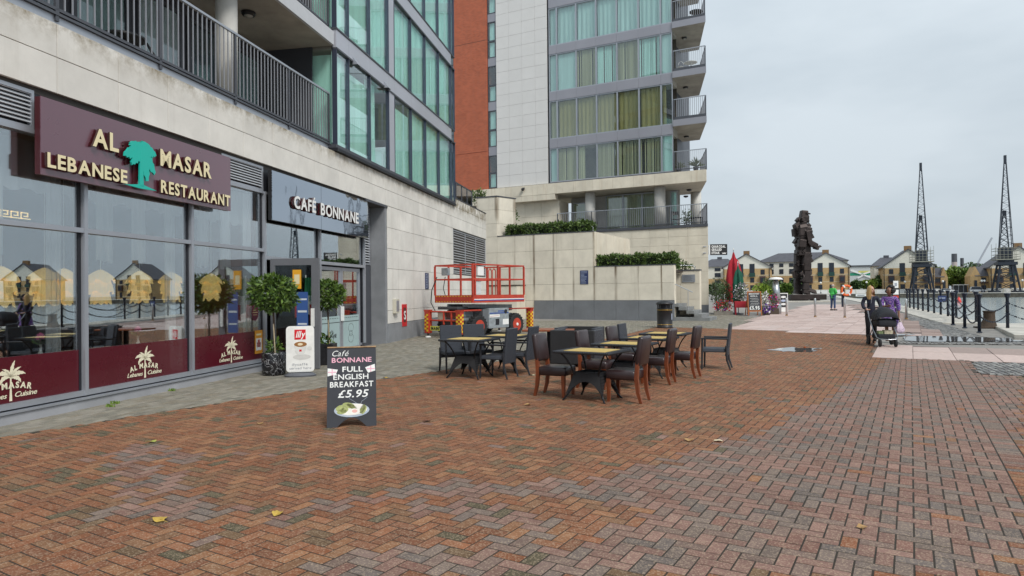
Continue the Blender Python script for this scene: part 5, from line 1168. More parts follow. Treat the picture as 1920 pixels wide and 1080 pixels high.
# ================================================================ CAFÉ FURNITURE
def weave(name, c, sc=55., rough=.5):
    m, t, b = newmat(name); L = t.links.new
    tcw = N('ShaderNodeTexCoord', t); wv = N('ShaderNodeTexWave', t); wv.bands_direction = 'Z'; wv.inputs['Scale'].default_value = sc; wv.inputs['Distortion'].default_value = .6; wv.inputs['Detail Scale'].default_value = 3; L(tcw.outputs['Object'], wv.inputs['Vector'])
    w2 = N('ShaderNodeTexWave', t); w2.bands_direction = 'X'; w2.inputs['Scale'].default_value = sc*.45; L(tcw.outputs['Object'], w2.inputs['Vector'])
    ad = N('ShaderNodeMath', t, operation='MULTIPLY'); L(wv.outputs['Fac'], ad.inputs[0]); L(w2.outputs['Fac'], ad.inputs[1])
    r = N('ShaderNodeValToRGB', t); r.color_ramp.elements[0].color = tuple(k*.45 for k in c)+(1,); r.color_ramp.elements[1].color = tuple(k*1.35 for k in c)+(1,); L(ad.outputs[0], r.inputs[0]); L(r.outputs[0], b.inputs['Base Color'])
    b.inputs['Roughness'].default_value = rough; bp = N('ShaderNodeBump', t); bp.inputs['Strength'].default_value = .7; bp.inputs['Distance'].default_value = .006; L(ad.outputs[0], bp.inputs['Height']); L(bp.outputs[0], b.inputs['Normal'])
    return m
m_rat = weave('slate_rattan', (.060,.070,.092)); m_ratd = weave('black_rattan', (.020,.021,.025)); m_legd = M('dark_frame', (.022,.024,.03), .45, var=.1)
m_lea = M('brown_leather', (.030,.016,.017), .34, var=.25, scale=7, bump=.12, bscale=90, spec=.6); m_mah = M('mahogany', (.19,.045,.014), .38, var=.3, scale=6, stretch=(4,4,.6), coat=.3)
m_bam = M('bamboo_mat', (.56,.40,.12), .5, var=.22, scale=14, stretch=(1,8,1)); m_iron = M('wrought_iron', (.012,.013,.016), .4, .4, var=.1)
def flat(ang): return math.radians(ang) - math.pi/2          # things are built facing +y
def curve(p, q, bow, n=6):
    p, q, b = Vector(p), Vector(q), Vector(bow); return [p.lerp(q, i/n) + b*(4*(i/n)*(1-i/n)) for i in range(n+1)]
# leather dining chair
lc = thing('leather_dining_chair', 'x', 'chair', (0,0,0), 0, 'brown leather dining chairs at the outdoor tables')
MB().cbox(-.23, -.22, .33, .23, .25, .475, .035).build('seat', m_lea, lc, True)
bk = MB().cbox(-.22, -.045, -.22, .22, .045, .22, .035); bk.build('backrest', m_lea, lc, True, loc=(0, -.275, .765), rot=(.14, 0, 0))
for sx in (-1, 1):
    MB().tube([(sx*.19, -.30, 0), (sx*.195, -.255, .16), (sx*.195, -.235, .36), (sx*.19, -.25, .60)], [.028,.035,.040,.036], 4).build('rear_leg', m_mah, lc)
    MB().tube([(sx*.20, .20, 0), (sx*.20, .20, .345)], [.028,.042], 4).build('front_leg', m_mah, lc)
CH = [((.70,10.66), -27, 'front left of the nearest table, its seat towards the right'), ((1.71,10.08), 150, 'nearest the camera, right of the front table'),
      ((1.46,11.47), -30, 'left of the second table, in front of the black rattan seat'), ((2.58,12.0), 152, 'right of the second table'),
      ((2.16,12.72), -32, 'left of the third table, before the slate rattan back'), ((3.26,12.83), 150, 'right of the third table, beside the slate armchair')]
for i, (p, a, lb) in enumerate(CH):
    o = lc if i == 0 else clone(lc); o.location = (*p, 0); o.rotation_euler.z = flat(a); o['label'] = 'brown leather chair ' + lb
# rattan armchair
ra = thing('rattan_armchair', 'x', 'armchair', (0,0,0), 0, 'slate rattan armchairs at the outdoor tables')
MB().cbox(-.25, -.23, .36, .25, .25, .44, .02).build('seat', m_rat, ra)
MB().cbox(-.24, -.025, -.34, .24, .025, .34, .012).build('backrest', m_rat, ra, loc=(0, -.285, .62), rot=(.11, 0, 0))
for sx in (-1, 1):
    MB().tube([(sx*.245, -.33, 0), (sx*.25, -.265, .2), (sx*.25, -.25, .5)], [.016,.024,.024], 6).build('rear_leg', m_legd, ra)
    MB().tube([(sx*.26, .24, 0), (sx*.26, .23, .4), (sx*.265, .225, .635)], [.017,.022,.022], 6).build('front_leg', m_legd, ra)
    MB().cbox(sx*.265-.025, -.29, .63, sx*.265+.025, .25, .665, .012).build('armrest', m_legd, ra)
CH = [((-1.2,13.93), -68, 'at the far side of the left table, facing the camera'), ((-.30,12.98), 155, 'with its woven back to the right of the left table'), ((.14,13.58), 155, 'second from the left table, with its back towards the dark leather chair'),
      ((4.28,14.12), 158, 'at the far right end of the tables'), ((2.62,14.12), -28, 'half hidden behind the third table'), ((-.75,14.35), -70, 'between the left table and the red lift')]
for i, (p, a, lb) in enumerate(CH):
    o = ra if i == 0 else clone(ra); o.location = (*p, 0); o.rotation_euler.z = flat(a); o['label'] = 'slate rattan armchair ' + lb
# square woven table with iron legs and a skirt
tt_ = thing('woven_table', 'x', 'table', (0,0,0), 0, 'woven tables with bamboo tops outside the café')
a, b = .47, .41
MB().cbox(-a, -b, .715, a, b, .75, .012).build('tabletop', m_ratd, tt_)
MB().box(-a+.13, -b+.12, .7505, a-.13, b-.12, .755).build('bamboo_insert', m_bam, tt_)
rim = MB()
for i in range(30):
    t = -a + (i+.5)*2*a/30
    for y in (-b, b): rim.tube([(t-.012, y-.02*np.sign(y)-.0, .752), (t+.012, y+.0, .740)], .009, 4)
for i in range(26):
    t = -b + (i+.5)*2*b/26
    for x in (-a, a): rim.tube([(x-.02*np.sign(x), t-.012, .752), (x, t+.012, .740)], .009, 4)
rim.build('braided_edge', m_rat, tt_, kind='stuff')
for sx in (-1, 1):
    for sy in (-1, 1):
        P_ = curve((sx*.36, sy*.33, .715), (sx*.20, sy*.19, .36), (-sx*.03, -sy*.02, 0)) + curve((sx*.20, sy*.19, .36), (sx*.35, sy*.31, 0), (-sx*.035, -sy*.03, 0))[1:]
        MB().tube(P_, .014, 6).build('leg', m_iron, tt_)
        tw_ = MB(); Q = [Vector(p) for p in P_[-4:]]
        for k_ in range(22):
            t = k_/21*3; i0 = min(2, int(t)); p = Q[i0].lerp(Q[i0+1], t-i0); an = k_*1.9; tw_.tube([p + Vector((.016*math.cos(an), .016*math.sin(an), 0)), p + Vector((.016*math.cos(an+1.2), .016*math.sin(an+1.2), -.008))], .006, 4)
        tw_.build('twisted_binding', m_ratd, tt_, kind='stuff')
def skirt(horizontal):
    def fn(u, v):
        x = -1+2*u; arch = .09 + .20*(1-abs(x)**2.4)
        z = arch + (.43-arch)*v; k = .205 + .13*max(0, (.43-z)/.43)
        return (x*k, -k*.93, z) if horizontal else (k*1.02, x*k*.93, z)
    return MB().grid(fn, 12, 4)
for hz, s_ in ((1,1),(1,-1),(0,1),(0,-1)):
    mbk = skirt(hz); mbk.v = [(v[0] if hz else v[0]*s_, v[1]*s_ if hz else v[1], v[2]) for v in mbk.v]; n0 = len(mbk.v)
    mbk.add([(v[0]*.94, v[1]*.94, v[2]) for v in mbk.v[:n0]], [tuple(reversed(f)) for f in mbk.f]); mbk.build('woven_skirt', m_ratd, tt_, True)
MB().box(-.2, -.19, .38, .2, .19, .395).build('lower_shelf', m_ratd, tt_)
TB = [((1.22,10.24), -33, 'nearest the camera, between two leather chairs'), ((1.95,11.58), -30, 'second in the row behind the nearest one'), ((2.66,12.95), -30, 'third in the row, before the far one'), ((3.28,14.25), -30, 'farthest in the row, beside the bin'), ((-.84,13.06), -25, 'on the left, before the red lift'), ((-.12,14.0), -25, 'half hidden behind two slate armchairs')]
for i, (p, a_, lb) in enumerate(TB):
    o = tt_ if i == 0 else clone(tt_); o.location = (*p, 0); o.rotation_euler.z = math.radians(a_); o['label'] = 'bamboo topped black woven table ' + lb
# wooden pedestal table and rattan tub seats
wd = thing('wooden_table', 'red-brown wooden pedestal table beside the lift', 'table', (.9, 16.35, 0), math.radians(-8))
MB().cbox(-.62, -.42, .70, .62, .42, .745, .008).build('tabletop', M('red_wood', (.26,.075,.03), .4, var=.25, scale=5, stretch=(.6,5,1)), wd); MB().box(-.05, -.05, .03, .05, .05, .70).build('pedestal', m_iron, wd); MB().cbox(-.3, -.3, 0, .3, .3, .03, .01).build('foot_plate', m_iron, wd)
tub = thing('rattan_tub_seat', 'black boxy rattan seat seen from behind, between the tables', 'seat', (1.45, 15.0, 0), math.radians(-22))
MB().cbox(-.5, -.42, .06, .5, -.32, .80, .015).build('backrest', m_ratd, tub); MB().cbox(.40, -.318, .06, .5, .45, .80, .015).build('armrest', m_rat, tub); MB().cbox(-.5, -.318, .06, -.40, .45, .80, .015).build('armrest', m_rat, tub); MB().cbox(-.398, -.318, .1, .398, .42, .42, .03).build('seat', m_ratd, tub)
for x, y in ((-.46,-.38),(.46,-.38),(-.46,.4),(.46,.4)): MB().box(x-.03,y-.03,0,x+.03,y+.03,.06).build('foot', m_iron, tub)
tub2 = clone(tub, (1.62, 16.0, 0), math.radians(158), 'second black boxy rattan seat, only its top edge showing behind the first'); tub['group'] = tub2['group'] = 'boxy rattan seats'
# litter bin
bn = thing('litter_bin', 'black round litter bin with thin gold bands', 'bin', (6.40, 28.0, GZ(28.)), 0)
MB().lathe([(.33,0),(.34,.03),(.315,.06),(.315,.80),(.33,.82)], 28).build('body', m_black, bn, True); MB().lathe([(.20,.82),(.20,.98)], 24).build('opening', m_gask, bn)
for a_ in range(6): MB().box(-.02, .27, .82, .02, .31, .99).build('hood_post', m_black, bn, rot=(0,0,a_*1.047))
MB().lathe([(.35,.98),(.35,1.03),(.30,1.08),(.12,1.13),(.02,1.14)], 28).build('hood', m_black, bn, True); m_gold = M('gold_band', (.42,.27,.07), .4, .5, var=.1)
for z in (.13, .74): MB().lathe([(.3165,z),(.3185,z+.004),(.3185,z+.02),(.3165,z+.024)], 28).build('gold_band', m_gold, bn)
MB().box(-.03, -.325, .35, .03, -.316, .6).build('notice', m_pale, bn, rot=(0,0,.9))
# ================================================================ BOARDS AND POTS AT THE CAFÉ
ab_ = thing('chalk_a_board', 'black A-board offering a full English breakfast for £5.95', 'A-board', (-2.0, 8.27, 0), math.radians(12))
hA = 1.0; tl_ = .235
def tilt(o, front=True): o.rotation_euler = (-(tl_), 0, 0) if front else ((tl_), 0, 0)
m_chb = M('blackboard', (.024,.027,.036), .62, var=.22, scale=6); m_chw = M('chalk_white', (.78,.80,.78), .9, var=.08, scale=30); m_chp = M('chalk_pink', (.78,.42,.52), .9, var=.1, scale=30)
arch = [(.30,0),(.30,hA),(-.30,hA),(-.30,0),(-.18,0)] + [(-.18+.36*i/14, .115*math.sin(math.pi*i/14)) for i in range(1, 14)] + [(.18,0)]
fp = MB().vprism(arch, 0, .022).build('front_board', m_chb, ab_); tilt(fp)
bp_ = MB().vprism(arch, -.022, 0).build('rear_board', m_chb, ab_, loc=(0, .50, 0)); tilt(bp_, False)
MB().cbox(-.301, -.012, hA-.012, .301, .03, hA+.006, .005).build('worn_edge', M('bare_wood', (.34,.22,.12), .8, var=.4, scale=12), fp)
def on(w_, mat, x, z, **k): return word(w_[0], w_[1], .0015, mat, fp, (x, -.0006, z), **k)
on(('Café', .075), m_chw, -.25, .885, bold=-.005, shear=.35, width=.20)
on(('BONNANE', .062), m_chp, -.245, .805, bold=.02, width=.49)
on(('FULL', .068), m_chw, -.115, .685, bold=.02, width=.25); on(('ENGLISH', .068), m_chw, -.225, .59, bold=.015, width=.43)
on(('BREAKFAST', .07), m_chw, -.265, .495, bold=.02, width=.53); on(('£5.95', .095), m_chw, -.17, .365, bold=.015, shear=.25, width=.36)
def decal(poly, mat, y=-.0012, th=.0014, name='chalk_drawing'): return MB().vprism(poly, y-th, y).build(name, mat, fp)
def ell(cx_, cz_, rx, rz_, a0=0, n=20): return [(cx_ + rx*math.cos(6.2832*i/n)*math.cos(a0) - rz_*math.sin(6.2832*i/n)*math.sin(a0), cz_ + rx*math.cos(6.2832*i/n)*math.sin(a0) + rz_*math.sin(6.2832*i/n)*math.cos(a0)) for i in range(n)]
for sx in (-1, 1):
    q = [(sx*.295,.735),(sx*.17,.715),(sx*.195,.655),(sx*.295,.635)] if sx < 0 else [(.285,.775),(.165,.735),(.20,.665),(.29,.69)]
    decal(q, m_chw, name='chalk_flag'); cxx = sum(p[0] for p in q)/4; czz = sum(p[1] for p in q)/4
    decal([(cxx-.05,czz-.006),(cxx+.05,czz-.006),(cxx+.05,czz+.006),(cxx-.05,czz+.006)], m_chp, -.003, name='flag_cross'); decal([(cxx-.006,czz-.04),(cxx+.006,czz-.04),(cxx+.006,czz+.04),(cxx-.006,czz+.04)], m_chp, -.0031, name='flag_cross')
m_pl = M('chalk_blue', (.40,.46,.54), .9, var=.1); m_gr = M('chalk_green', (.36,.40,.16), .9, var=.25, scale=40); m_egg = M('egg_white', (.80,.78,.72), .8); m_yolk = M('yolk_pink', (.75,.42,.38), .8); m_olv = M('chalk_olive', (.22,.24,.10), .9, var=.3, scale=40)
decal(ell(0, .205, .215, .085), m_pl); decal(ell(0, .215, .19, .072), m_egg, -.003)
for x, z, rx, rz_, a0, mt in ((-.14,.235,.055,.035,.3,m_gr),(-.09,.21,.05,.03,.2,m_gr),(-.12,.19,.06,.028,.1,m_gr),(-.04,.265,.075,.034,-.2,m_gr),(.0,.25,.07,.025,-.5,m_olv),(.09,.25,.05,.03,.1,m_egg),(.13,.215,.028,.06,-.5,m_olv),(.15,.20,.02,.055,-.5,m_gr)): decal(ell(x, z, rx, rz_, a0), mt, -.0046)
decal(ell(.03,.185,.07,.04), m_egg, -.0062); decal(ell(.035,.192,.033,.02), m_yolk, -.0078)
for pts in ([(-.05,.42),(-.02,.38),(-.03,.35),(.03,.31),(.06,.29)], [(.19,.36),(.15,.33),(.12,.31),(.11,.28)]): MB().tube([(x, -.0015, z) for x, z in pts], .0022, 4).build('chalk_steam', m_pl, fp)
# pavement sign for coffee
il = thing('coffee_pavement_sign', 'white swing sign with a red coffee logo and a cup, by the open door', 'sign', (-4.27, 13.42, 0), math.radians(16))
MB().lathe([(.02,0),(.30,0),(.31,.03),(.24,.07),(.02,.075)], 24).build('base', M('grey_rubber', (.10,.105,.12), .6), il)
bs_ = il.children[0]; bs_.scale = (1, .62, 1)
def rrect(w_, h_, r, z0): return [(sx*(w_/2-r) + r*math.cos(a), z0 + h_/2 + sz*(h_/2-r) + r*math.sin(a)) for sx, sz, a0 in ((1,1,0),(-1,1,90),(-1,-1,180),(1,-1,270)) for a in [math.radians(a0+k*22.5) for k in range(5)]]
MB().vprism(rrect(.54, .92, .07, .09), -.02, .02).build('panel_frame', m_white, il)
MB().vprism(rrect(.50, .88, .05, .11), -.0235, -.0205).build('panel_face', M('white_print', (.80,.79,.76), .4), il)
m_red = M('logo_red', (.62,.01,.02), .4, var=0)
MB().box(-.11, -.027, .74, .105, -.0245, .94).build('logo_square', m_red, il); word('illy', .13, .002, m_wl, il, (-.085, -.0275, .785), bold=.03, shear=.2, width=.17)
def idec(poly, mat, y, name): return MB().vprism(poly, y-.0015, y).build(name, mat, il)
m_cup = M('cup_white', (.70,.69,.66), .3); m_cof = M('coffee_brown', (.30,.13,.035), .5, var=.1)
idec(ell(.03,.39,.17,.055), M('saucer_grey', (.60,.585,.56), .4), -.0245, 'saucer'); idec(ell(.18,.56,.045,.04), m_cup, -.0262, 'cup_handle')
idec([(-.115,.645),(.125,.645),(.105,.52),(.06,.43),(-.05,.43),(-.10,.52)], m_cup, -.0278, 'cup'); idec(ell(.005,.645,.122,.052), m_cof, -.0295, 'coffee'); idec(ell(.0,.645,.05,.026), M('milk_foam', (.75,.62,.42), .5), -.0312, 'foam_heart'); idec([(-.02,.54),(.025,.54),(.025,.50),(-.02,.50)], m_red, -.0295, 'cup_logo')
word('illycaffé', .05, .002, m_alu, il, (-.16, -.0245, .22), bold=.0, width=.30); word('served here', .05, .002, m_alu, il, (-.21, -.0245, .145), bold=.0, width=.42)
# bay trees
m_bay = leaf_mat('bay_leaf', (.022,.055,.010), (.13,.21,.035), .38); m_bark = M('tree_bark', (.085,.06,.045), .9, var=.3, scale=12)
def marble(): 
    m, t, b = newmat('black_marble'); g = N('ShaderNodeNewGeometry', t); n = N('ShaderNodeTexNoise', t); n.inputs['Scale'].default_value = 5; n.inputs['Detail'].default_value = 4; n.inputs['Distortion'].default_value = 1.2; t.links.new(g.outputs['Position'], n.inputs['Vector'])
    r = N('ShaderNodeValToRGB', t); e = r.color_ramp.elements; e[0].position = .485; e[0].color = (.012,.012,.014,1); e[1].position = .5; e[1].color = (.35,.35,.36,1); e2 = e.new(.515); e2.color = (.012,.012,.014,1); t.links.new(n.outputs['Fac'], r.inputs[0]); t.links.new(r.outputs[0], b.inputs['Base Color']); b.inputs['Roughness'].default_value = .15; return m
m_marb = marble()
def bay_tree(lb, pos, zc, r, n, seed, square=False):
    t = thing('potted_bay_tree', lb, 'potted tree', pos, 0, 'clipped bay trees flanking the café door')
    if square: MB().cbox(-.17,-.17,0,.17,.17,.5,.01).build('pot', m_black, t)
    else: MB().lathe([(.215,0),(.235,.06),(.24,.44),(.225,.47),(.205,.47),(.20,.42)], 26).build('pot', m_marb, t, True)
    MB().lathe([(.02,.41),(.19,.43)], 16).build('soil', bpy.data.materials['planter_soil'], t)
    MB().tube([(0,0,.4),(.012,.01,.9),(-.01,.0,zc-.1)], [.026,.022,.018], 8).build('trunk', m_bark, t)
    MB().tube([(.07,-.1,.4),(.02,-.06,1.05)], .012, 6).build('support_cane', M('bare_cane', (.40,.33,.22), .8), t)
    br = MB(); rr = random.Random(seed)
    for i in range(9): a = rr.uniform(0, 6.28); e = rr.uniform(.1, 1.3); br.tube([(0,0,zc-.15), (.6*r*math.cos(a)*math.cos(e), .6*r*math.sin(a)*math.cos(e), zc-.15+.7*r*math.sin(e))], [.012,.005], 5)
    br.build('branches', m_bark, t)
    leaves(n, ball_sampler((0,0,zc), r, (1,1,.88), .55, 9, seed), .105, seed, .15, .42).build('foliage', m_bay, t, kind='stuff')
    leaves(90, ball_sampler((0,0,.56), .17, (1,1,.9), .6, 4, seed+1), .10, seed+5).build('underplanting', m_bay, t, kind='stuff'); return t
bay_tree('larger clipped bay tree in a black marble pot left of the open café door', (-4.90, 13.68, 0), 1.67, .425, 1800, 41)
bay_tree('smaller clipped bay tree in a square black pot before the closed café doors', (-4.30, 15.55, 0), 1.64, .365, 1500, 42, True)
# ================================================================ SCISSOR LIFT
m_lr = M('lift_red', (.54,.055,.022), .5, var=.32, scale=7, col2=(.36,.035,.02)); m_lg = M('lift_grey', (.36,.40,.43), .5, .2, var=.3, scale=8, col2=(.22,.24,.25)); m_ld = M('lift_dark', (.05,.055,.062), .6, var=.2); m_tyre = M('tyre_rubber', (.018,.018,.019), .85, var=.2, bump=.3); m_yel = M('hazard_yellow', (.75,.50,.02), .5, var=.05); m_blue = M('decal_blue', (.03,.08,.30), .5)
lift = thing('scissor_lift', 'red and grey scissor lift with guard rails parked against the stone wall', 'lift', (-1.37, 23.2, GZ(23.2)), math.atan2(.77, .64))
MB().cbox(-.05, .30, .34, 3.0, 1.55, .62, .02).build('chassis', m_ld, lift)
MB().cbox(-.12, .38, .62, 2.9, 1.50, .72, .01).build('chassis_deck', m_lg, lift)
cab = MB().cbox(.86, .02, .30, 1.98, .55, 1.03, .02).build('engine_cabinet', m_lg, lift); MB().cbox(.86, 1.35, .30, 1.98, 1.86, 1.03, .02).build('engine_cabinet', m_lg, lift)
MB().box(.56, .04, .34, .855, .54, 1.0).build('cabinet_end', M('lift_mid_grey', (.12,.13,.14), .5), lift)
MB().box(.9, .014, .83, 1.95, .0185, .87).build('blue_stripe', m_blue, cab); MB().box(1.35, .014, .90, 1.70, .0185, .94).build('blue_mark', m_blue, cab); MB().box(.9, .014, .70, 1.45, .0185, .80).build('white_label', m_white, cab); MB().box(1.62, .014, .42, 1.95, .0185, .62).build('white_label', m_white, cab); MB().box(1.22, .013, .42, 1.42, .0185, .64).build('louvre_opening', m_gask, cab)
MB().lathe([(.075,.0),(.075,.018)], 16, (.0,.0), 'y').build('round_port', m_gask, cab, loc=(1.78, .0, .90))
MB().tube([(.92,.0125,.74),(1.4,.0125,.76)], .006, 4).build('red_label_print', m_lr, cab)
# scissor pack under the deck
for k_ in range(3):
    z = .78 + k_*.16; sgn = 1 if k_ % 2 else -1
    for y in (.55, 1.33): MB().bar((.1, y, z-.03*sgn), (2.75, y, z+.03*sgn), .07, .13).build('scissor_arm', m_lg, lift)
for x in (.2, 1.4, 2.6): MB().tube([(x, .5, .95), (x, 1.38, .95)], .04, 10).build('pivot_pin', m_ld, lift)
MB().tube([(.4,.94,.72),(2.2,.94,1.1)], .06, 10).build('hydraulic_ram', m_ld, lift)
# wheels
for x in (.36, 2.42):
    for y, s_ in ((.13, -1), (1.62, 1)):
        wh = link('wheel', None, lift, (x, y, .40)); wh.scale = (1.1, 1, 1.1)
        ty = MB(); ty.lathe([(.20,-.13),(.33,-.14),(.36,-.10),(.365,0),(.36,.10),(.33,.14),(.20,.13)], 30, axis='y')
        for q in range(20):
            an = q*.314; c_, s2 = math.cos(an), math.sin(an)
            ty.bar((.355*c_, -.12, .355*s2), (.355*math.cos(an+.14), .02, .355*math.sin(an+.14)), .035, .05, (c_, 0, s2)); ty.bar((.355*math.cos(an+.16), .12, .355*math.sin(an+.16)), (.355*math.cos(an+.3), -.02, .355*math.sin(an+.3)), .035, .05, (c_, 0, s2))
        ty.build('tyre', m_tyre, wh); rimm = MB().lathe([(.02,s_*.06),(.09,s_*.09),(.10,s_*.13),(.205,s_*.06),(.215,s_*.135),(.20,s_*.135)], 26, axis='y').build('rim', m_lr, wh); MB().lathe([(.05,s_*.10),(.05,s_*.16),(.02,s_*.165)], 12, axis='y').build('hub', m_white, wh)
# outriggers with red and yellow chequers
for x, y in ((-.45, .20), (-.45, 1.78), (3.45, .20), (3.45, 1.78)):
    ou = MB().xprism([(y-.10,.16),(y+.10,.16),(y+.10,.9),(y+.14,1.0),(y-.14,1.0),(y-.10,.9)], x-.09, x+.09).build('outrigger', m_lr, lift)
    chq = MB()
    for r_ in range(9):
        for c_ in range(2):
            if (r_+c_) % 2 == 0: chq.box(x-.094, y-.095+c_*.095, .22+r_*.07, x-.0905, y-.095+c_*.095+.093, .288+r_*.07)
            if (r_+c_) % 2 and y < 1: chq.box(x-.088+c_*.088, y-.104, .22+r_*.07, x-.088+c_*.088+.086, y-.1005, .288+r_*.07)
    chq.build('chequer_squares', m_yel, ou, kind='stuff')
    MB().tube([(x,y,.05),(x,y,.2)], .04, 8).build('jack_leg', m_ld, ou); MB().lathe([(.11,.0),(.11,.03),(.05,.06)], 14, (x, y)).build('jack_foot', m_white, ou)
for z, r_ in ((.93, .03), (.62, .03)): MB().tube([(-.43,.20,z),(-.43,1.78,z)], r_, 8).build('front_bar', m_lr, lift)
for y in (.62, 1.0): MB().tube([(-.43,y,.93),(-.43,y,.48)], .035, 8).build('front_bar', m_lr, lift)
MB().tube([(-.4,.22,.97),(.9,.1,.97)], .03, 8).build('side_bar', m_lr, lift); MB().tube([(1.98,.24,.98),(3.4,.2,.98)], .025, 8).build('side_bar', m_lr, lift)
MB().cbox(-.16, 1.25, .62, -.02, 1.6, .92, .02).build('hydraulic_tank', M('tank_cream', (.52,.50,.40), .5), lift); MB().box(-.12, .66, .66, -.08, 1.22, .90).build('red_guard', M('dull_red', (.16,.04,.03), .7, var=.3), lift)
wp = MB().box(-.50, .38, .26, -.482, 1.62, .42).build('warning_plate', M('lime_yellow', (.60,.62,.10), .5), lift)
mbw = MB(); ls, wd_ = letters('MAINTENANCE', .10, .003, bold=.05, width=1.14)
for _, l in ls: mbw.add(l.v, l.f)
mbw.build('lettering', m_black, wp, loc=(-.5015, 1.57, .29), rot=(0, 0, -math.pi/2))
MB().cbox(-.25, .5, 1.0, .3, 1.5, 1.10, .02).build('hose_tray', m_ld, lift)
# platform and rails
PX0, PX1, PY0, PY1, PZ = 0., 2.85, 0., 1.88, 1.26
MB().cbox(PX0+.02, PY0+.02, PZ, PX1-.02, PY1-.02, PZ+.08, .01).build('platform_deck', m_lg, lift)
def toe(x0, y0, x1, y1): return MB().box(x0, y0, PZ-.02, x1, y1, PZ+.25).build('toe_board', m_lr, lift)
tf = toe(PX0-.02, PY0, PX0, PY1); ts_ = toe(PX0, PY0-.02, PX1, PY0); toe(PX1, PY0, PX1+.02, PY1); toe(PX0, PY1, PX1, PY1+.02)
MB().box(PX0+.05, PY0-.024, PZ+.085, PX1-.03, PY0-.0205, PZ+.115).build('white_stripe', m_white, ts_); MB().box(PX0+.05, PY0-.024, PZ+.05, PX1-.03, PY0-.0205, PZ+.08).build('blue_stripe', m_blue, ts_)
hz = MB()
for i in range(13):
    for z in (PZ, PZ+.2): hz.add([(PX0-.0235, .05+i*.14, z), (PX0-.0235, .05+i*.14+.06, z), (PX0-.0235, .05+i*.14+.09, z+.03), (PX0-.0235, .05+i*.14+.03, z+.03)], [(0,3,2,1)])
hz.build('hazard_stripe', m_yel, tf, kind='stuff')
zt, zm_ = PZ+1.33, PZ+.82
for p, q in (((PX0,PY0),(PX1,PY0)), ((PX0,PY1),(PX1,PY1)), ((PX0,PY0),(PX0,PY1)), ((PX1,PY0),(PX1,PY1))):
    for z in (zt, zm_): MB().bar((*p, z), (*q, z), .05, .05).build('guard_rail', m_lr, lift)
for x, y in ((PX0,PY0),(PX0,PY1),(PX1,PY0),(PX1,PY1),(.12,PY0),(1.35,PY0),(1.35,PY1),(2.1,PY1),(.7,PY1),(PX1,.7),(PX1,1.2)): MB().box(x-.028, y-.028, PZ+.24, x+.028, y+.028, zt-.026).build('guard_post', m_lr, lift)
for y in (.85, 1.05): MB().tube([(2.0,y,PZ+.1),(2.0,y,PZ+1.15),(2.1,y,PZ+1.25),(2.2,y,PZ+1.15),(2.2,y,PZ+.1)], .022, 6).build('grab_loop', m_lr, lift)
MB().cbox(.3, .02, zm_+.12, .62, .10, zt-.06, .01).build('document_box', m_white, lift); MB().cbox(.2, .05, PZ+.28, .5, .25, PZ+.75, .01).build('tool_box', M('box_grey', (.55,.56,.56), .5), lift); MB().cbox(.05, 1.3, zm_+.15, .2, 1.6, zm_+.42, .015).build('control_box', m_lg, lift)
MB().tube([(.02,1.80,zm_+.1),(-.1,1.95,1.7),(-.12,1.98,1.25),(-.05,1.8,.9)], .02, 6).build('control_cable', m_black, lift); MB().tube([(.1,1.45,zm_+.1),(.05,1.5,PZ+.5),(.1,1.4,PZ+.1)], .016, 6).build('control_cable', m_black, lift)
# ================================================================ PROMENADE FURNITURE
bo = thing('steel_bollard', 'x', 'bollard', (0,0,0), 0, 'brushed steel bollards across the promenade')
MB().lathe([(.055,0),(.055,.98),(.045,1.0),(.01,1.005)], 16).build('post', m_steel, bo, True); MB().lathe([(.075,0),(.075,.03),(.06,.05)], 16).build('base_ring', M('rust_ring', (.30,.17,.06), .8, .3, var=.4, scale=20), bo)
for i, (p, lb) in enumerate((((1475,592), 'beside the flower planters'), ((1528.5,594.5), 'in front of the dark statue'), ((1584,595.5), 'in front of the lifebuoy'), ((1699.5,598.5), 'by the setts, right of the women'))):
    o = bo if i == 0 else clone(bo); o.location = GG_ = tuple(G(*p)); o['label'] = 'slim brushed steel bollard ' + lb
m_nav = M('navy_post_paint', (.012,.018,.035), .4, .2, var=.15)
cpst = thing('chain_post', 'x', 'post', (0,0,0), 0, 'navy chain posts along the dock edge')
MB().lathe([(.055,0),(.055,1.2),(.06,1.21)], 14).build('post', m_nav, cpst, True); MB().lathe([(.06,1.20),(.11,1.36),(.10,1.38),(.02,1.385)], 14).build('flared_cap', m_nav, cpst); MB().lathe([(.09,0),(.09,.03),(.06,.05)], 14).build('base_plate', m_nav, cpst)
for z in (.62, 1.02): MB().tube([(.075*math.cos(q*.785), .075*math.sin(q*.785), z) for q in range(9)], .012, 5).build('chain_ring', m_nav, cpst)
rowA = [(1701,577.5),(1706,578.5),(1713.5,580.3),(1721.5,582),(1730.5,584),(1740.5,586),(1751.5,588.4),(1764,591.2),(1777.5,594.4)]
rowB = [(1787,609.5),(1809,615.5),(1836.5,624),(1889.5,619.3)]; rowC = [(1793,597.3),(1830.5,605.2)]
PST = [G(*p) for p in rowA+rowB+rowC]; right = [PST[12][:2] + eR*2.6*k for k in range(1, 9)]
PST += [np.array([*q, GZ(q[1])]) for q in right]
ordn = ['farthest', 'second farthest', 'third farthest', 'fourth farthest', 'fifth farthest', 'sixth farthest', 'seventh farthest', 'eighth farthest', 'nearest']
plab = ['navy chain post, %s of the row receding along the dock' % k_ for k_ in ordn] + ['navy chain post with a bent chain, first of the three before the iron bollard', 'navy chain post, middle of the three before the iron bollard', 'navy chain post just left of the iron bollard', 'navy chain post just right of the iron bollard', 'navy chain post on the water side behind the nearest of the receding row', 'navy chain post on the water side behind the iron bollard'] + ['navy chain post beyond the right edge, %s from the photo' % q for q in ('first','second','third','fourth','fifth','sixth','seventh','eighth')]
posts = []
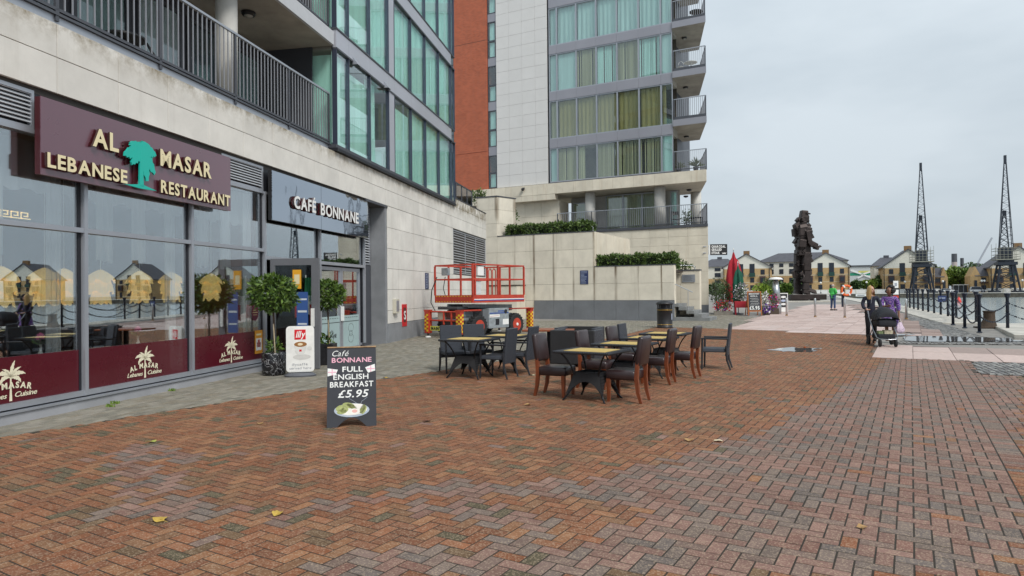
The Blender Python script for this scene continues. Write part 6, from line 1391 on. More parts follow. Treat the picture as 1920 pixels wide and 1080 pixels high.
for i, p in enumerate(PST):
    o = cpst if i == 0 else clone(cpst); o.location = tuple(p); o['label'] = plab[i]; posts.append(o)
def chain(i, j, z, lb):
    a_, b_2 = Vector(PST[i])+Vector((0,0,z)), Vector(PST[j])+Vector((0,0,z)); n = 26; L_ = (a_-b_2).length; sag = .13*L_ if L_ < 3.4 else .36
    pts = [a_.lerp(b_2, k_/n) - Vector((0,0,sag*4*(k_/n)*(1-k_/n))) for k_ in range(n+1)]
    mb = MB()
    for k_ in range(n): mb.bar(pts[k_], pts[k_].lerp(pts[k_+1], .8), (.05 if k_ % 2 else .024), (.024 if k_ % 2 else .05))
    t = mb.build('chain', m_nav, None, kind='stuff'); del t['kind']; tagged(t, lb, 'chain', 'chains slung between the dock posts')
pairs = [(k_, k_+1) for k_ in range(8)] + [(8,9),(9,10),(10,11),(11,12),(13,14),(8,13)] + [(12,15)] + [(k_, k_+1) for k_ in range(15, 22)]
for q, (i, j) in enumerate(pairs):
    for z, u in ((1.02, 'upper'), (.62, 'lower')):
        lb = ('%s dark chain beyond the right edge, %s span past the last post in view' % (u, ['first','second','third','fourth','fifth','sixth','seventh'][q-15])) if q >= 15 else '%s dark chain slung between dock posts, span %s' % (u, ['farthest away','second farthest','third farthest','fourth farthest','fifth farthest','sixth farthest','seventh farthest','last of the receding row','across the corner','left of the three near posts','right of the three near posts','in front of the iron bollard','behind the iron bollard','short one on the water side','leaving the photo on the right'][q])
        chain(i, j, z, lb)
# iron mooring bollard
mbo = thing('mooring_bollard', 'rusty iron mooring bollard behind the dock chains', 'bollard', tuple(G(1855, 614)), math.radians(-12))
m_rust = M('rusted_iron', (.075,.052,.036), .65, .5, var=.35, scale=9, bump=.2, bscale=40)
mb = MB()
def bfn(u, v):
    a_ = 6.2832*u; z = .64*v; k = max(0, 1-v*1.7)**1.5
    return ((.20+.10*k)*math.cos(a_) - .16*k*(1 if math.cos(a_) < 0 else .1)*abs(math.cos(a_)), (.19+.06*k)*math.sin(a_), z)
mb.grid(bfn, 28, 10); n_ = len(mb.v); mb.add([(0,0,.64)], []); mb.f += [(10*29+i, 10*29+i+1, n_) for i in range(28)]; mb.mi += [0]*28
mb.build('bollard_body', m_rust, mbo, True); MB().lathe([(.21,.60),(.225,.63),(.225,.66),(.05,.67)], 24).build('bollard_head', m_rust, mbo); MB().cbox(-.45,-.3,-.02,.3,.3,.035,.01).build('base_plate', m_rust, mbo)
# lifebuoy stand, notice stand, small signs by the water
p = G(1580.5, 575.5); ls_ = thing('lifebuoy_stand', 'dark post with an orange lifebuoy on the dock edge', 'lifebuoy stand', tuple(p)); MB().box(-.09,-.05,0,.09,.05,1.55).build('post', m_nav, ls_); MB().box(-.13,-.03,1.05,.13,.0,1.7).build('back_board', m_nav, ls_)
m_or = M('lifebuoy_orange', (.75,.13,.02), .5, var=.08)
MB().tube([(.37*math.cos(a_), -.14, 1.28+.37*math.sin(a_)) for a_ in [6.2832*i/28 for i in range(29)]], .085, 10, False).build('lifebuoy_ring', m_or, ls_, True, loc=(.22, 0, 0))
for a_ in (.6, 2.2, 3.7, 5.3): MB().box(-.05,-.235,-.1,.05,-.05,.1).build('white_band', m_white, ls_, loc=(.22+.37*math.cos(a_), 0, 1.28+.37*math.sin(a_)), rot=(0, -a_+1.57, 0))
p = G(1679.5, 576.5); ns = thing('notice_stand', 'dark notice stand with white panels behind the women', 'notice stand', tuple(p)); MB().box(-.28,-.04,0,.28,.04,1.42).build('board', m_black, ns); MB().box(-.2,-.046,.95,.2,-.0405,1.30).build('white_panel', m_white, ns); MB().box(-.2,-.046,.70,.2,-.0405,.88).build('red_panel', m_lr, ns)
w2 = link('white_sign', None, ns); MB().box(-.16,-.02,1.43,.2,.02,1.95).build('upper_sign', m_white, ns); MB().box(-.08,-.026,1.55,.1,-.0205,1.8).build('printed_mark', m_alu, ns); bpy.data.objects.remove(w2)
q = Vector(PST[7])+Vector((0,0,1.02)); r_ = thing('dock_notice', 'small blue notice hanging on the receding dock chain', 'notice', (q.x-.02, q.y-.16, q.z-.12)); MB().box(-.23,-.01,-.17,.23,.01,.17).build('plate', m_navy, r_); MB().box(-.16,-.014,.02,.16,-.0105,.06).build('text_line', m_pale, r_)
qq = np.array(PST[12])+np.array([*(eR*1.75), 0]); r_ = thing('dock_notice', 'pale notice hanging on the chain at the right edge of the photo', 'notice', (qq[0], qq[1]-.03, qq[2]+.62)); MB().box(-.28,-.01,-.16,.28,.01,.22).build('plate', M('pale_sign', (.60,.58,.60), .5), r_); MB().box(-.2,-.014,-.02,.2,-.0105,.06).build('text_line', m_alu, r_)
# ================================================================ STEAK HOUSE TERRACE
sgn = thing('blade_sign', 'black CHARCOAL GRILLED STEAK sign sticking out from the tower corner', 'sign', tuple(D(1347.5, 468, 41.7)), math.radians(-4))
MB().cbox(-.52,-.05,-.34,.52,.05,.34,.01).build('panel', m_black, sgn); MB().bar((-.95,0,.2),(-.52,0,.2),.05).build('bracket', m_alu, sgn); MB().bar((-.95,0,-.2),(-.52,0,-.2),.05).build('bracket', m_alu, sgn); MB().box(-.62,-.04,-.3,-.53,.04,.3).build('end_plate', m_white, sgn)
for tx, z, w_ in (('CHARCOAL', .12, .86), ('GRILLED', -.07, .62), ('STEAK', -.27, .50)): word(tx, .145, .004, m_wl, sgn, (-.45, -.0505, z), bold=.05, width=w_)
MB().vprism([(.22,-.27),(.42,-.27),(.45,-.18),(.37,-.23),(.32,-.17),(.27,-.23),(.19,-.18)], -.054, -.0505).build('crown_mark', m_wl, sgn)
def parasol(lb, pos, h, w_, c, mat):
    t = thing('folded_parasol', lb, 'parasol', pos, 0, 'folded parasols on the steak house terrace')
    MB().tube([(0,0,0),(0,0,h)], .03, 8).build('pole', m_alu, t); MB().lathe([(.3,0),(.3,.06),(.05,.1)], 16).build('base', m_alud, t)
    def fn(u, v):
        a_ = 6.2832*u; z = .7 + (h-.75)*v; prof = (.42+.58*math.sin(math.pi*min(1,.12+.62*(1-v)))) * (1-v**5) * (1 if z < h*.83 else .62)
        return (w_*prof*(1+.28*math.cos(5*a_+2*v))*math.cos(a_), w_*prof*(1+.28*math.cos(5*a_+2*v))*math.sin(a_), z)
    MB().grid(fn, 50, 14).build('canopy', mat, t, True); MB().lathe([(.02,h-.06),(.035,h+.02),(.008,h+.1)], 8).build('finial', m_white, t); MB().lathe([(w_*.85,1.75),(w_*.87,1.80)], 16).build('tie_strap', mat, t)
    return t
m_pr = M('parasol_red', (.36,.012,.025), .85, var=.15, scale=6); m_pg = M('parasol_green', (.006,.085,.05), .85, var=.15, scale=6)
p = D(1376, 545, 40.6); parasol('tall folded red parasol behind the green one', (p[0], p[1], GZ(p[1])), 3.9, .40, None, m_pr); p = D(1384, 545, 39.4); parasol('shorter folded green parasol before the red one', (p[0], p[1], GZ(p[1])), 3.05, .27, None, m_pg)
def flowers(n, sampler, size, seed, mats, par, name='blossom'):
    for mi_, mt in enumerate(mats):
        leaves(n//len(mats), sampler, size, seed+mi_, .4, .9).build(name, mt, par, kind='stuff')
m_fr = M('scarlet_petal', (.55,.01,.03), .6, var=.2); m_fp = M('purple_petal', (.12,.02,.30), .6, var=.2); m_fm = M('magenta_petal', (.45,.02,.22), .6, var=.2); m_fw = M('white_petal', (.78,.76,.74), .6); m_fl = M('lilac_petal', (.42,.34,.48), .6); m_lime_ = leaf_mat('lime_leaf', (.10,.19,.012), (.32,.46,.05)); m_grn = leaf_mat('shrub_leaf', (.025,.055,.018), (.12,.19,.06)); m_sil = leaf_mat('silver_leaf', (.07,.10,.06), (.26,.30,.22))
def planter(lb, px, py, d, w_, hb, hf, fl, seed, boxm, cat='planter', box=True, low=0., leafm=None, nl=260, zoff=None):
    p = D(px, py, d); t = thing('flower_planter', lb, cat, (p[0], p[1], GZ(p[1])), math.radians(-12))
    if box:
        MB().cbox(-w_/2, -.2, low, w_/2, .2, hb, .01).build('trough', boxm, t)
        for x in (-w_/2+.05, w_/2-.05): MB().box(x-.04,-.18,0,x+.04,.18,low+.01).build('foot', boxm, t) if low > .02 else None
    leaves(nl, ball_sampler((0,0,(hb+hf)/2), .5, (w_*.95,.55,(hf-hb)*1.1), .7, 7, seed), .12, seed).build('foliage', leafm or m_grn, t, kind='stuff')
    if fl: flowers(200, ball_sampler((0,-.05,(hb+hf)/2), .52, (w_,.6,(hf-hb)*1.15), .3, 7, seed+3), .09, seed+50, fl, t)
    return t
m_trg = M('weathered_trough', (.22,.20,.17), .8, var=.2); m_trr = M('red_trough', (.40,.015,.03), .6, var=.1); m_trb = M('brown_trough', (.07,.05,.035), .7, var=.2)
planter('long trough of scarlet and purple flowers beside the tower corner', 1356, 580, 39.3, 1.05, .22, .82, [m_fr, m_fr, m_fr, m_fp], 61, m_trg)
planter('red planter on white legs under white-flowering shrubs', 1391, 580, 39.0, .82, .80, 1.75, [m_fw, m_fl], 62, m_trr, low=.42, leafm=m_sil, nl=420)
planter('dark planter of white flowers right of the chalk board', 1434, 575, 39.2, .3, .5, 1.25, [m_fw], 63, m_trb, nl=90)
planter('brown planter spilling magenta and purple flowers by the heater', 1449, 570, 39.4, .62, .35, 1.15, [m_fm, m_fp, m_fr, m_fm], 64, m_trb, nl=160)
planter('low pot of purple and white flowers at the foot of the chalk board', 1437, 583, 38.4, .32, .1, .55, [m_fp, m_fp, m_fw], 65, m_trb, nl=60)
def pbush(name, lb, px, py, d, r, h, n, seed, mat, z0=0.): p = D(px, py, d); return bush(name, lb, 'shrub', (p[0], p[1], GZ(p[1])+z0), r, h, n, seed, .13, mat)
pbush('leafy_shrub', 'dark leafy shrub left of the folded parasols', 1358, 560, 40.3, .50, 1.75, 700, 71, m_grn, .3)
pbush('leafy_shrub', 'paler shrub above the trough, beside the tower corner', 1345, 540, 42.0, .42, 1.9, 420, 72, m_sil, .2)
pbush('leafy_shrub', 'bright lime green shrub behind the chalk board', 1430, 556, 40.6, .55, .95, 800, 73, m_lime_, .85)
pbush('leafy_shrub', 'dark round shrub behind the lime green one', 1440, 535, 42.5, .32, .8, 260, 74, m_grn, 1.3)
cb_ = thing('chalk_menu_board', 'orange framed chalk board with a breakfast offer by the flowers', 'A-board', tuple(G(1415.5, 591.5)), math.radians(3))
f = MB()
for x in (-.40, .36): f.box(x,-.03,0,x+.05,.02,1.38)
f.box(-.35,-.03,1.31,.36,.02,1.38); f.box(-.35,-.03,.22,.36,.02,.29); fro = f.build('frame', M('orange_wood', (.36,.12,.03), .6, var=.2), cb_); fro.rotation_euler.x = -.08
brd = MB().box(-.35,-.02,.29,.36,.01,1.31).build('blackboard', m_chb, fro); MB().bar((-.36,.5,0),(-.36,.1,1.3),.04).build('rear_leg', bpy.data.materials['orange_wood'], cb_); MB().bar((.36,.5,0),(.36,.1,1.3),.04).build('rear_leg', bpy.data.materials['orange_wood'], cb_)
for tx, z, x, w_, h_ in (('BREAKFAST', 1.20, -.30, .6, .075), ('WITH A', 1.07, -.24, .42, .07), ('£5.95', .34, -.30, .58, .20)): word(tx, h_, .003, m_chw, brd, (x, -.0205, z), bold=.03, width=w_)
for i in range(5): MB().tube([(-.26+.05*(i % 2)+k_*.06, -.0225, .97-i*.095+.02*(k_ % 2)) for k_ in range(9)], .008, 4).build('chalk_scrawl', m_chw, brd)
hp = D(1455, 560, 40.2); ht = thing('patio_heater', 'silver mushroom patio heater beside the flowers', 'heater', (hp[0], hp[1], GZ(hp[1])))
MB().lathe([(.30,0),(.30,.5),(.26,.62),(.20,.66)], 20).build('gas_housing', M('heater_steel', (.42,.45,.47), .35, .8), ht, True); MB().lathe([(.30,.62),(.15,1.95)], 16).build('tapered_column', bpy.data.materials['heater_steel'], ht, True); MB().lathe([(.12,1.95),(.12,2.08)], 14).build('burner', m_alud, ht); MB().lathe([(.02,2.2),(.30,2.16),(.42,2.06),(.41,2.04),(.02,2.10)], 24).build('reflector', m_white, ht, True)
a2 = thing('poster_a_board', 'white framed A-board with black poster right of the heater', 'A-board', tuple(G(1469, 585)), math.radians(8))
f = MB(); f.box(-.30,-.02,0,-.26,.02,1.2); f.box(.26,-.02,0,.30,.02,1.2); f.box(-.26,-.02,1.15,.26,.02,1.2); f.box(-.26,-.02,.25,.26,.02,.30); fa = f.build('frame', m_white, a2); MB().box(-.26,-.01,.30,.26,.005,1.15).build('poster', m_black, fa); MB().box(-.26,-.01,0.02,.26,.005,.25).build('lower_panel', m_white, fa)
for z in (.95, .72, .5): MB().vprism(ell(0, z, .17, .07), -.0135, -.0105).build('pale_picture', m_pale if z == .72 else m_white, fa)
MB().bar((0,.5,0),(0,.03,1.15),.04).build('rear_leg', m_white, a2)
# ================================================================ LEAVES AND WEEDS ON THE PAVING
m_yl = M('yellow_leaf', (.50,.33,.06), .6, var=.25, scale=30); m_bl = M('tan_leaf', (.36,.21,.08), .7, var=.25, scale=30)
def fallen(px, py, s, mat, lb, seed, fold=.3):
    rnd = random.Random(seed); P_ = []
    for i in range(15): a_ = 6.2832*i/15; r_ = s*(.55 + .45*abs(math.cos(2.5*a_))**.7)*rnd.uniform(.85, 1.1); P_.append((r_*math.cos(a_), r_*math.sin(a_)*.8, .004 + fold*s*abs(math.sin(a_))**2*rnd.uniform(.5,1.2)))
    mb = MB(); mb.add([(0,0,.006)] + P_, [(0, i+1, (i+1) % 15 + 1) for i in range(15)]); mb.tube([(0,0,.008),(-s*.8,-s*.5,.01),(-s*1.1,-s*.9,.006)], .0018, 4)
    p = G(px, py); t = mb.build('fallen_leaf', mat, None, loc=(p[0], p[1], p[2]+.004), rot=(0,0,rnd.uniform(0,6.28))); tagged(t, lb, 'leaf', 'fallen leaves on the paving')
for i, (px, py, s, mt, lb) in enumerate(((300, 976, .068, m_yl, 'large yellow fallen leaf near the lower left corner'), (521, 965, .06, m_yl, 'curled yellow fallen leaf right of the flat one'), (286, 829, .055, leaf_mat('green_yellow_leaf', (.30,.34,.06), (.4,.4,.1)), 'greenish yellow leaf left of the A-board'), (488, 795, .06, m_bl, 'pale tan leaf between the A-board and the shopfront'), (800, 791, .06, M('brown_leaf', (.10,.04,.02), .8), 'dark brown leaf right of the A-board'), (722, 709, .06, m_yl, 'small leaf on the edge of the grey blocks behind the A-board'), (1292, 826, .07, m_bl, 'tan leaf on the bricks below the right-hand chairs'), (1347, 828, .055, M('cream_leaf', (.55,.47,.32), .7), 'cream leaf right of the tan one below the chairs'), (989, 760, .06, m_bl, 'tan leaf before the left leather chair'), (998, 704, .06, M('pale_leaf', (.60,.52,.36), .7), 'pale leaf behind the left leather chair'), (1617, 990, .045, m_bl, 'thin tan leaf near the lower right corner'))): fallen(px, py, s, mt, lb, 80+i)
m_wd = leaf_mat('weed_leaf', (.06,.12,.015), (.22,.33,.05))
def weed(px, py, r, h, n, lb, seed):
    p = G(px, py); t = thing('weed_tuft', lb, 'weed', tuple(p), 0, 'weeds along the foot of the shopfront'); rnd = random.Random(seed); mb = MB()
    for i in range(n):
        a_ = rnd.uniform(0, 6.28); rr = r*rnd.random(); L_ = h*rnd.uniform(.5, 1.2); x, y = rr*math.cos(a_)*1.6, rr*math.sin(a_)*.6; d_ = (rnd.uniform(-.6,.6)*L_, rnd.uniform(-.6,.6)*L_)
        mb.add([(x-.006,y,0),(x+.006,y,0),(x+d_[0]*.6+.006,y+d_[1]*.6,L_*.7),(x+d_[0],y+d_[1],L_),(x+d_[0]*.6-.006,y+d_[1]*.6,L_*.7)], [(0,1,2,3,4)])
    mb.build('blades', m_wd, t, kind='stuff')
weed(322, 733, .05, .045, 36, 'bright green weed tuft below the middle window', 91); weed(214, 757, .08, .045, 34, 'scraggy weeds below the first mullion', 92); weed(205, 763, .05, .05, 25, 'tiny weed just left of the scraggy ones', 93); weed(100, 777, .03, .06, 14, 'single small weed below the first palm emblem', 94)
p = G(1502, 655); bs2 = thing('puddle_debris', 'dark lump of debris in the small puddle', 'debris', (p[0], p[1], .006)); MB().cbox(-.16,-.05,0,.12,.05,.03,.01).build('slab_chip', m_dark, bs2); MB().ball((.1,0,.05), .035, 6).build('rusty_lump', M('rusty_orange', (.30,.07,.02), .8), bs2)
# ================================================================ ACROSS THE DOCK
m_yb = M('yellow_stock_brick', (.47,.32,.155), .85, var=.14, scale=1.5); m_wr = M('cream_render', (.68,.66,.58), .85, var=.06); m_slate = M('slate_roof', (.075,.075,.088), .7, var=.2, scale=.6); m_wf = M('dark_window_frame', (.05,.04,.04), .5, var=0); m_wg, t_, b_ = newmat('far_window_glass'); b_.inputs['Base Color'].default_value = (.025,.032,.045,1); b_.inputs['Roughness'].default_value = .2; b_.inputs['Specular IOR Level'].default_value = .35
m_bay2 = M('brown_bay', (.07,.035,.028), .6, var=.1); m_grb = M('green_balcony', (.01,.05,.04), .5, var=0); m_band = M('pale_band', (.60,.52,.36), .8, var=0); m_chim = M('chimney_brick', (.22,.13,.06), .9)
def fz(py, px, d): return float(D(px, py, d)[2])
def win(par, x, z0, z1, w_, y, bars=1, name='window', mat=None):
    f = MB(); f.box(x-w_/2, y-.12, z0, x+w_/2, y-.02, z1); fr = f.build(name, mat or m_wf, par)
    n = bars+1; 
    for i in range(n): MB().box(x-w_/2+.08+i*(w_-.08)/n, y-.15, z0+.08, x-w_/2+(i+1)*(w_-.08)/n, y-.125, z1-.08).build('pane', m_wg, fr)
    return fr
def pane_mesh(): pass
def gable_house(lb, px, d, W_, he, ha, z0=.1, depth=15., group='gabled houses across the dock'):
    s_, d = FP(px, OFFG); t = thing('gabled_house', lb, 'house', FW(s_, OFFG, z0), RQ, group); he, ha = fz(he, px, d), fz(ha, px, d); W_ *= d/F
    he -= z0; ha -= z0; b = W_/2
    MB().box(-b, 0, 0, b, depth, he-.6).build('wall', m_yb, t)
    MB().vprism([(-b,he-.6),(b,he-.6),(b,he),(0,ha),(-b,he)], 0.0, depth).build('gable_wall', m_wr, t)
    for z in (1.0, he*.42, he*.66): MB().box(-b-.03, -.05, z, b+.03, -.002, z+.18).build('string_course', m_band, t)
    sl = (ha-he)/b
    for s_ in (-1, 1): MB().vprism([(s_*(b+.7), he-.7*sl), (0, ha), (0, ha+.35), (s_*(b+.7), he-.7*sl+.35)], -.5, depth+.5).build('roof', m_slate, t)
    MB().box(-1.1, 1.0, ha-.6, 1.1, 2.2, ha+1.4).build('chimney', m_chim, t)
    for u in (-.12, .12):
        f = win(t, u*W_, he*.66, he*1.12, .105*W_, 0., 1, 'tall_window'); MB().box(u*W_-.06*W_, -.7, he*.64, u*W_+.06*W_, -.16, he*.78).build('balcony_front', m_grb, f)
        win(t, u*W_, he*.43, he*.60, .085*W_, 0.); win(t, u*W_, he*.16, he*.33, .085*W_, 0.)
    for s_ in (-1, 1): MB().tube([(s_*b*.96, -.16, 0), (s_*b*.96, -.16, he-.3)], .12, 6).build('downpipe', m_wf, t)
    MB().box(-b-.1, -.12, he*.70, b+.1, -.052, he*.70+.06).build('cornice_line', m_wr, t)
    for u in (-.34, .34):
        win(t, u*W_, he*.72, he*.90, .085*W_, 0.); MB().box(u*W_-.06*W_, -1.0, he*.38, u*W_+.06*W_, -.0, he*.66).build('bay_window', m_bay2, t)
        win(t, u*W_, he*.44, he*.60, .085*W_, -1.0); win(t, u*W_, he*.08, he*.32, .07*W_, 0., 1, 'french_door')
    return t
def hip_house(lb, px, d, W_, he, ha, z0=.1, depth=16., nb=6, white=True):
    s_, dd2 = FP(px, d); t = thing('hipped_house', lb, 'house', FW(s_, d, z0), RQ); he, ha = fz(he, px, dd2), fz(ha, px, dd2); W_ *= dd2/F; b = W_/2; he -= z0; ha -= z0
    MB().box(-b, 0, 0, b, depth, he*.55).build('wall', m_yb, t); MB().box(-b+.01, .02, he*.55, b-.01, depth-.02, he).build('upper_wall', m_wr if white else m_yb, t)
    r_ = min(depth/2, b*.6); o = .6
    MB().add([(-b-o,-o,he),(b+o,-o,he),(b+o,depth+o,he),(-b-o,depth+o,he),(-b+r_,depth/2,ha),(b-r_,depth/2,ha)], [(3,2,1,0),(0,1,5,4),(1,2,5),(2,3,4,5),(3,0,4)]).build('roof', m_slate, t)
    MB().box(-.9, depth/2-.6, ha-.3, .9, depth/2+.6, ha+.8).build('roof_vent', m_alud, t)
    MB().box(-b-.02, -.05, he*.55, b+.02, -.003, he*.55+.2).build('string_course', m_band, t)
    for i in range(nb):
        x = -b + W_*(i+.5)/nb
        for z, h_ in ((he*.10,he*.17),(he*.34,he*.16),(he*.62,he*.15),(he*.84,he*.11)): win(t, x, z, z+h_, .42*W_/nb, 0.)
    return t
def low_house(lb, px0, px1, d, he, ha, gable_left):
    (x0, dd2), (x1, _) = FP(px0, d), FP(px1, d); t = thing('low_house', lb, 'house', FW(x0, d, .1), RQ); he, ha = fz(he, (px0+px1)/2, dd2), fz(ha, (px0+px1)/2, dd2); W_ = x1-x0; dp = 8.; g = 0. if gable_left else W_
    MB().box(0, 0, 0, W_, dp, he).build('wall', m_yb, t)
    s_ = 1 if gable_left else -1; gw = .40*W_
    MB().vprism([(g,he),(g+s_*gw,he),(g+s_*gw/2,ha)], -.02, dp).build('gable_wall', m_yb, t); MB().box(min(g, g+s_*gw), -.4, 0, max(g, g+s_*gw), -.001, he).build('gable_front', m_yb, t)
    MB().xprism([(-.5,he-.1),(dp/2,ha),(dp+.5,he-.1)], min(g+s_*gw*.45, g+s_*(W_+.3)) , max(g+s_*gw*.45, g+s_*(W_+.3))).build('roof', m_slate, t)
    for q in (.5, .78): 
        for z in (1., 3.6): win(t, g+s_*W_*q, z, z+1.5, 1.5, 0.)
    win(t, g+s_*gw*.5, .8, 4.2, .8, -.4, 0, 'tall_window'); MB().box(g+s_*W_*.5-1.2, -.9, 3.2, g+s_*W_*.5+1.2, -.0, 3.55).build('bay_window', m_bay2, t)
    MB().box(-.02, -.05, 2.9, W_+.02, -.003, 3.05).build('string_course', m_band, t) if False else None
    return t
FD = 12.
OFFG = 12.
hip_house('dark roofed house half hidden by the tower corner', 1346, 24, 74, 500, 484, nb=3)
gable_house('gabled brick house behind the folded parasols', 1400, 0, 84, 501, 477)
hip_house('long hipped apartment house behind the dark statue', 1503, 34, 156, 490, 472, nb=9)
gable_house('gabled brick house between the statue and the man in green', 1549, 0, 80, 499, 475)
hip_house('dark roofed house just left of the left-hand crane', 1667, 30, 48, 498, 481, nb=2)
gable_house('gabled brick house behind the left-hand crane', 1704, 0, 84, 499, 468)
gable_house('gabled brick house cut by the right edge behind the right-hand crane', 1912, 0, 92, 499, 463)
low_house('low brick house with its gable to the right, right of the left-hand crane', 1744, 1777, 14, 520, 502, False)
low_house('low brick house with its gable to the left, left of the right-hand crane', 1819, 1870, 14, 518, 500, True)
# houses past the right edge: the shop windows mirror them
for i, X in enumerate((52, 88, 132)): gable_house('gabled brick house out of the photo, %s in the row right of the cranes' % ('first','second','third')[i], 1912, 0, 84, 499, 466).location = FW(X, 12., .1)
# exhibition shed with a flag-like mural
p0, p1 = D(1586, 510, 430), D(1652, 510, 430); sh = thing('exhibition_shed', 'long pale shed with a white and green striped mural beyond the trees', 'shed', (p0[0], 430, 0), -.45); Ws = (p1[0]-p0[0])*1.05
m_shg = M('shed_green', (.02,.28,.16), .6, var=0); m_shy = M('shed_yellow', (.55,.52,.16), .6, var=0); zt_ = fz(500,1615,430); zb_ = fz(524,1615,430)
MB().box(0, 0, 0, Ws, 20, zt_).build('wall', M('shed_grey', (.50,.52,.52), .7, var=.05), sh); MB().box(-.5, -.6, zt_, Ws*.95, 20.5, zt_+.8).build('roof', m_alud, sh)
hh = zt_-zb_; MB().box(0, -.1, zb_+hh*.30, Ws, -.01, zb_+hh*.50).build('green_band', m_shg, sh); MB().box(Ws*.3, -.1, zb_+hh*.52, Ws, -.01, zb_+hh*.66).build('yellow_band', m_shy, sh)
for a_, b_2 in (((.12,.70),(.42,.36)), ((.72,.70),(.36,.36)), ((.28,.1),(.44,.36)), ((.62,.1),(.4,.36))): MB().bar((Ws*a_[0], -.2, zb_+hh*a_[1]), (Ws*b_2[0], -.2, zb_+hh*b_2[1]), .9, .9).build('white_diagonal', m_white, sh)
for i in range(6): MB().box(Ws*(.66+.05*i), -.15, zb_-1, Ws*(.69+.05*i), -.101, zb_+hh*.3).build('louvre_bay', m_alu, sh)
# trees
m_tr = [leaf_mat('tree_leaf', (.035,.075,.015), (.18,.27,.05)), leaf_mat('light_tree_leaf', (.07,.12,.02), (.27,.36,.06)), leaf_mat('dark_tree_leaf', (.025,.052,.020), (.11,.18,.06))]
def far_tree(lb, px, pyt, w_px, d, k, seed, pyb=547, size=.8, n=900):
    d = FP(px, d-222)[1] if d > 210 else d
    z1 = fz(pyt, px, d); z0 = max(.1, fz(pyb, px, d)); p = D(px, 545, d); r = w_px/2*d/F; t = thing('broadleaf_tree', lb, 'tree', (p[0], p[1], .1)); h = z1-.1; zc = h*.58; rng = random.Random(seed)
    tk = MB().tube([(0,0,0),(.1,0,h*.35),(0,.1,h*.7)], [.28,.2,.08], 7)
    for i in range(5): a_ = rng.uniform(0, 6.28); tk.tube([(0,0,h*.3), (r*.5*math.cos(a_), r*.5*math.sin(a_), h*.6)], [.12,.04], 5)
    tk.build('trunk', m_bark, t)
    mb = MB()
    for q in range(7):
        a_ = rng.uniform(0, 6.28); rr = r*rng.uniform(.25,.55); cc2 = (rr*math.cos(a_), rr*.7*math.sin(a_), h*rng.uniform(.35,.78)); r2 = min(r, h*.4)*rng.uniform(.42,.66)
        l = leaves(n//7, ball_sampler(cc2, r2, (1,1,.85), .55, 6, seed+q), size, seed*10+q, .3, .7); mb.add(l.v, l.f)
    zm = max(v[2] for v in mb.v); xm = max(abs(v[0]) for v in mb.v); mb.v = [(v[0]*min(1.5, r/xm) if r > xm else v[0], v[1], v[2]*h/zm) for v in mb.v]
    mb.build('crown', m_tr[k], t, kind='stuff'); return t
for q in ((1605,523,22,236,2,101,'dark tree beside the right wall of the green man’s house'), (1630,522,44,238,1,102,'light green tree behind the blonde woman'), (1650,521,40,240,0,103,'tree between the shed and the house behind the left crane'), (1655,512,24,244,2,104,'darker tree against the house left of the left-hand crane'),
          (1752,492,26,256,1,105,'tree top showing behind the left-hand crane'), (1778,496,44,254,1,106,'broad light tree right of the low brick house'), (1800,498,50,252,0,107,'broad tree in the middle between the two cranes'), (1832,490,56,262,2,108,'dark tree behind the roof of the low house at right'), (1815,500,40,250,0,109,'tree in front of the far luffing crane'),
          (1459,520,40,150,2,110,'dark tree right of the patio heater'), (1476,528,30,140,0,111,'tree right behind the statue’s feet'), (1443,530,20,150,0,112,'small tree between heater and gabled house'), (1342,528,26,160,2,113,'grey-green tree beside the tower corner'), (1500,515,26,200,2,114,'tree showing past the statue’s knees')):
    far_tree(q[6].replace('green man’s', 'man in green’s').replace('’', "'"), *q[:6], n=1900)
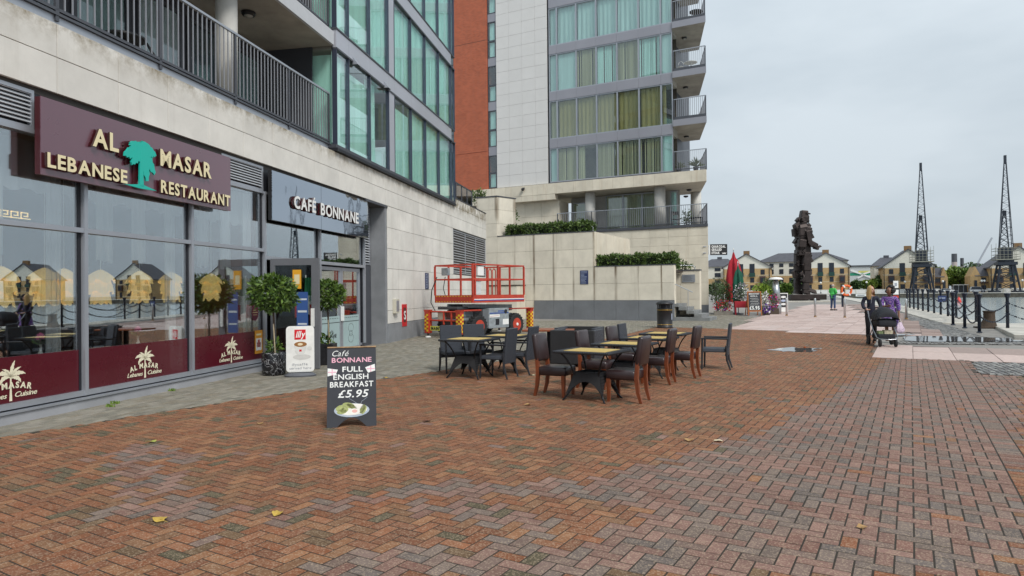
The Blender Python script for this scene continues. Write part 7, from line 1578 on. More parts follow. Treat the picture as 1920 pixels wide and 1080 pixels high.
# dockside cranes
def crane(lb, px, d, ht):
    s_, d = FP(px, 4.5); ht = fz(ht, px, d)-.1; t = thing('dockside_crane', lb, 'crane', FW(s_, 4.5, .14), RQ, 'dockside cranes'); m_cr = bpy.data.materials.get('crane_navy') or M('crane_navy', (.022,.028,.040), .5, .2, var=.15, scale=1); k = ht/43.
    zc, zp = 8.6*k, 9.6*k
    for sx in (-1, 1):
        for sy in (-1, 1):
            MB().bar((sx*3.1*k, sy*2.8*k, .5), (sx*1.9*k, sy*1.8*k, zc), .46, .46).build('portal_leg', m_cr, t); MB().cbox(sx*3.1*k-1.1, sy*2.8*k-.4, 0, sx*3.1*k+1.1, sy*2.8*k+.4, .6, .08).build('bogie', m_cr, t)
    br = MB()
    for sy in (-1, 1):
        for z0, z1 in ((.5,.5+zc*.36),(.5+zc*.36,.5+zc*.68),(.5+zc*.68,zc)):
            f0, f1 = (z0-.5)/(zc-.5), (z1-.5)/(zc-.5); w0, w1 = (3.1-1.2*f0)*k, (3.1-1.2*f1)*k; y0, y1 = sy*(2.8-1.*f0)*k, sy*(2.8-1.*f1)*k
            br.bar((-w0,y0,z0),(w1,y1,z1),.17); br.bar((w0,y0,z0),(-w1,y1,z1),.17); br.bar((-w1,y1,z1),(w1,y1,z1),.26)
    br.build('portal_bracing', m_cr, t, kind='stuff')
    MB().cbox(-2.6*k, -2.4*k, zc, 2.6*k, 2.4*k, zp, .1).build('portal_top', m_cr, t); MB().lathe([(2.2*k, zp), (2.2*k, zp+.8)], 20).build('slew_ring', m_cr, t)
    MB().cbox(-1.6*k, -1.5*k, zp+.8, 1.6*k, 2.4*k, zp+4.6*k, .1).build('machinery_house', m_cr, t); MB().box(-1.1*k, -1.56*k, zp+2.2*k, 1.1*k, -1.505*k, zp+4.2*k).build('cab_window', m_wg, t)
    rl = MB()
    for z in (zp+.8, zp+1.6, zp+2.4, zp+3.5*k, zp+4.3*k):
        for a_, b_2 in (((-3.1,-2.7),(3.1,-2.7)),((-3.1,2.9),(3.1,2.9)),((-3.1,-2.7),(-3.1,2.9)),((3.1,-2.7),(3.1,2.9))): rl.bar((a_[0]*k,a_[1]*k,z),(b_2[0]*k,b_2[1]*k,z),.10 if z > zp+1 else .3)
    for i in range(7):
        for y in (-2.7, 2.9): rl.bar((-3.1*k+i*1.033*k, y*k, zp+.8), (-3.1*k+i*1.033*k, y*k, zp+4.9*k+(1. if i in (0,6) else 0)), .09)
    rl.build('gallery_rails', M('crane_rail', (.24,.235,.19), .6, var=.2) if 'crane_rail' not in bpy.data.materials else bpy.data.materials['crane_rail'], t, kind='stuff')
    z0, z1 = zp+4.2*k, ht
    for sx in (-1, 1):
        for sy in (0, 1): MB().bar((sx*1.75*k, -1.2*k+sy*1.6*k, z0), (sx*.16*k, -1.+sy*.3, z1), .20, .20).build('jib_chord', m_cr, t)
        MB().bar((sx*1.3*k, 1.8*k, z0), (sx*.35*k, .8*k, z0+11*k), .3).build('mast_leg', m_cr, t)
    MB().cbox(-.5*k, .5*k, z0+10.6*k, .5*k, 1.1*k, z0+12.2*k, .05).build('mast_head', m_cr, t); MB().cbox(-.35, -1.2, z1-2.4*k, .35, -.4, z1+.3, .05).build('jib_head', m_cr, t)
    lc_ = MB(); n = 26
    def jx(f): return (1.75 + (.16-1.75)*f)*k
    for i in range(n):
        f0, f1 = (i/n)**.9, ((i+1)/n)**.9; za, zb2 = z0+(z1-z0)*f0, z0+(z1-z0)*f1; s_ = 1 if i % 2 else -1; ya = -1.2*k+(-1.+1.2*k)*f0; yb2 = -1.2*k+(-1.+1.2*k)*f1
        lc_.bar((s_*jx(f0), ya, za), (-s_*jx(f1), yb2, zb2), .10); lc_.bar((-jx(f0), ya, za), (jx(f0), ya, za), .08)
    for i in range(6):
        f0, f1 = i/6, (i+1)/6; lc_.bar((-(1.3-.95*f0)*k, (1.8-1.*f0)*k, z0+11*k*f0), ((1.3-.95*f1)*k, (1.8-1.*f1)*k, z0+11*k*f1), .16); lc_.bar(((1.3-.95*f0)*k, (1.8-1.*f0)*k, z0+11*k*f0), (-(1.3-.95*f1)*k, (1.8-1.*f1)*k, z0+11*k*f1), .16)
    lc_.build('jib_lacing', m_cr, t, kind='stuff'); return t
crane('left-hand dark lattice dockside crane before the gabled house', 1728.5, 227, 308)
crane('right-hand dark lattice dockside crane, the taller of the two', 1886.5, 227, 294)
# chimneys, far luffing crane
for px, pt, w_, lb in ((1790,476,2.6,'thicker banded chimney stack beyond the trees'), (1804.5,484,1.7,'thinner chimney stack beyond the trees')):
    p = D(px, 540, 560); t = thing('chimney_stack', lb, 'chimney', (p[0], p[1], .1), 0, 'chimney stacks on the horizon'); zt2 = fz(pt, px, 560); MB().lathe([(w_,0),(w_*.8,zt2-7)], 14).build('stack', M('stack_grey', (.42,.36,.35), .8), t); MB().lathe([(w_*.8,zt2-7),(w_*.78,zt2)], 14).build('dark_top', m_alud, t)
a_, b_2 = D(1832, 494, 480), D(1860, 446, 480); t = thing('luffing_crane', 'thin pale luffing crane jib rising behind the trees', 'crane', (a_[0], a_[1], .1)); MB().bar((0,0,0),(0,0,a_[2]),1.6).build('mast', m_alu, t); MB().bar((0,0,a_[2]-1),(b_2[0]-a_[0],0,b_2[2]),.9).build('jib', m_alu, t); MB().box(-2.5,-1,a_[2]-3,1.5,1,a_[2]).build('slew_platform', m_alud, t)
# quay wall, railings, lamps, cars
for lb, a_, b_2 in (('low white wall in front of the houses on the far quay', 1585, 1762), ('low white wall before the right-hand crane and the house at the right edge', 1850, 1990), ('low pale wall before the houses left of the man in green', 1380, 1575)):
    u0, u1 = FP(a_, 9.)[0], FP(b_2, 9.)[0]; qw = thing('quay_boundary_wall', lb, 'wall', FW(u0, 9., .1), RQ); MB().box(0,0,0,u1-u0,.3,1.35).build('wall', m_white, qw); MB().box(0,-.05,1.36,u1-u0,.35,1.46).build('capping', m_wr, qw)
    for i in range(9): MB().box(i*(u1-u0)/9, -.06, 0, i*(u1-u0)/9+.35, -.002, 1.34).build('pier', m_wr, qw)
lp = thing('lamp_post', 'x', 'lamp post', (0,0,.1), 0, 'globe lamp posts on the far quay'); MB().tube([(0,0,0),(0,0,3.6)], .07, 8).build('post', m_nav, lp); MB().ball((0,0,3.9), .36, 8).build('globe', m_white, lp, True); MB().lathe([(.2,0),(.2,.5),(.09,.6)], 10).build('base', m_nav, lp)
for i, (px, lb) in enumerate(((1625,'left of the blonde woman'), (1697,'before the house behind the left-hand crane'), (1768,'between the left-hand crane and the white car'), (1841,'left of the right-hand crane, before the low house'), (1846,'just right of its twin before the low house'), (1917,'at the right edge of the photo'), (1539,'before the house left of the man in green'))):
    o = lp if i == 0 else clone(lp); o.location = FW(FP(px, 6.)[0], 6., .12); o['label'] = 'white globe lamp post ' + lb
def far_car(lb, px, c, h, L_):
    t = thing('parked_car', lb, 'car', FW(FP(px, 7.)[0], 7., .12), RQ, 'cars parked on the far quay'); m_ = M('car_paint', c, .3, var=0, coat=.6)
    MB().vprism([(-L_/2,.35),(L_/2,.35),(L_/2,.85),(L_/2-.15,.95),(L_*.28,1.0),(L_*.14,h),(-L_*.40,h),(-L_/2+.05,.95)], -.85, .85).build('body', m_, t)
    gl_ = MB().vprism([(L_*.25,1.02),(L_*.13,h-.06),(-L_*.38,h-.06),(-L_/2+.16,1.0)], -.87, -.852).build('side_window', m_wg, t)
    for x in (-L_*.31, L_*.31): 
        w_ = MB().lathe([(.02,-.12),(.33,-.12),(.34,.06),(.02,.07)], 16, (0,0), 'y').build('wheel', m_tyre, t, loc=(x,-.82,.34)); MB().lathe([(.02,-.13),(.2,-.13),(.2,-.122)], 12, (0,0), 'y').build('rim', m_alu, w_)
    MB().box(L_/2-.02,-.8,.6,L_/2+.02,-.4,.8).build('headlight', m_white, t); MB().box(L_/2-.02,.4,.6,L_/2+.02,.8,.8).build('headlight', m_white, t)
far_car('small white car parked on the far quay between the cranes', 1776, (.72,.74,.76), 1.5, 4.0); far_car('taller grey-white van parked left of the right-hand crane', 1833, (.50,.52,.55), 2.0, 4.6)
p0, p1 = FP(1788, 15.)[0], FP(1816, 15.)[0]; bs = thing('bus_shelter', 'low grey shelter under the trees between the cranes', 'shelter', FW(p0, 15., .1), RQ); wl = p1-p0; MB().box(0,0,2.6,wl,2,2.8).build('roof', m_white, bs); MB().box(0,1.9,0,wl,2,2.6).build('back_wall', m_alud, bs)
for i in range(4): MB().box(i*wl/3-.06,0,0,i*wl/3+.06,.1,2.6).build('post', m_alu, bs)
t = thing('quay_sign', 'white board fixed to the far quay wall left of the blonde woman', 'sign', FW(FP(1614, 0)[0], -.03, -.5), RQ); MB().box(-1.6,-.1,-.4,1.6,-.0,.4).build('board', m_white, t); MB().box(-1.1,-.13,-.1,1.1,-.101,.12).build('text_line', m_alud, t)
p = G(1798, 567, WZ); t = thing('channel_buoy', 'red buoy floating on the dock behind the chain posts', 'buoy', (p[0], p[1], WZ)); MB().lathe([(.45,-.2),(.5,.1),(.42,.45),(.2,1.0),(.04,1.15)], 16).build('float', M('buoy_red', (.62,.04,.03), .5), t, True); MB().lathe([(.05,1.1),(.05,1.35)], 8).build('top_mark', m_lr, t)
# ================================================================ STATUE (plain angular figure) ON A BEAM
sp_ = D(1508, 545, 76.); m_brz = M('dark_bronze', (.040,.030,.028), .5, .6, var=.3, scale=2, bump=.3, bscale=6)
stt = thing('iron_statue', 'huge dark angular metal figure standing on a long beam', 'statue', (sp_[0], sp_[1], .28), math.radians(0))
zb0 = fz(562, 1508, 76.)-.28; zt0 = fz(552, 1508, 76.)-.28; zh = fz(392, 1508, 76.)-.28
pd = MB().cbox(-2.0, -1.2, zb0, 2.0, 1.2, zt0, .04).build('plinth_beam', m_brz, stt)
for x in (-1.2, -.1, 1.2): MB().add([(x-.3,-1.,0),(x+.3,-1.,0),(x+.3,1.,0),(x-.3,1.,0),(x-.1,-1.,zb0),(x+.1,-1.,zb0),(x+.1,1.,zb0),(x-.1,1.,zb0)], [(3,2,1,0),(4,5,6,7),(0,1,5,4),(1,2,6,5),(2,3,7,6),(3,0,4,7)]).build('trestle', m_brz, stt)
MB().cbox(-2.8, -2., -.3, 3.2, 2., .12, .05).build('stone_base', m_cop, stt)
Hs = zh - zt0
sb_ = MB()
def blk(x, z, y, sx, sz, sy, rot=0., tap=1.):
    c_, s_ = math.cos(rot), math.sin(rot); b_3 = MB().cbox(-sx/2, -sy/2, -sz/2, sx/2, sy/2, sz/2, min(sx, sy, sz)*.12)
    sb_.add([((v[0]*(1+(tap-1)*(v[2]/sz+.5)))*c_ + v[2]*s_ + x, v[1]*(1+(tap-1)*(v[2]/sz+.5)) + y, -v[0]*s_ + v[2]*c_ + z) for v in b_3.v], b_3.f)
u = Hs/10.
for q in ((.05,9.35,0,.95,.95,.9,.08,.8),(.38,9.2,0,.42,.38,.4,.5,.8),(.12,8.85,0,.85,.7,.8,0,1.05),(.35,8.55,0,.5,.3,.6,.2,1),(-.1,8.3,0,.75,.5,.8,-.1,1),(-.35,7.95,0,1.0,.45,1.9,-.15,.8),
          (-.15,7.35,0,1.5,1.1,1.9,-.05,.92),(-.7,7.5,0,.5,.7,1.4,-.3,.9),(.15,7.0,-.3,1.0,1.0,1.2,.1,1.1),(-.1,6.4,0,1.25,.9,1.6,.05,1.1),(-.1,5.6,0,1.3,.9,1.6,-.05,.95),(.15,6.6,-1.0,.55,1.5,.5,-.2,.8),(.35,5.9,-1.05,.6,.7,.55,-.7,.8),(.7,5.75,-1.0,.95,.6,.6,.45,.9),(1.05,5.45,-.95,.62,.5,.5,.3,.8),(1.4,5.5,-.95,.55,.2,.26,-.45,.5),(-.55,5.9,-.7,.9,.95,.8,.1,1.),(.25,7.5,-.6,.8,.6,.7,.2,.9),
          (-.25,6.6,1.0,.55,1.6,.5,.15,.8),(-.2,5.4,1.05,.5,1.2,.45,-.1,.8),(-.15,4.9,0,1.45,.75,1.5,0,1),(.15,4.2,-.42,.95,1.4,.8,.06,.9),(-.45,4.2,.42,.9,1.4,.8,-.08,.9),(.2,3.2,-.42,.85,.9,.75,0,1.05),(.35,3.15,-.42,.4,.5,.6,.1,1),(-.5,3.1,.42,.8,.8,.75,0,1),(.2,2.1,-.42,.82,1.5,.7,-.03,.8),(-.55,2.0,.42,.72,1.6,.7,.05,.85),(.05,1.0,-.42,.8,1.0,.65,.12,.8),(-.6,.9,.42,.7,1.1,.65,-.1,.8),
          (.1,.35,-.42,.9,.6,.7,.2,.8),(.75,.42,-.42,1.2,.42,.7,.28,.7),(-.5,.3,.42,1.0,.5,.7,.1,.8),(.1,.25,.42,.9,.3,.6,.2,.7),(-.8,6.0,0,.3,.5,.8,.2,1),(.5,4.5,-.5,.35,.25,.5,.3,1),(.45,2.7,-.45,.25,.3,.4,0,1),(-.9,3.4,.3,.28,.35,.4,.2,1)): blk(q[0]*u, q[1]*u+zt0, q[2]*u, q[3]*u, q[4]*u, q[5]*u, q[6], q[7])
rs = random.Random(12)
for q in ((-.75,8.0,0,.9,.8,1.2,-.5,.7),(-.95,7.3,.2,.6,.9,.9,-.2,.8),(-.6,8.7,0,.6,.5,.7,.6,.8),(.45,8.0,-.3,.5,.5,.6,.7,.7),(-.75,6.2,.2,.7,.6,.9,.5,.8),(.55,6.9,-.5,.5,.9,.7,-.4,.8),(-.75,4.9,0,.5,.5,1.,.3,.7),(.65,4.0,-.4,.45,.6,.5,-.5,.7),(.6,2.5,-.4,.4,.5,.5,.4,.6),(-.95,2.4,.4,.4,.8,.5,-.3,.7)): blk(q[0]*u, q[1]*u+zt0, q[2]*u, q[3]*u, q[4]*u, q[5]*u, q[6], q[7])
for i in range(64):
    z = rs.uniform(.8, 9.0); wid = .50 if z < 5 else (.78 if z < 8 else .5); a_ = rs.uniform(0, 6.28)
    blk((wid*math.cos(a_)-.12)*u, z*u+zt0, .7*math.sin(a_)*u, rs.uniform(.18,.5)*u, rs.uniform(.15,.6)*u, rs.uniform(.2,.5)*u, rs.uniform(-1.2,1.2), rs.uniform(.4,1.1))
sb_.v = [(v[0]*.98 - .15*u*(.5 if v[2] < zt0+4*u else 0), v[1], v[2]) for v in sb_.v]
sb_.build('figure', m_brz, stt)
MB().bar((.12*u, -.43*u, zt0+9.5*u), (.62*u, -.43*u, zt0+9.38*u), .14).build('brow_plate', m_brz, stt)
# ================================================================ PEOPLE AND PRAM
def skin(name, V_, R_, E_, mat, par, root=0, sub=2):
    me = bpy.data.meshes.new(name); me.from_pydata([tuple(v) for v in V_], E_, []); o = bpy.data.objects.new(name, me); COL.objects.link(o)
    sk = o.modifiers.new('skin', 'SKIN'); sk.use_smooth_shade = True; sk.branch_smoothing = .6
    for i, r in enumerate(R_):
        d = me.skin_vertices[0].data[i]; d.radius = r if isinstance(r, tuple) else (r, r); d.use_root = (i == root)
    ss = o.modifiers.new('sub', 'SUBSURF'); ss.levels = sub; ss.render_levels = sub
    m2 = bpy.data.meshes.new_from_object(o.evaluated_get(bpy.context.evaluated_depsgraph_get())); m2.name = name
    bpy.data.objects.remove(o); bpy.data.meshes.remove(me); m2.materials.clear(); m2.materials.append(mat)
    for p in m2.polygons: p.use_smooth = True
    return link(name, m2, par)
def chain_skin(name, chains, mat, par, sub=2):
    """chains: list of [(x,y,z,r),...]; a chain whose first point repeats an earlier point is joined to it"""
    V_, R_, E_, idx = [], [], [], {}
    for ch in chains:
        last = None
        for q in ch:
            k = tuple(round(c, 4) for c in q[:3])
            if k not in idx: idx[k] = len(V_); V_.append(q[:3]); R_.append(q[3])
            if last is not None and last != idx[k]: E_.append((last, idx[k]))
            last = idx[k]
    return skin(name, V_, R_, E_, mat, par, 0, sub)
def hand(w_, dirv, side_, sc=1.):
    """palm, four unequal bent fingers and a thumb, as chains rooted at wrist w_; dirv: pointing direction, side_: across the palm, thumb on +side_"""
    w_, d, s_ = Vector(w_), Vector(dirv).normalized(), Vector(side_).normalized(); n = d.cross(s_); P_ = lambda a, b, c, r: (*(w_ + d*a*sc + s_*b*sc + n*c*sc), r*sc)
    palm_ = P_(.055, 0, 0, .030); chs = [[(*w_, .026*sc), palm_]]
    for b, L_ in ((.030, .070), (.010, .080), (-.010, .074), (-.030, .058)): chs.append([palm_, P_(.085, b, 0, .011), P_(.085+L_*.55, b, .012, .009), P_(.085+L_*.8, b, .035, .008)])
    chs.append([palm_, P_(.05, .042, .008, .012), P_(.085, .055, .024, .010)]); return chs
m_skn = M('fair_skin', (.55,.33,.24), .5, var=.06); m_skb = M('brown_skin', (.20,.095,.055), .45, var=.06); m_blk = M('black_jersey', (.012,.012,.016), .85, var=.2); m_nvy = M('navy_top', (.013,.014,.030), .85, var=.2); m_bld = M('blonde_hair', (.52,.33,.13), .5, var=.25, scale=30, stretch=(3,3,.4)); m_blh = M('black_hair', (.008,.007,.007), .6, var=.3, bump=.5, bscale=50); m_shoe = M('dark_shoe', (.02,.018,.02), .5)
def head(par, c, m_s, turn, r=.098, name='head'):
    """skull with jaw, nose, eyes, mouth and ears as one skinned mesh plus eye and lip parts; turn: facing angle about z"""
    c = Vector(c); ca, sa = math.cos(turn), math.sin(turn); T = lambda x, y, z: (c.x + x*ca - y*sa, c.y + x*sa + y*ca, c.z + z)
    mb = MB(); mb.ball((0,0,0), 1, 14)
    out_ = []
    for x, y, z in mb.v:
        X, Y, Z = x*.077, y*.098, z*.118
        if z < 0: X *= 1 - .28*(-z)**1.5; Y *= 1 - .16*(-z); Y += .018*(-z)
        if y > 0: Y *= .93
        out_.append(T(X, Y, Z))
    mb.v = out_
    nose = [T(0,.088,.02), T(0,.108,-.022), T(0,.092,-.034)]; mb.tube(nose, [.008,.014,.010], 8)
    for sx in (-1, 1): mb.tube([T(sx*.072,.0,.012), T(sx*.084,-.008,.0), T(sx*.074,-.002,-.03)], [.012,.016,.009], 7)
    h_ = mb.build(name, m_s, par, True)
    e = MB()
    for sx in (-1, 1): e.ball(T(sx*.03,.083,.014), .0105, 6)
    e.build('eyes', m_black, par, True); MB().tube([T(-.022,.085,-.058), T(0,.091,-.060), T(.022,.085,-.058)], [.003,.0065,.003], 6).build('lips', M('lip', (.34,.10,.09), .5) if 'lip' not in bpy.data.materials else bpy.data.materials['lip'], par, True)
    b2 = MB()
    for sx in (-1, 1): b2.tube([T(sx*.016,.092,.034), T(sx*.032,.09,.039), T(sx*.048,.078,.033)], .0035, 5)
    b2.build('eyebrows', m_blh if m_s is m_skb else m_bark, par); return T
# --- blonde woman with the pram (faces +y in her own frame)
pw = D(1634, 640, 19.95); wz = GZ(19.9)
wm = thing('person', 'blonde woman in dark top and leggings pushing a black pram', 'person', (pw[0], pw[1], wz), math.radians(180-22))
s1_ = 1.0
def limb_leg(hip, knee, ankle, toe): return [(*hip,.088), (*((Vector(hip)+Vector(knee))/2), .074), (*knee,.054), (*((Vector(knee)*.6+Vector(ankle)*.4)), .054), (*ankle,.034)]
hipL, hipR = (.085,0,.90), (-.085,0,.90); pel = (0,0,.95,.115)
LG1 = limb_leg(hipL, (.10,.14,.50), (.10,.05,.085), None); LG2 = limb_leg(hipR, (-.09,.02,.50), (-.10,-.22,.11), None)
TOR = [pel, (0,.0,1.08,.105), (0,-.005,1.22,.118), (0,-.01,1.36,.11), (0,0,1.44,.055), (0,.012,1.50,.046)]
AR1 = [TOR[3], (.155,-.01,1.385,.056), (.225,-.01,1.20,.044), (.21,.10,1.08,.037), (.15,.30,1.03,.027)]; AR2 = [TOR[3], (-.155,-.01,1.385,.056), (-.235,-.02,1.20,.044), (-.25,.10,1.08,.037), (-.16,.31,1.03,.027)]
chain_skin('body', [TOR, [pel]+LG1, [pel]+LG2, LG1[-1:]+[(.105,.09,.04,.034),(.11,.17,.03,.026)], LG2[-1:]+[(-.10,-.14,.05,.034),(-.10,-.07,.03,.026)], AR1, AR2] + hand(AR1[-1][:3], (-.35,.9,-.25), (-.9,-.35,0)) + hand(AR2[-1][:3], (.35,.9,-.25), (.9,-.35,0)), m_skn, wm)
def puff(chs, d): return [[(*q[:3], q[3]+d) for q in ch] for ch in chs]
chain_skin('navy_top', puff([TOR[:4]+[(0,0,1.42,.058)], AR1, AR2, [TOR[0], (0,0,.86,.10)]], .014), m_nvy, wm)
chain_skin('leggings', puff([[pel]+LG1[:-1]+[(.10,.06,.14,.036)], [pel]+LG2[:-1]+[(-.10,-.19,.17,.036)]], .011), m_blk, wm)
for q, rx in (((.105,.07,.045), 0.), ((-.10,-.17,.07), .5)): MB().cbox(-.048,-.12,-.045,.048,.15,.035,.03).build('shoe', m_shoe, wm, True, loc=q, rot=(rx,0,0))
T = head(wm, (0,.015,1.60), m_skn, math.radians(48))
hr_ = MB()
def hairfn(u, v):
    a_ = math.radians(138) + math.radians(264)*u; 
    if v < .45: k = v/.45; el = math.pi/2*(1-k); return T(.093*math.cos(a_)*math.cos(el)*1.0, .112*math.sin(a_+0)*math.cos(el)*1.0 if False else .108*math.sin(a_)*math.cos(el), .02+.125*math.sin(el))
    k = (v-.45)/.55; f = 1 + .16*math.sin(k*2.2) + .03*math.sin(9*a_); return T(.093*math.cos(a_)*f, .108*math.sin(a_)*f - .02*k, .02-.30*k)
hr_.grid(lambda u, v: hairfn(u, v), 26, 14); n0 = len(hr_.v); c0 = T(0,-.01,-.02)
hr_.add([tuple(c0[i]+(p[i]-c0[i])*(.86 if i < 2 else .95) for i in range(3)) for p in hr_.v[:n0]], [tuple(reversed(f)) for f in hr_.f]); hr_.build('hair', m_bld, wm, True)
MB().tube([(-.02,.125,1.42),(0,.135,1.30),(.01,.13,1.2)], .006, 5).build('necklace_strap', m_alu, wm)
# --- pram
pp = D(1657, 648, 19.2); pr_ = thing('pram', 'black pram with hooded carrycot and silver frame', 'pram', (pp[0], pp[1], GZ(19.15)), math.radians(180-15))
m_hood = M('pram_fabric', (.014,.016,.022), .8, var=.2, bump=.1); m_chr = M('pram_frame', (.30,.31,.33), .3, .8, var=.05)
MB().cbox(-.25,-.36,.56,.25,.42,.78,.06).build('carrycot', m_hood, pr_, True)
hd = MB(); hd.grid(lambda u, v: (.285*math.cos(math.pi*u), .12 + .36*math.sin(math.pi*.55*v)*1. - .0, .76 + .36*math.sin(math.pi*u)*math.cos(math.pi*.47*(v))**.6), 22, 9); n0 = len(hd.v); hd.add([(x*.95, y-.015, .76+(z-.76)*.95) for x, y, z in hd.v[:n0]], [tuple(reversed(f)) for f in hd.f]); hd.build('hood', m_hood, pr_, True)
MB().grid(lambda u, v: (.287*math.cos(math.pi*u), .13-.38*v, .76 + (.36 - .04*v)*math.sin(math.pi*u)), 20, 4).build('hood_front', m_hood, pr_, True)
MB().tube([(.288*math.cos(math.pi*q/16), .25, .762+.33*math.sin(math.pi*q/16)) for q in range(17)], .010, 5).build('hood_seam', M('pram_piping', (.05,.055,.07), .6), pr_)
for sx in (-1, 1):
    MB().tube([(sx*.27,-.62,1.06),(sx*.28,-.40,.82),(sx*.28,.05,.46),(sx*.26,.36,.26),(sx*.20,.46,.22)], .017, 8).build('side_tube', m_chr, pr_); MB().tube([(sx*.28,-.02,.50),(sx*.29,-.38,.20)], .014, 8).build('rear_tube', m_chr, pr_)
    for y, r_ in ((.42,.115), (-.40,.15)):
        wl_ = link('wheel', None, pr_, (sx*(.20 if y > 0 else .30), y, r_)); MB().lathe([(r_*.6,-.022),(r_*.95,-.026),(r_,0),(r_*.95,.026),(r_*.6,.022)], 22, axis='x').build('tyre', m_tyre, wl_); MB().lathe([(.015,-.02),(r_*.62,-.016),(r_*.62,.016),(.015,.02)], 16, axis='x').build('rim', m_ld, wl_)
MB().tube([(-.27,-.62,1.06),(-.2,-.66,1.08),(.2,-.66,1.08),(.27,-.62,1.06)], .020, 8).build('push_handle', m_blk, pr_); MB().tube([(-.20,.46,.22),(0,.50,.21),(.20,.46,.22)], .017, 8).build('front_tube', m_chr, pr_)
MB().cbox(-.23,-.34,.20,.23,.34,.36,.04).build('basket', m_hood, pr_); MB().box(-.16,.05,.36,.05,.3,.46).build('basket_goods', M('parcel_cream', (.55,.50,.36), .7, var=.4, scale=25), pr_); MB().box(.08,.1,.36,.2,.3,.44).build('basket_goods', M('parcel_green', (.20,.26,.12), .7, var=.3, scale=25), pr_)
# --- woman in the patterned dress
p2 = D(1669, 637, 20.5); w2_ = thing('person', 'woman with black curly hair in a purple patterned dress carrying a pale bag', 'person', (p2[0], p2[1], GZ(20.6)), math.radians(180-32))
pel = (0,0,.93,.12); hipL, hipR = (.09,0,.88), (-.09,0,.88)
LG1 = limb_leg(hipL, (.10,.16,.50), (.12,.20,.085), None); LG2 = limb_leg(hipR, (-.09,.0,.48), (-.09,-.22,.11), None)
TOR = [pel, (0,.02,1.07,.115), (0,.04,1.20,.125), (0,.06,1.33,.115), (0,.08,1.41,.056), (0,.10,1.46,.048)]
AR1 = [TOR[3], (.16,.06,1.35,.058), (.23,.04,1.15,.046), (.24,.10,.93,.037), (.25,.16,.76,.027)]; AR2 = [TOR[3], (-.16,.06,1.35,.058), (-.22,.10,1.16,.046), (-.16,.26,1.08,.037), (-.06,.36,1.10,.027)]
MX = lambda chs: [[(-q[0], *q[1:]) for q in ch] for ch in chs]
chain_skin('body', MX([TOR, [pel]+LG1, [pel]+LG2, LG1[-1:]+[(.125,.24,.04,.034),(.13,.33,.03,.026)], LG2[-1:]+[(-.09,-.15,.05,.034),(-.09,-.08,.03,.026)], AR1, AR2] + hand(AR1[-1][:3], (0,.2,-1), (0,1,.2)) + hand(AR2[-1][:3], (.6,.8,0), (0,0,1))), m_skb, w2_)
m_drs, t_, b_ = newmat('patterned_dress'); g = N('ShaderNodeTexCoord', t_); v_ = N('ShaderNodeTexVoronoi', t_); v_.feature = 'F1'; v_.inputs['Scale'].default_value = 6; t_.links.new(g.outputs['Object'], v_.inputs['Vector'])
wvn = N('ShaderNodeMath', t_, operation='SINE'); mlt = N('ShaderNodeMath', t_, operation='MULTIPLY'); mlt.inputs[1].default_value = 26; t_.links.new(v_.outputs['Distance'], mlt.inputs[0]); t_.links.new(mlt.outputs[0], wvn.inputs[0])
r_ = N('ShaderNodeValToRGB', t_); e = r_.color_ramp.elements; e[0].color = (.10,.02,.24,1); e[1].color = (.32,.10,.42,1); x_ = e.new(.45); x_.color = (.10,.30,.26,1); x_ = e.new(.62); x_.color = (.45,.50,.48,1); x_ = e.new(.75); x_.color = (.18,.03,.30,1); t_.links.new(wvn.outputs[0], r_.inputs[0]); t_.links.new(r_.outputs[0], b_.inputs['Base Color']); b_.inputs['Roughness'].default_value = .8
chain_skin('dress', MX(puff([TOR[:4]+[(0,.08,1.39,.06)], AR1[:4], AR2[:4]], .022)), m_drs, w2_)
MB().grid(lambda u, v: ((.15+.10*v+.012*math.sin(9*6.2832*u))*math.cos(6.2832*u)*1.05, .02+(.14+.10*v+.012*math.sin(9*6.2832*u))*math.sin(6.2832*u)+.05*v, 1.05-.56*v), 40, 7).build('dress_skirt', m_drs, w2_, True)
for q, rx in (((-.125,.24,.035), 0.), ((.09,-.17,.07), .5)): MB().cbox(-.045,-.10,-.03,.045,.14,.0,.01).build('sandal_sole', M('sandal_tan', (.35,.20,.10), .7) if 'sandal_tan' not in bpy.data.materials else bpy.data.materials['sandal_tan'], w2_, loc=q, rot=(rx,0,0)); MB().tube([(-.05,.03,0),(0,.04,.05),(.05,.03,0)], .012, 5).build('sandal_strap', m_shoe, w2_, loc=q, rot=(rx,0,0))
T = head(w2_, (0,.13,1.55), m_skb, math.radians(-35))
hm = MB(); rr = random.Random(4)
for i in range(46):
    a_ = rr.uniform(0, 6.28); e_ = rr.uniform(-.5, 1.5); c_ = T(.10*math.cos(a_)*math.cos(e_), -.05+.11*math.sin(a_)*math.cos(e_)*(1 if math.sin(a_) < .3 else .4), .02+.13*math.sin(e_)); hm.ball(c_, rr.uniform(.04,.062), 6)
hm.build('curly_hair', m_blh, w2_, True)
bg_ = thing('carrier_bag', 'pale pink and white carrier bag held by the woman in the dress', 'bag', (0,0,0)); hp_ = w2_.matrix_basis @ Vector((-.27,.18,.66)); bg_.location = hp_
def bagfn(u, v):
    a_ = 6.2832*u; k = min(1., v*5)**.5*(1-.72*max(0, v-.35)**1.3/.57); c_, s2 = math.cos(a_), math.sin(a_)
    return (.13*k*math.copysign(abs(c_)**.6, c_)*(1+.07*math.sin(4*a_+9*v)), .055*k*math.copysign(abs(s2)**.6, s2)*(1+.1*math.sin(7*a_)), -.40+.36*v)
MB().grid(bagfn, 30, 12).build('sack', M('carrier_plastic', (.60,.48,.58), .4, var=.35, scale=22), bg_, True)
for sx in (-1, 1): MB().tube([(sx*.04,0,-.05),(sx*.02,0,.03),(0,0,.06)], .008, 5).build('bag_handle', m_white, bg_)
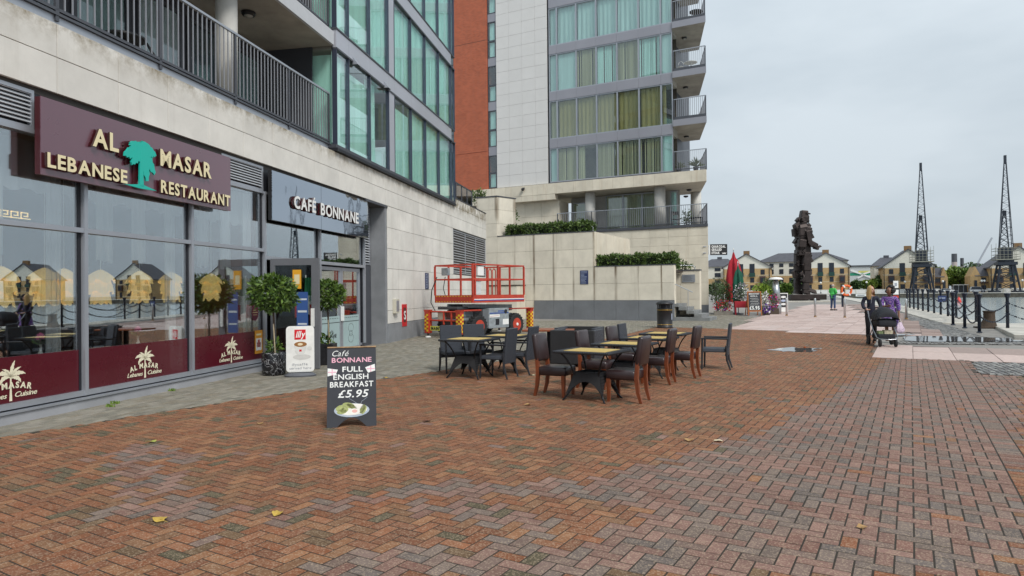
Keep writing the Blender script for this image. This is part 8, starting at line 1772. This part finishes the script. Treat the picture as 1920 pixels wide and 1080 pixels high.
# --- man in the green jacket
p3 = G(1562, 582); mn = thing('person', 'grey-haired man in a bright green jacket and jeans, arms folded', 'person', tuple(p3), math.radians(-62))
pel = (0,0,.96,.12); hipL, hipR = (.095,0,.92), (-.095,0,.92)
LG1 = limb_leg(hipL, (.11,.02,.50), (.12,.0,.085), None); LG2 = limb_leg(hipR, (-.11,.02,.50), (-.12,-.02,.085), None)
TOR = [pel, (0,.0,1.10,.125), (0,0,1.24,.135), (0,-.01,1.39,.125), (0,.0,1.475,.06), (0,.012,1.53,.052)]
AR1 = [TOR[3], (.185,-.01,1.41,.065), (.24,.0,1.19,.052), (.13,.20,1.14,.043), (-.06,.23,1.20,.030)]; AR2 = [TOR[3], (-.185,-.01,1.41,.065), (-.24,.0,1.19,.052), (-.12,.18,1.10,.043), (.07,.22,1.12,.030)]
chain_skin('body', [TOR, [pel]+LG1, [pel]+LG2, LG1[-1:]+[(.125,.06,.04,.036),(.13,.16,.03,.028)], LG2[-1:]+[(-.125,.04,.04,.036),(-.13,.14,.03,.028)], AR1, AR2] + hand(AR1[-1][:3], (-1,-.1,.1), (0,.2,1)) + hand(AR2[-1][:3], (1,-.1,.1), (0,.2,1)), m_skn, mn)
m_gj = M('green_jacket', (.06,.50,.10), .7, var=.15, scale=9)
chain_skin('jacket', puff([TOR[:4]+[(0,0,1.47,.066)], AR1, AR2, [TOR[0], (0,0,.80,.125)]], .022), m_gj, mn); chain_skin('jeans', puff([[pel]+LG1[:-1]+[(.12,.0,.12,.046)], [pel]+LG2[:-1]+[(-.12,-.02,.12,.046)]], .016), M('blue_denim', (.045,.075,.16), .85, var=.2, scale=8), mn)
for q in ((.125,.05,.045), (-.125,.03,.045)): MB().cbox(-.05,-.12,-.045,.05,.16,.035,.03).build('shoe', m_shoe, mn, True, loc=q)
T = head(mn, (0,.015,1.63), m_skn, 0.)
hg = MB().grid(lambda u, v: T(.082*math.cos(math.radians(160+220*u)), .104*math.sin(math.radians(160+220*u)), .06-.10*v), 18, 5); n0 = len(hg.v); c0 = T(0,0,0); hg.add([tuple(c0[i]+(p[i]-c0[i])*(.88 if i < 2 else 1) for i in range(3)) for p in hg.v[:n0]], [tuple(reversed(f)) for f in hg.f]); hg.build('hair', M('grey_hair', (.42,.41,.39), .7), mn, True)
